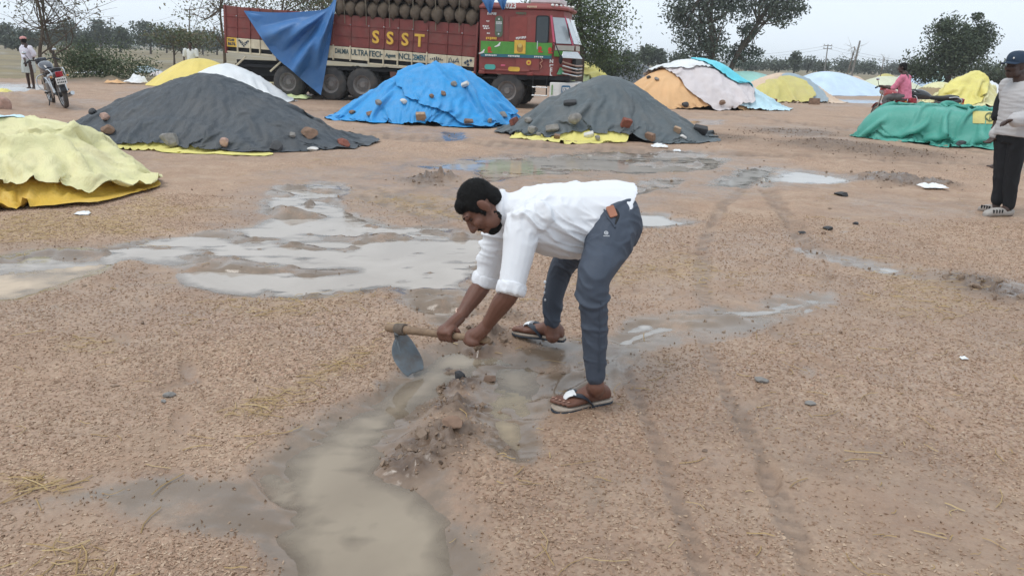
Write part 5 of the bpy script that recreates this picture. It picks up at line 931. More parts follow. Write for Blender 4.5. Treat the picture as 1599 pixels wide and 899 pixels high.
rpl('bumper_panel', 0, 0, .30, .28, .05, mat('panel_blue', (.05, .15, .27), .4), 0).data.transform(Matrix.Translation((1.80, .10, .60)) @ Matrix.Rotation(R_(37), 4, 'Z')); rpl('bumper_panel', 0, 0, .16, .34, .05, mat('panel_brown', (.34, .18, .08), .4), 0).data.transform(Matrix.Translation((2.07, .50, .60)) @ Matrix.Rotation(R_(80), 4, 'Z')); scr('bumper_script', 0, 0, .24, .2, WHT, 4, 31, 0).data.transform(Matrix.Translation((1.795, .088, .60)) @ Matrix.Rotation(R_(37), 4, 'Z')); tb('side_reflector', (1.40, -.05, .60), (.03, .02, .30), GRN)
MB().ell((2.07, .42, .60), (.05, .10, .10)).build('headlight', WSG, TRUCK)
for z in (.42, .66): MB().tube([(.78, .02, z), (1.25, .02, z)], .02, 6).build('step', CHR, TRUCK)
for x in (.80, 1.22): MB().tube([(x, .03, .40), (x, .03, 1.0)], .018, 6).build('step_hanger', BLK, TRUCK)
MB().tube([(1.38, -.02, 1.95), (1.46, -.18, 1.90), (1.62, -.22, 1.58)], .015, 6, 3).build('mirror_arm', BLK, TRUCK); MB().ell((1.64, -.22, 1.48), (.06, .03, .13)).build('mirror', BLK, TRUCK)
MB().tube([(.90, -.035, 1.98), (.90, -.035, 1.75)], .012, 6).build('door_handle', CHR, TRUCK)
# --- cargo body: panel by panel, slightly nose-down like the real one
TILT = math.atan2(.37, 8.2)
BODY = empty('cargo_body', (-.98, 0, 1.0), (0, TILT, 0)); BODY.parent = TRUCK        # local x runs back (negative) from its front end
LEN, ZC0, ZC1, ZT = 8.25, .0, .46, 1.40
tb('deck', (-LEN / 2, 1.25, .05), (LEN, 2.3, .10), BLK, BODY); tb('inner_wall', (-LEN / 2, .12, .72), (LEN - .04, .03, 1.25), BLK, BODY); tb('far_wall', (-LEN / 2, W2 - .05, .72), (LEN, .06, 1.4), RED2, BODY); tb('tail_wall', (-LEN + .03, 1.25, .72), (.06, 2.4, 1.4), RED2, BODY); tb('head_wall', (-.03, 1.25, .75), (.06, 2.4, 1.46), RED2, BODY)
edges = [0, -.23, -.70, -1.33, -1.80, -2.28, -2.72, -3.20, -3.68, -4.22, -4.76, -5.25, -5.75, -6.25, -6.75, -7.25, -7.75, -8.25]
edges = [0, -.47, -.93, -1.55, -2.02, -2.48, -2.94, -3.42, -4.02, -4.58, -5.10, -5.60, -6.10, -6.60, -7.05, -7.38, -7.82, -8.25]
for i, (a, b) in enumerate(zip(edges[:-1], edges[1:])):
    c = (a + b) / 2; w_ = a - b - .022; arch_ = i in (2, 7, 8, 9)
    tb('side_panel', (c, .035 + .004 * (i % 3), (ZC1 + ZT) / 2), (w_, .05, ZT - ZC1 - .012), RED2, BODY, .01)
    for zz in (.78, 1.10): tb('panel_rib', (c, .002, zz), (w_ * .96, .016, .02), RED2, BODY, .004)
    bz0 = .16 if not arch_ else .08
    if i == 2: bz0 = .16
    tb('lettered_board', (c, .03, (bz0 + ZC1) / 2 + .004), (w_, .05, ZC1 - bz0 - .016), YLW if i == 16 else CREAM, BODY, .008)
    if not arch_: tb('slot_rail', (c, .03, .02), (w_, .06, .045), CREAM, BODY, .006); tb('slot_shade', (c, .09, .09), (w_, .01, .16), BLK, BODY)  # black sheet put in for the shade inside the open slots
    tb('side_post', (b, .01, (.225 if not arch_ else .27)), (.034, .07, .46), CREAM, BODY, .006) if i < 16 else None
    tb('side_stake', (b, .008, .95), (.03, .045, .92), RED2, BODY, .006)
    MB().ell((b, -.012, 1.12), (.02, .02, .02)).build('stake_ring', CHR, BODY)
for x, w_ in ((-.02, .06), (-LEN + .03, .06)): tb('corner_post', (x, .02, .70), (w_, .10, 1.46), RED2, BODY)
def BS(x, z, y=-.006): return Matrix(((1, 0, 0, x), (0, 0, -1, y), (0, 1, 0, z), (0, 0, 0, 1)))
for ch, i in (('S', 6), ('S', 5), ('S', 4), ('T', 3)):
    x = (edges[i + 1] + edges[i]) / 2 + (.12 if i == 6 else .05 if i == 3 else 0)
    x = {6: -3.20, 5: -2.74, 4: -2.26, 3: -1.80}[i]; text('lettering', ch, .50, YLW, BODY, BS(x, .80), .006, .014)
    text('letter_shade', ch, .50, mat('letter_red', (.30, .09, .03), .6), BODY, BS(x + .018, .785, .004), .004, .016)
for s_, i, sz in (('DALMIA', 8, .20), ('ULTRA', 7, .24), ('TECH', 6, .24), ('Agent', 5, .15), ('NCL', 4, .24), ('CEMENT', 3, .22)):
    x = {8: -4.30, 7: -3.72, 6: -3.18, 5: -2.71, 4: -2.25, 3: -1.78}[i]; text('lettering', s_, sz, mat('letter_' + s_.lower(), (.03, .07, .085) if i != 3 else (.02, .11, .16), .6), BODY, BS(x, .31, -.002), .005, .004, {'CEMENT': .62, 'DALMIA': .62, 'ULTRA': .75, 'Agent': .9}.get(s_, .85))
def BO(o, x, z): o.parent = BODY; o.data.transform(BS(x, z, -.004)); return o
mb = MB()
for k in range(-3, 4): mb.box((k * .06, .03 - abs(k) * .012, 0), (.03, .10 - abs(k) * .02, .008), Matrix.Rotation(-k * .25, 3, 'Z'))
mb.box((0, -.05, 0), (.16, .03, .008)); BO(mb.build('winged_emblem', INK, TRUCK, False), -1.24, .31)
mb = MB()
for k in range(5): mb.box(((k - 2) * .07, .03 * math.sin(k * 2.1), 0), (.018, .14, .008), Matrix.Rotation(.5 * math.sin(k * 1.7), 3, 'Z'))
mb.box((0, -.03, .001), (.34, .016, .008), Matrix.Rotation(.15, 3, 'Z')); BO(mb.build('script_emblem', REDP if False else INK, TRUCK, False), -.70, .31)
mb = MB()
for x, z in ((-.09, -.03), (.0, -.08), (-.02, .02), (.08, .05)): mb.box((x, z, 0), (.07, .07, .008), Matrix.Rotation(.75, 3, 'Z'))
BO(mb.build('diamond_emblem', INK, TRUCK, False), -.24, .31)
mb = MB()
for k in range(-3, 4): mb.box((k * .05, -.09 + abs(k) * .05, 0), (.045, .05, .008), Matrix.Rotation(.78, 3, 'Z')); mb.box((k * .05, -.01 + abs(k) * .03, 0), (.03, .03, .008), Matrix.Rotation(.78, 3, 'Z'))
BO(mb.build('chevron_emblem', INK, TRUCK, False), -7.60, .32)
text('lettering', 'TS.08', .10, INK, BODY, BS(-8.04, .38, -.002), .005, .002); text('lettering', '8676', .13, INK, BODY, BS(-8.02, .26, -.002), .005, .003)
# under the body
for x in (-9.1, -7.75): MB().tube([(x + .55, .06, 1.30 - .05), (x, .10, .82)], .03, 6).build('tail_brace', CREAM, TRUCK)
tb('tail_beam', (-9.0, 1.25, .72), (.12, 2.3, .16), BLK); tb('rear_skirt', (-8.35, .55, .90), (1.6, .05, .5), BLK)
o = MB(); o.loft([[Vector((-3.72, .04, .95)), Vector((-3.30, .04, .95)), Vector((-3.38, .04, .42)), Vector((-3.64, .04, .42))], [Vector((-3.72, .07, .95)), Vector((-3.30, .07, .95)), Vector((-3.38, .07, .42)), Vector((-3.64, .07, .42))]]).build('mud_flap', mat('flap_rust', (.12, .055, .045), .7), TRUCK, False)
MB().rbox((-1.55, .32, .62), (.95, .56, .5), .12).build('fuel_tank', mat('tank_grey', (.36, .36, .37), .4, dirt=(.2, .16, .13, 1)), TRUCK); tb('battery_box', (-2.6, .35, .62), (.7, .5, .42), BLK)
# --- sacks, each its own thing
JUTE = mat('jute', (.115, .088, .066), .95, .1, .3, 9, bump=.6, bscale=60, wrink=.3); ROPE = mat('rope', (.20, .165, .12), .9)
sackm = []
for k in range(5):
    rs = random.Random(50 + k); mb = MB(); j = lambda s=.02: rs.uniform(-s, s)
    mb.tube([(j(), .55, .02), (j(), .25, .03), (j(), .0, .0), (j(), -.13, -.10), (j(), -.16 + j(), -.22 + j()), (j(), -.15, -.30)], [.15, .20, .195, .17, .10, .025], 14, 5, True)
    o = mb.build('sack', JUTE, None); sackm.append(o.data); bpy.data.objects.remove(o)
def wbody(x, y, z): return TM @ (Matrix.Translation((-.98, 0, 1.0)) @ Matrix.Rotation(TILT, 4, 'Y')) @ Vector((x, y, z))
ns = 13
for row in range(3):
    for k in range(ns):
        x = -.24 - k * .345 + random.uniform(-.02, .02) + (.12 if row == 1 else 0); z = 1.66 + row * .44 + random.uniform(-.02, .02)
        o = link(bpy.data.objects.new('sack', sackm[(k * 3 + row * 2) % 5])); o.location = wbody(x, .16 + .03 * row + random.uniform(-.02, .03), z); o.rotation_euler = (0, random.uniform(-.06, .06), _phi + random.uniform(-.06, .06)); o.scale = (1, 1, random.uniform(.95, 1.08))
        tag(o, 'brown jute sack on the truck, %s row, %s from the cab' % (['lowest', 'middle', 'top'][row], ORD[k]), 'sack', 'jute sacks loaded on the truck')
t = MB().box((0, 0, 0), (4.5, 1.9, 1.5)).build('load_core', JUTE, None, False, .15); t.location = wbody(-2.5, 1.5, 2.1); t.rotation_euler = (0, TILT, _phi); tag(t, 'dark inner stack of jute filled behind the hanging sacks', 'sack stack')
for k, x in enumerate((-.62, -1.35, -2.05, -2.80, -3.55, -4.25)):
    o = MB().tube([wbody(x, .2, 2.95), wbody(x + .02, -.09, 2.5), wbody(x + .03, -.11, 2.0), wbody(x + .04, -.06, 1.62), wbody(x + .05, -.02, 1.14)], .012, 5, 3).build('load_rope', ROPE, None); tag(o, 'thin rope tied over the sacks, %s from the cab' % ORD[k], 'rope', 'ropes over the sacks')
# --- blue tarpaulin hanging off the side
TB_ = mat('truck_tarpaulin', (.045, .15, .36), .45, .4, .15, 1.5, dirt=(.12, .22, .36, 1), dirt_amt=.25, dscale=1.2, wrink=.15)
def side_pt(px, py, out):
    """a point on the truck's near side plane, pushed outwards"""
    n = TM.to_3x3() @ Vector((0, -1, 0)); p0 = TM @ Vector((0, -out, 0)); d = ray(px, py); return EYEV + d * ((p0 - EYEV).dot(n) / d.dot(n))
top = cr([(381, 17), (430, 20), (480, 18), (512, 12), (527, -14)], 12); bot = cr([(381, 18), (424, 82), (455, 110), (480, 132), (501, 149)], 12)
nu, nv = 90, 60; v = []
for j in range(nv):
    for i in range(nu):
        u, vv = i / (nu - 1), j / (nv - 1); a = np.array([np.interp(u, np.linspace(0, 1, len(top)), top[:, q]) for q in (0, 1)]); b = np.array([np.interp(u, np.linspace(0, 1, len(bot)), bot[:, q]) for q in (0, 1)])
        p = a * (1 - vv) + b * vv; p[0] += 6 * vv * (1 - vv) * (u > .9) * (u - .9) * 10
        rr = math.hypot(p[0] - 522, (p[1] - 8)); th = math.atan2(p[1] - 8, 522 - p[0])
        fold = .22 * math.sin(th * 11 + .025 * rr) * min(1, rr / 50) + .16 * math.sin(th * 21 + 1.3 - .02 * rr) * min(1, rr / 90) * (1 - .4 * vv) + .04 * float(fbm(np.array([p[0] * .05]), np.array([p[1] * .05]), 3)[0])
        out = .06 + (.18 * math.sin(math.pi * min(1, vv * 1.1)) + fold + .05) * min(1, vv * 5) * min(1, u * 3 + .1)
        v.append(side_pt(p[0], p[1], max(.075, out)))
f = [(j * nu + i, j * nu + i + 1, (j + 1) * nu + i + 1, (j + 1) * nu + i) for j in range(nv - 1) for i in range(nu - 1)]
tag(mesh_np('tarpaulin', v, f, TB_), 'blue tarpaulin hanging in folds off the truck side', 'tarpaulin')
def flap(pts, label):
    pts = [np.array(p, float) for p in pts]; n = 12; v = []; 
    for j in range(n):
        for i in range(n):
            u, q = i / (n - 1), j / (n - 1); p = (pts[0] * (1 - u) + pts[1] * u) * (1 - q) + (pts[3] * (1 - u) + pts[2] * u) * q; v.append(side_pt(p[0], p[1], .18 + .06 * math.sin(u * 7) * q + .03 * math.sin(q * 5)))
    tag(mesh_np('tarpaulin', v, [(j * n + i, j * n + i + 1, (j + 1) * n + i + 1, (j + 1) * n + i) for j in range(n - 1) for i in range(n - 1)], TB_), label, 'tarpaulin')
flap([(748, -8), (775, -8), (767, 20), (764, 22)], 'left pointed corner of dark blue tarpaulin above the cab'); flap([(772, -8), (794, -8), (787, 16), (784, 15)], 'right pointed corner of dark blue tarpaulin above the cab')
# ================================================================== PEOPLE
SKIN = mat('skin_brown', (.15, .068, .046), .5, .4, .12, 20, bump=.12, bscale=120, bdist=.003); SKIND = mat('skin_dark', (.055, .030, .023), .5, .4, .12, 20); HAIR = mat('black_hair', (.008, .0075, .0075), .75, .2, .3, 60, bump=.9, bscale=220, bdist=.006); EYEW = mat('eye_white', (.6, .55, .5), .2); NAIL = mat('nail', (.36, .20, .15), .4)
def V(*a): return Vector(a)
def frame(f, up):
    f = Vector(f).normalized(); up = Vector(up); up = (up - f * up.dot(f)).normalized(); s = f.cross(up).normalized()
    return Matrix((s, f, up)).transposed()
def ringE(c, a, b, n=22, p=2.0):
    c, a, b = Vector(c), Vector(a), Vector(b); out = []
    for k in range(n):
        t = 2 * math.pi * k / n; cs, sn = math.cos(t), math.sin(t); out.append(c + a * math.copysign(abs(cs) ** (2 / p), cs) + b * math.copysign(abs(sn) ** (2 / p), sn))
    return out
def loft_s(mb, rings, n=3):
    A = np.array([[tuple(p) for p in r] for r in rings]); m = A.shape[1]; B = cr(A.reshape(len(rings), -1), n).reshape(-1, m, 3)
    return mb.loft([[Vector(p) for p in r] for r in B])
def head(mb, c, f, up, k=1.0, ears=True):
    m = frame(f, up) * 1.0; c = Vector(c); W_ = lambda x, y, z: c + m @ Vector((x, y, z)) * k
    E_ = lambda p, r, q=None: mb.ell(W_(*p), [a * k for a in r], m if q is None else m @ q, 18, 12)
    E_((0, -.015, .025), (.074, .094, .095)); E_((0, .020, -.025), (.064, .072, .085)); E_((0, .035, -.075), (.048, .055, .045)); E_((0, .062, -.098), (.026, .024, .022)); E_((0, .068, .035), (.055, .026, .020))
    for s in (-1, 1):
        E_((s * .040, .058, -.020), (.024, .030, .022)); E_((s * .013, .094, -.028), (.012, .013, .011)); E_((s * .050, .02, -.07), (.020, .04, .035)); E_((s * .030, .074, .030), (.024, .016, .010))
        if ears:
            E_((s * .079, -.012, -.002), (.010, .022, .034), Matrix.Rotation(s * .35, 3, 'Z')); E_((s * .078, -.006, -.028), (.008, .011, .013))
    mb.tube([W_(0, .080, .028), W_(0, .098, .002), W_(0, .110, -.022)], [.009 * k, .011 * k, .015 * k], 8, 3, True)
    mb.tube([W_(-.024, .077, -.058), W_(0, .090, -.054), W_(.024, .077, -.058)], [.004 * k, .008 * k, .004 * k], 8, 3, True); mb.tube([W_(-.021, .076, -.068), W_(0, .088, -.070), W_(.021, .076, -.068)], [.004 * k, .009 * k, .004 * k], 8, 3, True)
    return W_, m
def hair_cap(name, parent, c, f, up, mt, k=1.0, drop=.0, voxel=.006):
    m = frame(f, up); c = Vector(c); W_ = lambda x, y, z: c + m @ Vector((x, y, z)) * k; mb = MB()
    mb.ell(W_(0, -.022, .045), [.083 * k, .094 * k, .088 * k], m, 20, 14); mb.ell(W_(0, -.060, .0), [.074 * k, .052 * k, .080 * k], m, 18, 12); mb.ell(W_(0, .038, .078), [.064 * k, .044 * k, .038 * k], m, 16, 10); mb.ell(W_(0, .060, .070), [.050 * k, .022 * k, .020 * k], m, 14, 10)
    for s in (-1, 1): mb.ell(W_(s * .066, .012, .035), [.014 * k, .030 * k, .045 * k], m, 12, 8); mb.ell(W_(s * .069, .014, -.008), [.009 * k, .012 * k, .026 * k], m, 10, 8)
    return mb.fuse(name, mt, parent, voxel, 2, lambda co, n: .0015 * mnoise.noise(co * 150) + .0015 * mnoise.noise(co * 40))
def grip(mb, c, a, p, wrist, hr, s=1.0, thumb=1):
    """a fist closed round a bar: a = bar direction, p = towards the back of the hand"""
    c = Vector(c); a = Vector(a).normalized(); p = Vector(p); p = (p - a * p.dot(a)).normalized(); q = a.cross(p)
    if thumb < 0: q = -q
    m = Matrix((a, q, p)).transposed(); mb.ell(c + p * (hr + .016) - q * .004, (.046 * s, .040 * s, .019 * s), m, 16, 10)
    mb.ell(c + p * (hr + .010) - q * .030 - a * 0, (.036 * s, .024 * s, .022 * s), m, 14, 10)
    R0 = hr + .0085
    for i in range(4):
        off = (i - 1.5) * .0205 * s; ln = (235, 255, 245, 215)[i]; pts = []
        for t in np.linspace(18, ln, 9): r_ = math.radians(t); rr = R0 * (1.16 if t < 60 else 1.0); pts.append(c + a * off * (1 - .12 * t / 250) + (p * math.cos(r_) + q * math.sin(r_)) * rr)
        mb.tube(pts, [.0105 * s, .0102 * s, .0100 * s, .0097 * s, .0094 * s, .0090 * s, .0086 * s, .0082 * s, .0074 * s], 8, 2, True)
        kn = math.radians(40); mb.ell(c + a * off + (p * math.cos(kn) + q * math.sin(kn)) * (R0 * 1.2 + .003), (.011 * s,) * 3, m, 8, 6)
    pts = [c - q * .030 + p * (hr + .004) + a * thumb * .020]
    for t in (-60, -100, -140, -175): r_ = math.radians(t); pts.append(c + a * thumb * (.044 - .004 * (t < -120)) * s + (p * math.cos(r_) + q * math.sin(r_)) * (R0 + .001))
    mb.tube(pts, [.0155 * s, .0130 * s, .0115 * s, .0108 * s, .0090 * s], 8, 3, True)
    w = Vector(wrist); mb.tube([w, w.lerp(c + p * (hr + .012) - q * .02, .6), c + p * (hr + .014)], [.029 * s, .031 * s, .027 * s], 10, 3, True)
def open_hand(mb, w, d, n, s=1.0, curl=.5):
    """relaxed hand hanging from the wrist w along d, palm facing n"""
    w, d, n = Vector(w), Vector(d).normalized(), Vector(n); n = (n - d * n.dot(d)).normalized(); q = d.cross(n); m = Matrix((q, d, n)).transposed()
    mb.ell(w + d * .05 * s, (.040 * s, .052 * s, .016 * s), m, 14, 10)
    for i in range(4):
        b = w + d * .088 * s + q * (i - 1.5) * .020 * s; L_ = (.062, .072, .068, .052)[i] * s; pts = [b - d * .02 * s, b]; dd = d.copy()
        for j in range(3): dd = (dd + n * curl * (.45 + .2 * j)).normalized(); b = b + dd * L_ * (.42, .33, .27)[j]; pts.append(b)
        mb.tube(pts, [.0098 * s, .0095 * s, .0088 * s, .0082 * s, .0072 * s], 8, 2, True)
    b = w + d * .02 * s - q * .032 * s; mb.tube([w + d * .03 * s, b, b + (d * .7 - q * .5 + n * .4) * .035 * s, b + (d * 1.3 - q * .6 + n * .8) * .045 * s], [.014 * s, .0135 * s, .0115 * s, .009 * s], 8, 3, True)
def foot(mb, an, heel, toe, s=1.0, side=1):
    an, heel, toe = map(Vector, (an, heel, toe)); d = (toe - heel); L_ = d.length; d.normalize(); z = V(0, 0, 1); q = d.cross(z).normalized() * side
    rings = []
    for t, w_, h_ in ((.00, .020, .030), (.05, .032, .058), (.16, .036, .075), (.32, .037, .080), (.48, .041, .056), (.64, .047, .042), (.76, .047, .032), (.84, .042, .022)):
        c = heel + d * L_ * t; rings.append(ringE(c + z * h_ * .5, q * w_ * s, z * h_ * .52 * s, 16, 2.4))
    loft_s(mb, rings, 2)
    for i in range(5):
        o = (.034 - i * .0172) * s; l_ = (.175, .17, .15, .125, .09)[i] * L_ ; b = heel + d * L_ * (.80 - .012 * i) + q * o + z * .018; r = (.0135, .0105, .0098, .009, .0085)[i] * s
        mb.tube([b, b + d * l_ * .55 + z * .003, b + d * l_ - z * .004], [r, r, r * .9], 8, 2, True)
    mb.tube([an, an.lerp(heel + d * L_ * .27 + z * .05, .6), heel + d * L_ * .28 + z * .045], [.036 * s, .040 * s, .044 * s], 12, 3, True)
def flipflop(parent, heel, toe, white, dark, sole):
    heel, toe = Vector(heel), Vector(toe); d = toe - heel; L_ = d.length; d.normalize(); z = V(0, 0, 1); q = d.cross(z).normalized(); h0 = heel - d * .012; L2 = L_ * 1.09
    out = [(0, .018), (.03, .030), (.10, .036), (.28, .036), (.45, .039), (.62, .046), (.78, .050), (.90, .044), (.97, .030), (1, .012)]
    mb = MB(); ring = [h0 + d * L2 * t + q * w_ for t, w_ in out] + [h0 + d * L2 * t - q * w_ for t, w_ in out[::-1]]
    mb.loft([[p + z * -.004 for p in ring], [p + z * .006 for p in ring]]); a = mb.build('outsole', dark, parent, False, .002)
    mb = MB(); r2 = [(p - (h0 + d * L2 * .5)) * .985 + h0 + d * L2 * .5 for p in ring]; mb.loft([[p + z * .0065 for p in r2], [p + z * .019 for p in r2]]); mb.build('footbed', sole, parent, False, .003)
    post = h0 + d * L2 * .80 + z * .045 + q * .012
    for s_, m_ in ((1, dark), (-1, dark)):
        base = h0 + d * L2 * .40 + q * s_ * .046 + z * .014; mid = h0 + d * L2 * .55 + q * s_ * .040 + z * .060; near = h0 + d * L2 * .68 + q * (s_ * .016 + .004) + z * .068
        MB().tube([base, mid, near], [.016, .020, .017], 8, 4, flat=.28, upv=(0, 0, 1)).build('strap', dark, parent)
    MB().tube([h0 + d * L2 * .64 + z * .0715, h0 + d * L2 * .74 + z * .062 + q * .008, post - z * .010, post - z * .028], [.030, .024, .012, .007], 8, 4, flat=.30, upv=(0, 0, 1)).build('strap_front', white, parent)
def folds(amp, sc_, seed=0, stretch=(1, 1, .45)):
    def fn(co, n):
        c = Vector((co.x * stretch[0], co.y * stretch[1], co.z * stretch[2])) * sc_ + Vector((seed, seed * .3, 0)); a = mnoise.noise(c); b = mnoise.noise(c * 2.3 + Vector((3, 1, 7)))
        return amp * ((1 - abs(a) * 2.4) * .75 + (1 - abs(b) * 2.2) * .35 - .45)
    return fn
def crease(amp, seed=0, freq=8.0):
    """long sharp creases whose direction wanders over the cloth"""
    def fn(co, n):
        w = Vector((mnoise.noise(co * 2.2 + Vector((seed, 0, 0))), mnoise.noise(co * 2.2 + Vector((0, seed, 9))), mnoise.noise(co * 2.2 + Vector((5, 0, seed)))))
        d = Vector((co.x * .55 + co.z * .8, co.y * .6, co.z * .35 - co.x * .25)) * freq + w * 1.6
        a = mnoise.noise(d); b = mnoise.noise(d * 2.1 + Vector((4, 2, 1))); env = max(0., .55 + mnoise.noise(co * 4.5 + Vector((seed, 3, 1))) * 1.3)
        return amp * env * (max(0, 1 - abs(a) * 4.5) ** 1.5 * .9 + max(0, 1 - abs(b) * 4) * .4 - .35)
    return fn
# ------------------------------------------------------------------ the man with the hoe
NEARH = G(950, 628); NEART = G(866, 644); FARH = G(879, 544); FART = G(803, 532)
for p in (NEARH, NEART, FARH, FART): p.z = .028
zn = max(hz(NEARH.x, NEARH.y), hz(NEART.x, NEART.y)); zf = max(hz(FARH.x, FARH.y), hz(FART.x, FART.y))
NEARH.z = NEART.z = zn + .022; FARH.z = FART.z = zf + .022
MAN = empty('person', ((NEARH.x + FARH.x) / 2, (NEARH.y + FARH.y) / 2, 0)); tag(MAN, 'man in white shirt and grey trousers bending over a hoe', 'person')
def own(o, t=MAN):
    """keep world placement under the thing's Empty"""
    o.parent = t; o.data.transform(Matrix.Translation(-Vector(t.location))); return o
A0 = P(610, 512, 3.56); B0 = P(764, 531, 3.27); hax = (B0 - A0).normalized(); HLEN = (B0 - A0).length
nearg = A0 + hax * HLEN * .885; farg = A0 + hax * HLEN * .60
HC = P(752, 323, 3.40); HF = Vector((-.50, -.16, -.86)); HU = Vector((-.86, 0, .50))
nsh, nel, nwr = P(818, 350, 3.31), P(798, 452, 3.20), P(760, 508, 3.27); fsh, fel, fwr = P(786, 348, 3.62), P(757, 438, 3.60), P(718, 495, 3.47)
body = MB(); head(body, HC, HF, HU, 1.0)
nb = P(794, 330, 3.45); body.tube([HC + HF.normalized() * .005 - HU * .05, P(775, 326, 3.42), nb], [.058, .058, .056], 14, 3, True)
body.tube([P(800, 332, 3.45), P(830, 340, 3.47), P(880, 345, 3.50), P(955, 345, 3.52)], [.06, .10, .10, .10], 14, 3, True)
for s_, e_, w_ in ((nsh, nel, nwr), (fsh, fel, fwr)):
    mid = e_.lerp(w_, .35); body.tube([s_, s_.lerp(e_, .5), e_, mid, e_.lerp(w_, .75), w_], [.052, .048, .043, .046, .034, .029], 12, 4, True)
grip(body, nearg, hax, V(.25, -.75, .60), nwr, .0165, 1.06, -1); grip(body, farg, hax, V(-.15, -.35, .95), fwr, .0165, 1.02, 1)
nk, na = P(926, 440, 3.14), P(931, 603, 3.10); fk, fa = P(878, 415, 3.84), P(863, 525, 3.875)
body.tube([P(955, 352, 3.43), nk, nk.lerp(na, .35), nk.lerp(na, .75), na], [.07, .045, .042, .033, .035], 12, 4, True); body.tube([P(945, 350, 3.62), fk, P(866, 460, 3.865), P(862, 500, 3.88), fa], [.07, .042, .036, .033, .035], 12, 4, True)
foot(body, na, NEARH, NEART, 1.05, 1); foot(body, fa, FARH, FART, 1.05, -1)
own(body.fuse('body', SKIN, None, .0047, 2))
hairo = own(hair_cap('hair', None, HC, HF, HU, HAIR, .965))
hv_ = [(v_.co.copy(), v_.normal.copy()) for v_ in hairo.data.vertices]; rs_ = random.Random(3); sv_, sf_ = [], []
for _ in range(5200):
    c_, n_ = rs_.choice(hv_); fl = (HF.normalized() * .55 - HU.normalized() * .25 + Vector((rs_.gauss(0, .35), rs_.gauss(0, .35), rs_.gauss(0, .35)))); fl = (fl - n_ * fl.dot(n_)).normalized(); d_ = (fl + n_ * rs_.uniform(.15, .8)).normalized(); w_ = d_.cross(n_).normalized() * .0009; L_ = rs_.uniform(.006, .013); c_ = c_ - n_ * .002; k_ = len(sv_); m_2 = c_ + d_ * L_ * .55
    sv_ += [c_ - w_, c_ + w_, m_2 + w_ * .8, m_2 - w_ * .8, c_ + d_ * L_ + fl * .002 + w_ * .2, c_ + d_ * L_ + fl * .002 - w_ * .2]; sf_ += [(k_, k_ + 1, k_ + 2, k_ + 3), (k_ + 3, k_ + 2, k_ + 4, k_ + 5)]
mesh_np('hair_strands', sv_, sf_, HAIR, hairo)
hm = frame(HF, HU); HW = lambda x, y, z: HC + hm @ V(x, y, z) * 1.0
mb = MB(); mb.ell(HW(0, .040, -.092), (.052, .050, .036), hm, 16, 10)
for s_ in (-1, 1): mb.ell(HW(s_ * .048, .012, -.072), (.022, .040, .034), hm, 12, 8); mb.tube([HW(s_ * .030, .072, -.066), HW(s_ * .014, .094, -.044), HW(0, .097, -.043)], [.006, .007, .006], 6, 2, True)
own(mb.fuse('beard', HAIR, None, .005, 1, lambda co, n: .0025 * mnoise.noise(co * 150) - .002))
for s_ in (-1, 1):
    own(MB().ell(HW(s_ * .032, .071, .012), (.0115, .010, .006), hm, 12, 8).build('eye', SKIND, None)); own(MB().tube([HW(s_ * .014, .088, .034), HW(s_ * .034, .086, .040), HW(s_ * .054, .068, .034)], [.004, .006, .003], 6, 3, flat=.6).build('eyebrow', HAIR, None))
SHIRT = mat('white_cotton', (.73, .74, .77), .8, .2, .03, 8, bump=.10, bscale=220, bdist=.002, wrink=.10); sv = V(.05, -1, 0).normalized()
mb = MB()
loft_s(mb, [ringE(P(958, 343, 3.52), sv * .186, V(.098, 0, .165)), ringE(P(930, 344, 3.515), sv * .190, V(.085, 0, .182)), ringE(P(898, 345, 3.50), sv * .188, V(.050, 0, .180)), ringE(P(862, 342, 3.48), sv * .192, V(.032, 0, .166)), ringE(P(832, 338, 3.465), sv * .200, V(.020, 0, .146)), ringE(P(808, 334, 3.455), sv * .165, V(.010, 0, .108)), ringE(P(793, 328, 3.445), sv * .090, V(.004, 0, .078)), ringE(P(783, 322, 3.435), sv * .076, V(.004, 0, .076)), ringE(P(777, 320, 3.43), sv * .070, V(.004, 0, .070))], 4)
for s_, e_ in ((nsh, nel), (fsh, fel)):
    a_ = s_.lerp(e_, -.12); mb.tube([a_ + V(.05, 0, .0), s_, s_.lerp(e_, .5), e_.lerp(s_, .06)], [.080, .083, .069, .059], 16, 5, True)
own(mb.fuse('shirt', SHIRT, None, .0055, 6, crease(.020, 2, 9)))
for s_, e_ in ((nsh, nel), (fsh, fel)):
    ax = (e_ - s_).normalized(); m_ = ax.to_track_quat('Z', 'Y').to_matrix(); own(MB().lathe([(.050, .022), (.060, .024), (.066, .012), (.067, -.012), (.064, -.028), (.056, -.034)], 22, m_, e_).fuse('rolled_cuff', SHIRT, None, .005, 2, folds(.005, 30, 5)))
mb = MB(); cm = frame(HU, V(0, 0, 1)); own(MB().tube([P(784, 297, 3.44), P(780, 312, 3.375), P(781, 335, 3.36), P(790, 352, 3.38)], [.016, .018, .018, .014], 8, 4, flat=.45).build('collar', SHIRT, None))
TRS = mat('slate_trousers', (.052, .065, .090), .7, .35, .08, 6, bump=.08, bscale=200, bdist=.002); mb = MB(); TRB = mat('trouser_trim', (.55, .57, .60), .6)
mb.ell(P(955, 345, 3.52), (.110, .175, .140), None, 20, 14)
for y_, q in ((3.42, (971, 350)), (3.61, (968, 346))): mb.ell(P(q[0], q[1], y_), (.092, .105, .128), None, 18, 12)
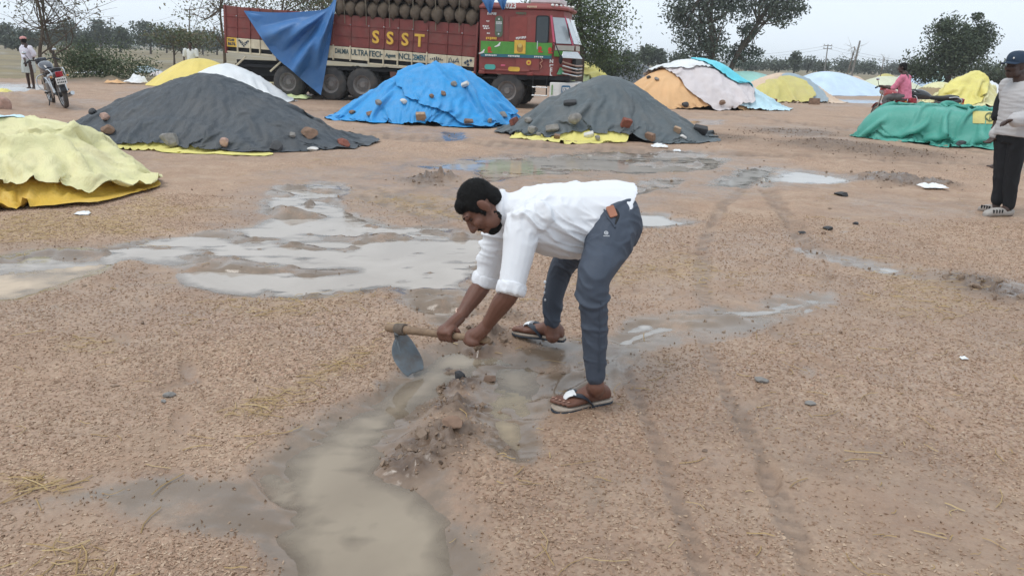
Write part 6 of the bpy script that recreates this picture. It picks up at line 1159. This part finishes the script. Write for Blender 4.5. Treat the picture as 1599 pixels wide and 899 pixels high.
mb.tube([P(962, 345, 3.42), P(944, 396, 3.28), P(927, 440, 3.14), P(928, 510, 3.115), P(930, 586, 3.10)], [.112, .098, .073, .060, .044], 18, 6, True); mb.tube([P(945, 348, 3.62), P(908, 384, 3.74), P(879, 415, 3.84), P(865, 460, 3.865), P(862, 499, 3.88)], [.105, .088, .066, .054, .047], 18, 6, True)
tro = own(mb.fuse('trousers', TRS, None, .0055, 6, crease(.014, 9, 9)))
def tub(name, pts, r, m_, flat=1.0, n=6): return own(MB().tube(pts, r, n, 4, flat=flat).build(name, m_, None))
# pocket with the thing sticking out of it, the small emblem, the side seam
dn = BVHTree.FromObject(tro, bpy.context.evaluated_depsgraph_get()); off = Vector(MAN.location)
def on_tr(px, py, lift=.003):
    h = dn.ray_cast(EYEV - off, ray(px, py)); p = (h[0] + off) if h[0] is not None else P(px, py, 3.2); n = h[1] if h[0] is not None else V(0, -1, 0); n = n if n.dot(EYEV - p) > 0 else -n; return p + n * lift, n
tub('pocket_edge', [on_tr(x, y)[0] for x, y in ((943, 326), (948, 338), (957, 350), (960, 356))], .004, TRS); tub('side_seam', [on_tr(x, y)[0] for x, y in ((938, 470), (936, 500), (936, 530), (936, 560), (936, 580))], .0022, TRS); tub('pocket_slit', [on_tr(x, y, .001)[0] for x, y in ((962, 326), (965, 336), (961, 350))], [.004, .009, .003], BLK, .4)
p_, n_ = on_tr(955, 331, .004); own(MB().rbox((0, 0, 0), (.036, .055, .012), .006, None).build('wallet', mat('tan_leather', (.36, .15, .09), .55), None)).matrix_basis = Matrix.Translation(p_ - off) @ (n_.to_track_quat('Z', 'Y').to_matrix() @ Matrix.Rotation(.35, 3, 'Z')).to_4x4()
MAN.children[-1].data.transform(Matrix.Translation(off))
p_, n_ = on_tr(946.5, 366, .003); q_ = n_.to_track_quat('Z', 'Y').to_matrix().to_4x4()
ring8 = MB(); pts = [V(math.cos(a) * .0075, math.sin(a) * .0075 + .006, 0) for a in np.linspace(0, 2 * math.pi, 17)]; ring8.tube(pts, .0020, 5); ring8.ell((0, .006, 0), (.0035, .0035, .002), None, 8, 6)
for k in range(6): ring8.box((-.011 + .0045 * k, -.009, 0), (.003, .004 + .001 * (k % 2), .0012))
e = ring8.build('emblem', TRB, None, False); e.data.transform(Matrix.Translation(p_) @ q_); own(e)
for x, y in ((851, 440), (852, 448), (851, 457), (852, 468)): p_, n_ = on_tr(x, y, .002); own(MB().ell(p_, (.006, .004, .008), None, 8, 6).build('leg_print', TRB, None))
own(MB().tube([fwr + (fel - fwr).normalized() * .022 + Vector((math.cos(a) * .030, math.sin(a) * .030 * .9, math.sin(a) * .012 - math.cos(a) * .016)) for a in np.linspace(0, 2 * math.pi, 15)], .0035, 6).build('wrist_thread', mat('thread', (.70, .50, .40), .7), None))
for hl_, to_, sd_2 in ((NEARH, NEART, 1), (FARH, FART, -1)):
    d = (to_ - hl_); L_ = d.length; d.normalize(); q = d.cross(V(0, 0, 1)).normalized() * sd_2
    for i in range(5): own(MB().ell(hl_ + d * L_ * (.80 - .012 * i + (.165, .16, .14, .115, .08)[i]) + q * (.034 - i * .0172) * 1.05 + V(0, 0, .030), (.006 if i else .008, .006, .003), None, 8, 6).build('toenail', NAIL, None))
SOLE = mat('sandal_footbed', (.42, .36, .30), .7, dirt=(.25, .18, .13, 1), dirt_amt=.5, dscale=14); DKS = mat('sandal_navy', (.028, .036, .05), .5, .4); WTS = mat('sandal_white', (.74, .75, .76), .4, .4)
for a_, b_ in ((NEARH, NEART), (FARH, FART)):
    sd = empty('sandal'); flipflop(sd, a_ - V(0, 0, .018), b_ - V(0, 0, .018), WTS, DKS, SOLE); sd.location = -off + Vector((0, 0, 0)); sd.parent = MAN
# ------------------------------------------------------------------ the hoe
HOE = empty('hoe', A0); tag(HOE, 'wooden handled hoe with broad steel blade in the bending man\'s hands', 'hoe')
WOOD = mat('worn_wood', (.27, .185, .12), .7, .3, .25, 30, bump=.4, bscale=60, dirt=(.14, .09, .06, 1), dirt_amt=.4, dscale=9); STEEL = mat('worn_steel', (.16, .185, .205), .42, .5, .25, 10, metal=.35, dirt=(.13, .095, .07, 1), dirt_amt=.5, dscale=12)
MB().tube([V(0, 0, 0) - hax * .012, hax * .05, hax * HLEN * .3, hax * HLEN * .7, hax * (HLEN - .012)], [.021, .0225, .0185, .0165, .0175], 12, 4, True).build('handle', WOOD, HOE)
cm_ = hax.to_track_quat('Z', 'Y').to_matrix(); MB().lathe([(.0205, -.028), (.028, -.026), (.030, 0), (.0285, .028), (.021, .031)], 18, cm_, hax * .062).build('socket', mat('socket_iron', (.15, .12, .095), .7, metal=.2, dirt=(.10, .07, .05, 1), dirt_amt=.6, dscale=20), HOE)
tip = G(645, 584); tip.z = max(hz(tip.x, tip.y), WL) - .012; rows = []
for t, hwid, cx, cy, yy in ((0, .020, 623, 516, 3.555), (.12, .036, 621, 525, 3.55), (.3, .066, 623, 538, 3.535), (.55, .076, 628, 552, 3.52), (.8, .074, 636, 565, 3.50), (.95, .066, 641, 575, 3.49), (1.05, .048, 645, 583, 3.485)):
    rows.append((P(cx, cy, yy) - A0, hwid))
wv = Vector((.70, .70, .10)).normalized(); nu_ = 13; v = []
for c, hwid in rows:
    for i in range(nu_): u_ = i / (nu_ - 1) * 2 - 1; v.append(c + wv * u_ * hwid + Vector((-.62, -.55, .2)).normalized() * (-.016 * u_ * u_ + .006 * math.exp(-(u_ / .18) ** 2)))
o = mesh_np('blade', v, [(j * nu_ + i, j * nu_ + i + 1, (j + 1) * nu_ + i + 1, (j + 1) * nu_ + i) for j in range(len(rows) - 1) for i in range(nu_ - 1)], STEEL, HOE); md = o.modifiers.new('s', 'SOLIDIFY'); md.thickness = .004; md = o.modifiers.new('b', 'SUBSURF'); md.levels = md.render_levels = 2
MB().tube([hax * .045 + V(0, -.02, -.01), rows[1][0] + V(-.004, -.012, 0), rows[3][0] + V(-.006, -.010, 0)], [.016, .010, .003], 8, 4).build('blade_rib', STEEL, HOE)
# ------------------------------------------------------------------ other people
def standing(name_label, J, skin, shirt, legs, group=None, voxel=.012, hairm=HAIR, k=1.0, sr=1.0, hands=True):
    """J: joints by name; shirt and legs are materials; returns the thing"""
    t = empty('person', (J['root'].x, J['root'].y, 0)); tag(t, name_label, 'person', group); b = MB(); head(b, J['head'], J['f'], J['u'], k)
    ch = J['chest']; pe = J['pelvis']; b.tube([J['head'] - J['u'] * .06 * k - J['f'] * .02, J['neck']], [.054 * k, .062 * k], 12, 3, True); b.tube([J['neck'], ch, pe], [.09 * k, .12 * k, .12 * k], 12, 3, True)
    for s in 'ab':
        b.tube([J['sh' + s], J['el' + s], J['wr' + s]], [.048 * k, .040 * k, .028 * k], 10, 4, True); d = J['wr' + s] - J['el' + s]; open_hand(b, J['wr' + s], J.get('hd' + s, d), J.get('pn' + s, J['f']), k, J.get('curl', .6))
        b.tube([J['hip' + s], J['kn' + s], J['kn' + s].lerp(J['an' + s], .35), J['an' + s]], [.085 * k, .055 * k, .05 * k, .036 * k], 12, 4, True); d = J['toe' + s] - J['an' + s]; d.z = 0; d.normalize(); hl = J['an' + s] - d * .05; hl.z = J['toe' + s].z
        foot(b, J['an' + s], hl, J['toe' + s], k, 1)
    o = b.fuse('body', skin, None, min(voxel, .011), 2); own(o, t)
    side = J['side']; mb = MB(); bk = J['f'].cross(side) ; fr = Vector((J['f'].x, J['f'].y, 0)).normalized() if 'fr' not in J else J['fr']
    if shirt:
        R_s = J.get('shirt', (.165, .175, .175, .165)); D_s = J.get('depth', (.125, .13, .13, .125)); hem = J.get('hem', pe)
        loft_s(mb, [ringE(hem, side * R_s[0], fr * D_s[0]), ringE(hem.lerp(ch, .5), side * R_s[1], fr * D_s[1]), ringE(ch, side * R_s[2], fr * D_s[2]), ringE(ch.lerp(J['neck'], .55), side * R_s[3], fr * D_s[3] * .8), ringE(J['neck'], side * .085, fr * .08), ringE(J['neck'] + (J['neck'] - ch).normalized() * .04, side * .07, fr * .07)], 4)
        for s in 'ab':
            e_ = J['sh' + s].lerp(J['el' + s], J.get('slv', .85)) if J.get('slv', .85) < 1 else J['el' + s].lerp(J['wr' + s], J['slv'] - 1); pts = [J['sh' + s]] + ([J['el' + s]] if J.get('slv', .85) > 1 else []) + [e_]; mb.tube(pts, [.078 * sr] + [.066 * sr] * (len(pts) - 1), 14, 5, True)
        own(mb.fuse(J.get('sname', 'shirt'), shirt, None, voxel, 4, folds(J.get('famp', .011), J.get('fs', 12), 4, J.get('fst', (1, 1, .6)))), t)
    if legs:
        mb = MB(); loft_s(mb, [ringE(pe.lerp(ch, .3), side * .15, fr * .115), ringE(pe, side * .165, fr * .13), ringE(pe - V(0, 0, .1), side * .15, fr * .12)], 3)
        for s in 'ab': mb.tube([J['hip' + s], J['kn' + s], J['kn' + s].lerp(J['an' + s], .96)], [.098 * k, .074 * k, .060 * k], 14, 5, True)
        own(mb.fuse('trousers', legs, None, voxel, 3, folds(.009, 12, 6)), t)
    if hairm: own(hair_cap('hair', None, J['head'], J['f'], J['u'], hairm, k, voxel=.009), t)
    return t
up = V(0, 0, 1)
# the man with cap and quilted jacket at the right edge
rx = lambda px, py, Y=8.40: P(px, py, Y)
fa_ = V(-.96, -.28, -.05).normalized(); sd_ = V(.28, -.96, 0).normalized()
JR = dict(root=G(1565, 334), head=rx(1586, 103), f=fa_, u=V(-.06, 0, 1).normalized(), neck=rx(1597, 124), chest=rx(1596, 150), pelvis=rx(1584, 208), side=sd_, sha=rx(1602, 138) + sd_ * .17, ela=rx(1608, 180, 8.16), wra=rx(1584, 188, 8.10), shb=rx(1597, 136) - sd_ * .18, elb=rx(1594, 186) - sd_ * .16, wrb=rx(1572, 214) - sd_ * .14, hdb=V(-.6, -.1, -.6), hda=V(-1, -.1, -.1), pna=V(.2, -.3, -1), hipa=rx(1582, 214) + sd_ * .08, hipb=rx(1580, 214) - sd_ * .09, kna=rx(1575, 268) + sd_ * .05, knb=rx(1574, 266) - sd_ * .08, ana=rx(1571, 321) + sd_ * .03, anb=rx(1568, 317) - sd_ * .09, toea=G(1540, 335, .03), toeb=G(1532, 327, .03), shirt=(.205, .20, .215, .19), depth=(.17, .165, .165, .15), hem=rx(1583, 212), slv=1.9, sname='jacket', famp=.007, fs=10, fst=(.35, .35, 2.6), curl=1.0)
JACK = mat('grey_quilted', (.47, .455, .455), .7, .3, .06, 5, bump=.15, bscale=60); BLTR = mat('black_trousers', (.012, .013, .016), .7, .3)
RM = standing('man in navy cap and pale grey jacket at right edge', JR, SKIND, JACK, BLTR, voxel=.010, hairm=None, k=1.05, sr=1.15)
hm = frame(JR['f'], JR['u']); HQ = lambda x, y, z: JR['head'] + hm @ V(x, y, z) * 1.05; NAVY = mat('navy_cap', (.022, .040, .070), .7, .3, .1, 20)
mb = MB(); loft_s(mb, [[HQ(.089 * r * math.cos(a), .102 * r * math.sin(a) - .012, z) for a in np.linspace(0, 2 * math.pi, 24, endpoint=False)] for r, z in ((1.02, .028), (1.04, .055), (.98, .09), (.80, .122), (.45, .14), (.08, .145))], 3); own(mb.build('cap', NAVY, None), RM)
v = []
for j in range(6):
    for i in range(13): a = math.pi * (.12 + .76 * i / 12); q = j / 5; v.append(HQ(.088 * math.cos(a) * (1 - .12 * q), .085 * math.sin(a) + .085 * q * math.sin(a) ** .6, .040 - .012 * q - .012 * abs(math.cos(a)) ** 2 * 1.4))
o = own(mesh_np('cap_brim', v, [(j * 13 + i, j * 13 + i + 1, (j + 1) * 13 + i + 1, (j + 1) * 13 + i) for j in range(5) for i in range(12)], NAVY), RM); o.modifiers.new('s', 'SOLIDIFY').thickness = .006
own(MB().ell(HQ(-.045, .088, .075), (.010, .006, .010), hm, 8, 6).build('cap_badge', WHT, None), RM); own(MB().tube([HQ(-.03, .072, -.052), HQ(0, .096, -.046), HQ(.03, .072, -.052)], [.005, .007, .005], 8, 3, True).build('moustache', HAIR, None), RM)
CROC = mat('grey_clog', (.36, .335, .31), .7, .3, .1, 20, dirt=(.25, .18, .13, 1), dirt_amt=.3, dscale=10)
for s in 'ab':
    d = JR['toe' + s] - JR['an' + s]; d.z = 0; d.normalize(); q = d.cross(up); hl = JR['an' + s] - d * .08; hl.z = .012; L_ = (JR['toe' + s] - hl).length + .03; mb = MB()
    loft_s(mb, [ringE(hl + d * L_ * t + up * h_ * .5, q * w_, up * h_ * .55, 16, 2.8) for t, w_, h_ in ((0, .022, .05), (.06, .040, .07), (.25, .042, .065), (.45, .046, .085), (.65, .052, .082), (.85, .050, .065), (.97, .034, .045), (1.0, .012, .03))], 3); sh = own(mb.build('clog', CROC, None), RM)
    for k in range(4): MB().box(hl + d * L_ * (.52 + .10 * k) + up * .058 - sd_ * 0 + q * (.046 if q.y < 0 else -.046) - off * 0 - Vector(RM.location), (.012, .02, .035)).build('vent_slot', BLK, sh, False)
# the man hidden behind him
xq = P(1576, 120, 12.6); JH = dict(root=V(xq.x, 12.6, 0), head=V(xq.x + .12, 12.6, 1.52), f=V(-1, -.2, 0).normalized(), u=up, neck=V(xq.x + .12, 12.6, 1.36), chest=V(xq.x + .12, 12.6, 1.15), pelvis=V(xq.x + .14, 12.6, .85), side=V(.2, -1, 0).normalized(), sha=V(xq.x + .04, 12.42, 1.28), ela=V(xq.x - .02, 12.38, 1.02), wra=V(xq.x - .1, 12.35, .80), shb=V(xq.x + .1, 12.8, 1.28), elb=V(xq.x + .06, 12.84, 1.0), wrb=V(xq.x + .04, 12.8, .78), hipa=V(xq.x + .12, 12.52, .82), hipb=V(xq.x + .16, 12.7, .82), kna=V(xq.x + .1, 12.5, .45), knb=V(xq.x + .16, 12.7, .45), ana=V(xq.x + .12, 12.5, .08), anb=V(xq.x + .18, 12.7, .08), toea=V(xq.x - .05, 12.47, .03), toeb=V(xq.x, 12.67, .03), slv=1.8)
standing('person in black mostly hidden behind man in cap', JH, SKIND, BLTR, BLTR, voxel=.016)
# the man in a lungi by the motorcycle
g = G(48, 140); yy = g.y; q = lambda px, py, dy=0: P(px, py, yy + dy)
JL = dict(root=g, head=q(36.5, 64), f=V(-.75, .6, -.1).normalized(), u=up, neck=q(38.5, 70), chest=q(41, 80), pelvis=q(44, 96), side=V(.62, .78, 0).normalized(), sha=q(47, 75, -.12), ela=q(53, 84, -.1), wra=q(52, 93, .05), shb=q(36.5, 75, .1), elb=q(37, 87, -.15), wrb=q(39.5, 97, -.3), hdb=V(.05, -.05, -1), hipa=q(45.5, 98, -.05), hipb=q(42.5, 98, .05), kna=q(50, 116, -.05), knb=q(43, 117, .1), ana=q(53, 136, -.03), anb=q(46, 136, .12), toea=q(50, 139.5, .1), toeb=q(42, 139, .15), shirt=(.17, .165, .19, .17), depth=(.13, .125, .14, .12), hem=q(43.5, 94), slv=1.25, famp=.012)
for s in 'ab': JL['toe' + s].z = .02; JL['an' + s].z = .09
LM = standing('barefoot man in white shirt and lungi with pink headcloth', JL, SKIND, mat('white_shirt_lilac', (.68, .65, .72), .8), None, voxel=.014)
mb = MB(); pe = JL['pelvis']; loft_s(mb, [ringE(q(43.5, 92), JL['side'] * .17, V(.10, -.08, 0)), ringE(q(44, 98), JL['side'] * .19, V(.12, -.09, 0)), ringE(q(44.5, 106), JL['side'] * .21, V(.13, -.1, 0)), ringE(q(45, 114), JL['side'] * .20, V(.13, -.1, 0))], 4); own(mb.fuse('lungi', mat('lungi_grey', (.50, .53, .50), .85), None, .014, 3, folds(.014, 9, 3)), LM)
hm = frame(JL['f'], up); own(MB().ell(JL['head'] + V(0, 0, .075), (.098, .112, .062), hm, 16, 10).fuse('headcloth', mat('pink_cloth', (.62, .30, .28), .85), None, .01, 2, folds(.012, 26, 3, (.4, .4, 2))), LM)
# the man beyond the yellow heap
bx = gb(299, 34); q = lambda x, y, z: bx + V(x, y, z)
JF = dict(root=bx, head=q(0, 0, 1.58), f=V(.3, -.95, 0).normalized(), u=up, neck=q(.01, 0, 1.42), chest=q(.02, 0, 1.22), pelvis=q(.02, 0, .92), side=V(.95, .3, 0).normalized(), sha=q(.22, .05, 1.36), ela=q(.28, 0, 1.10), wra=q(.24, -.1, .86), shb=q(-.2, -.05, 1.36), elb=q(-.27, -.05, 1.1), wrb=q(-.24, -.15, .86), hipa=q(.1, 0, .88), hipb=q(-.08, 0, .88), kna=q(.1, 0, .48), knb=q(-.08, 0, .48), ana=q(.1, 0, .08), anb=q(-.08, 0, .08), toea=q(.12, -.2, .03), toeb=q(-.05, -.2, .03), slv=.9)
standing('man in white shirt standing beyond the yellow heap', JF, SKIND, mat('white_shirt_far', (.72, .74, .74), .8), BLTR, voxel=.02)
# ================================================================== MOTORCYCLES AND THE RIDER
def motorcycle(label, base, yaw, lean, tank, seatc, s=1.0, guard=True):
    t = empty('motorcycle', base, (0, 0, 0)); tag(t, label, 'motorcycle', 'parked motorcycles'); t.rotation_euler = (Matrix.Rotation(yaw, 3, 'Z') @ Matrix.Rotation(lean, 3, 'X')).to_euler()
    PT = mat('bike_paint', tank, .25, .5, .05, coat=.6); SB = mat('bike_black', (.02, .02, .022), .45, .4); ST_ = mat('bike_seat', seatc, .6, .3); m = Matrix.Rotation(R_(90), 3, 'X')
    for x, wd in ((0, .10), (1.27, .085)):
        w_ = empty('wheel', (x, 0, .305)); w_.parent = t; MB().lathe([(.225, -wd * .35), (.25, -wd * .5), (.29, -wd * .42), (.305, -wd * .15), (.305, wd * .15), (.29, wd * .42), (.25, wd * .5), (.225, wd * .35), (.222, 0), (.225, -wd * .35)], 32, m, caps=False).build('tyre', RUB, w_); MB().lathe([(.215, -.03), (.228, -.035), (.228, .035), (.215, .03), (.212, 0), (.215, -.03)], 32, m, caps=False).build('rim', CHR, w_)
        mb = MB()
        for k in range(10): a = 2 * math.pi * k / 10; mb.tube([(math.cos(a) * .04, .02 * (-1) ** k, math.sin(a) * .04), (math.cos(a + .2) * .218, 0, math.sin(a + .2) * .218)], .006, 4)
        mb.build('spoke', CHR, w_); MB().lathe([(.01, -.07), (.06, -.06), (.06, .06), (.01, .07)], 16, m).build('hub', SB, w_)
    MB().tube([(1.27, .06, .31), (1.10, .07, .85), (1.05, .07, .98)], .022, 8, 3).build('fork_leg', CHR, t); MB().tube([(1.27, -.06, .31), (1.10, -.07, .85), (1.05, -.07, .98)], .022, 8, 3).build('fork_leg', CHR, t)
    for sg in (-1, 1): MB().tube([(0, sg * .10, .31), (.42, sg * .10, .40)], .022, 6).build('swing_arm', SB, t); MB().tube([(.05, sg * .13, .36), (.14, sg * .13, .68)], [.028, .024], 8).build('shock_absorber', CHR, t)
    MB().tube([(1.08, 0, .88), (.75, 0, .55), (.45, 0, .40), (.35, 0, .62), (-.1, 0, .74)], .03, 8, 4).build('frame', SB, t); MB().rbox((.66, 0, .42), (.34, .26, .30), .06).build('engine', mat('engine_grey', (.14, .14, .145), .4, metal=.5), t)
    mb = MB(); loft_s(mb, [ringE((x, 0, z), (0, w_, 0), (0, 0, h_), 16, 2.6) for x, z, w_, h_ in ((.52, .84, .08, .06), (.62, .87, .12, .10), (.80, .90, .145, .13), (.98, .90, .12, .11), (1.06, .88, .05, .05))], 4); mb.build('fuel_tank', PT, t)
    mb = MB(); loft_s(mb, [ringE((x, 0, z), (0, w_, 0), (0, 0, h_), 14, 3) for x, z, w_, h_ in ((-.18, .86, .09, .035), (-.05, .855, .125, .05), (.22, .82, .135, .055), (.48, .82, .11, .05), (.56, .84, .06, .03))], 4); mb.build('seat', ST_, t)
    mb = MB(); loft_s(mb, [ringE((x, 0, z), (0, w_, 0), (0, 0, h_), 14, 2.6) for x, z, w_, h_ in ((-.30, .77, .07, .05), (-.20, .77, .11, .07), (.05, .73, .13, .09), (.35, .68, .13, .10))], 3); mb.build('tail_cowl', PT, t)
    MB().rbox((-.315, 0, .77), (.05, .15, .11), .02).build('tail_lamp', mat('tail_red', (.32, .01, .02), .2, .5), t); MB().tube([(-.24, .13, .70), (-.24, .13, .80), (-.10, .15, .88), (.1, .15, .86)], .014, 6, 3).build('grab_rail', CHR, t); MB().tube([(-.24, -.13, .70), (-.24, -.13, .80), (-.10, -.15, .88), (.1, -.15, .86)], .014, 6, 3).build('grab_rail', CHR, t)
    pl = MB().rbox((-.335, 0, .625), (.012, .22, .15), .004).build('number_plate', WHT, t); mb = MB()
    for r_ in range(2):
        for k in range(5): mb.box((-.343, .075 - .037 * k, .655 - .06 * r_), (.004, .018 + .006 * ((k + r_) % 2), .034))
    mb.build('plate_marks', SB, pl, False)
    a_ = np.linspace(R_(20), R_(170), 12); mb = MB(); mb.loft([[Vector((math.cos(a) * .34, y, .305 + math.sin(a) * .34)) for y in (-.06, -.03, .03, .06)] for a in a_], False, False, False); o = mb.build('rear_mudguard', SB, t); o.modifiers.new('s', 'SOLIDIFY').thickness = .012
    mb = MB(); mb.loft([[Vector((1.27 + math.cos(a) * .335, y, .305 + math.sin(a) * .335)) for y in (-.05, -.02, .02, .05)] for a in np.linspace(R_(30), R_(150), 10)], False, False, False); o = mb.build('front_mudguard', PT, t); o.modifiers.new('s', 'SOLIDIFY').thickness = .01
    MB().tube([(.98, .34, 1.02), (1.04, .24, 1.06), (1.04, 0, 1.02), (1.04, -.24, 1.06), (.98, -.34, 1.02)], .014, 8, 4).build('handlebar', SB, t)
    for sg in (-1, 1):
        MB().tube([(.95, sg * .37, 1.01), (1.0, sg * .30, 1.035)], .022, 8).build('grip', SB, t); MB().tube([(1.03, sg * .24, 1.06), (1.02, sg * .30, 1.20)], .007, 5).build('mirror_stem', SB, t); MB().ell((1.01, sg * .32, 1.24), (.015, .05, .035)).build('mirror', CHR, t); MB().ell((-.27, sg * .17, .72), (.035, .025, .022)).build('indicator', mat('amber', (.5, .2, .03), .3), t)
    MB().ell((1.20, 0, .94), (.09, .10, .10)).build('headlight', CHR, t); MB().rbox((1.14, 0, 1.02), (.12, .24, .14), .04).build('headlamp_cowl', PT, t)
    MB().tube([(.70, -.10, .35), (.45, -.16, .22), (.1, -.17, .27), (-.25, -.17, .33)], [.022, .025, .045, .045], 10, 4).build('exhaust', CHR, t)
    if guard:
        MB().tube([(.30, .16, .66), (.05, .22, .70), (-.15, .22, .60), (-.12, .21, .34), (.10, .18, .26)], .013, 6, 4).build('leg_guard', CHR, t); MB().tube([(.92, .0, .75), (.95, .22, .68), (.92, .24, .45), (.80, .05, .30)], .013, 6, 4).build('crash_guard', CHR, t); MB().tube([(.92, .0, .75), (.95, -.22, .68), (.92, -.24, .45), (.80, -.05, .30)], .013, 6, 4).build('crash_guard', CHR, t)
    MB().tube([(.55, .10, .35), (.45, .26, -.0 + .02)], .013, 6).build('side_stand', SB, t)
    for sg in (-1, 1): MB().tube([(.42, sg * .12, .36), (.42, sg * .26, .36)], .016, 6).build('foot_peg', SB, t)
    t.scale = (s, s, s); return t
g = G(104, 173); motorcycle('black motorcycle seen from behind beside the charcoal heap', (g.x, g.y, hz(g.x, g.y)), R_(132), R_(-9), (.03, .035, .05), (.03, .03, .032))
g2 = gb(1424, 20.6); red = motorcycle('red motorcycle carrying man in pink shirt behind green heap', (g2.x, g2.y, .0), R_(95), R_(2), (.33, .02, .025), (.02, .02, .02), guard=False)
g3 = gb(1492, 21.6); motorcycle('dark motorcycle parked behind rider in pink', (g3.x, g3.y, .0), R_(172), R_(-8), (.03, .03, .035), (.025, .022, .02), guard=False)
# the rider
bx = gb(1414, 20.6); FR = V(math.cos(R_(135)), math.sin(R_(135)), 0); SR = V(FR.y, -FR.x, 0); q = lambda x, y, z: bx - FR * x + SR * y + V(0, 0, z)
JP = dict(root=bx, head=q(-.05, -.02, 1.56), f=V(-.75, .62, -.12).normalized(), u=V(0, 0, 1), neck=q(.02, 0, 1.40), chest=q(.06, 0, 1.18), pelvis=q(.14, 0, .86), fr=FR, side=SR, sha=q(.05, -.20, 1.32), ela=q(-.10, -.27, 1.06), wra=q(-.36, -.20, 1.08), shb=q(.05, .2, 1.32), elb=q(-.12, .26, 1.06), wrb=q(-.36, .2, 1.08), hipa=q(.12, -.1, .86), hipb=q(.12, .1, .86), kna=q(-.28, -.2, .78), knb=q(-.28, .2, .78), ana=q(-.14, -.22, .42), anb=q(-.14, .22, .42), toea=q(-.32, -.23, .36), toeb=q(-.32, .23, .36), shirt=(.19, .19, .21, .18), depth=(.17, .15, .15, .13), hem=q(.13, 0, .80), slv=1.0, famp=.014)
standing('man in pink shirt sitting on red motorcycle beyond green heap', JP, SKIND, mat('pink_cotton', (.66, .19, .28), .8, wrink=.15), mat('grey_trousers', (.12, .11, .11), .8), voxel=.014)
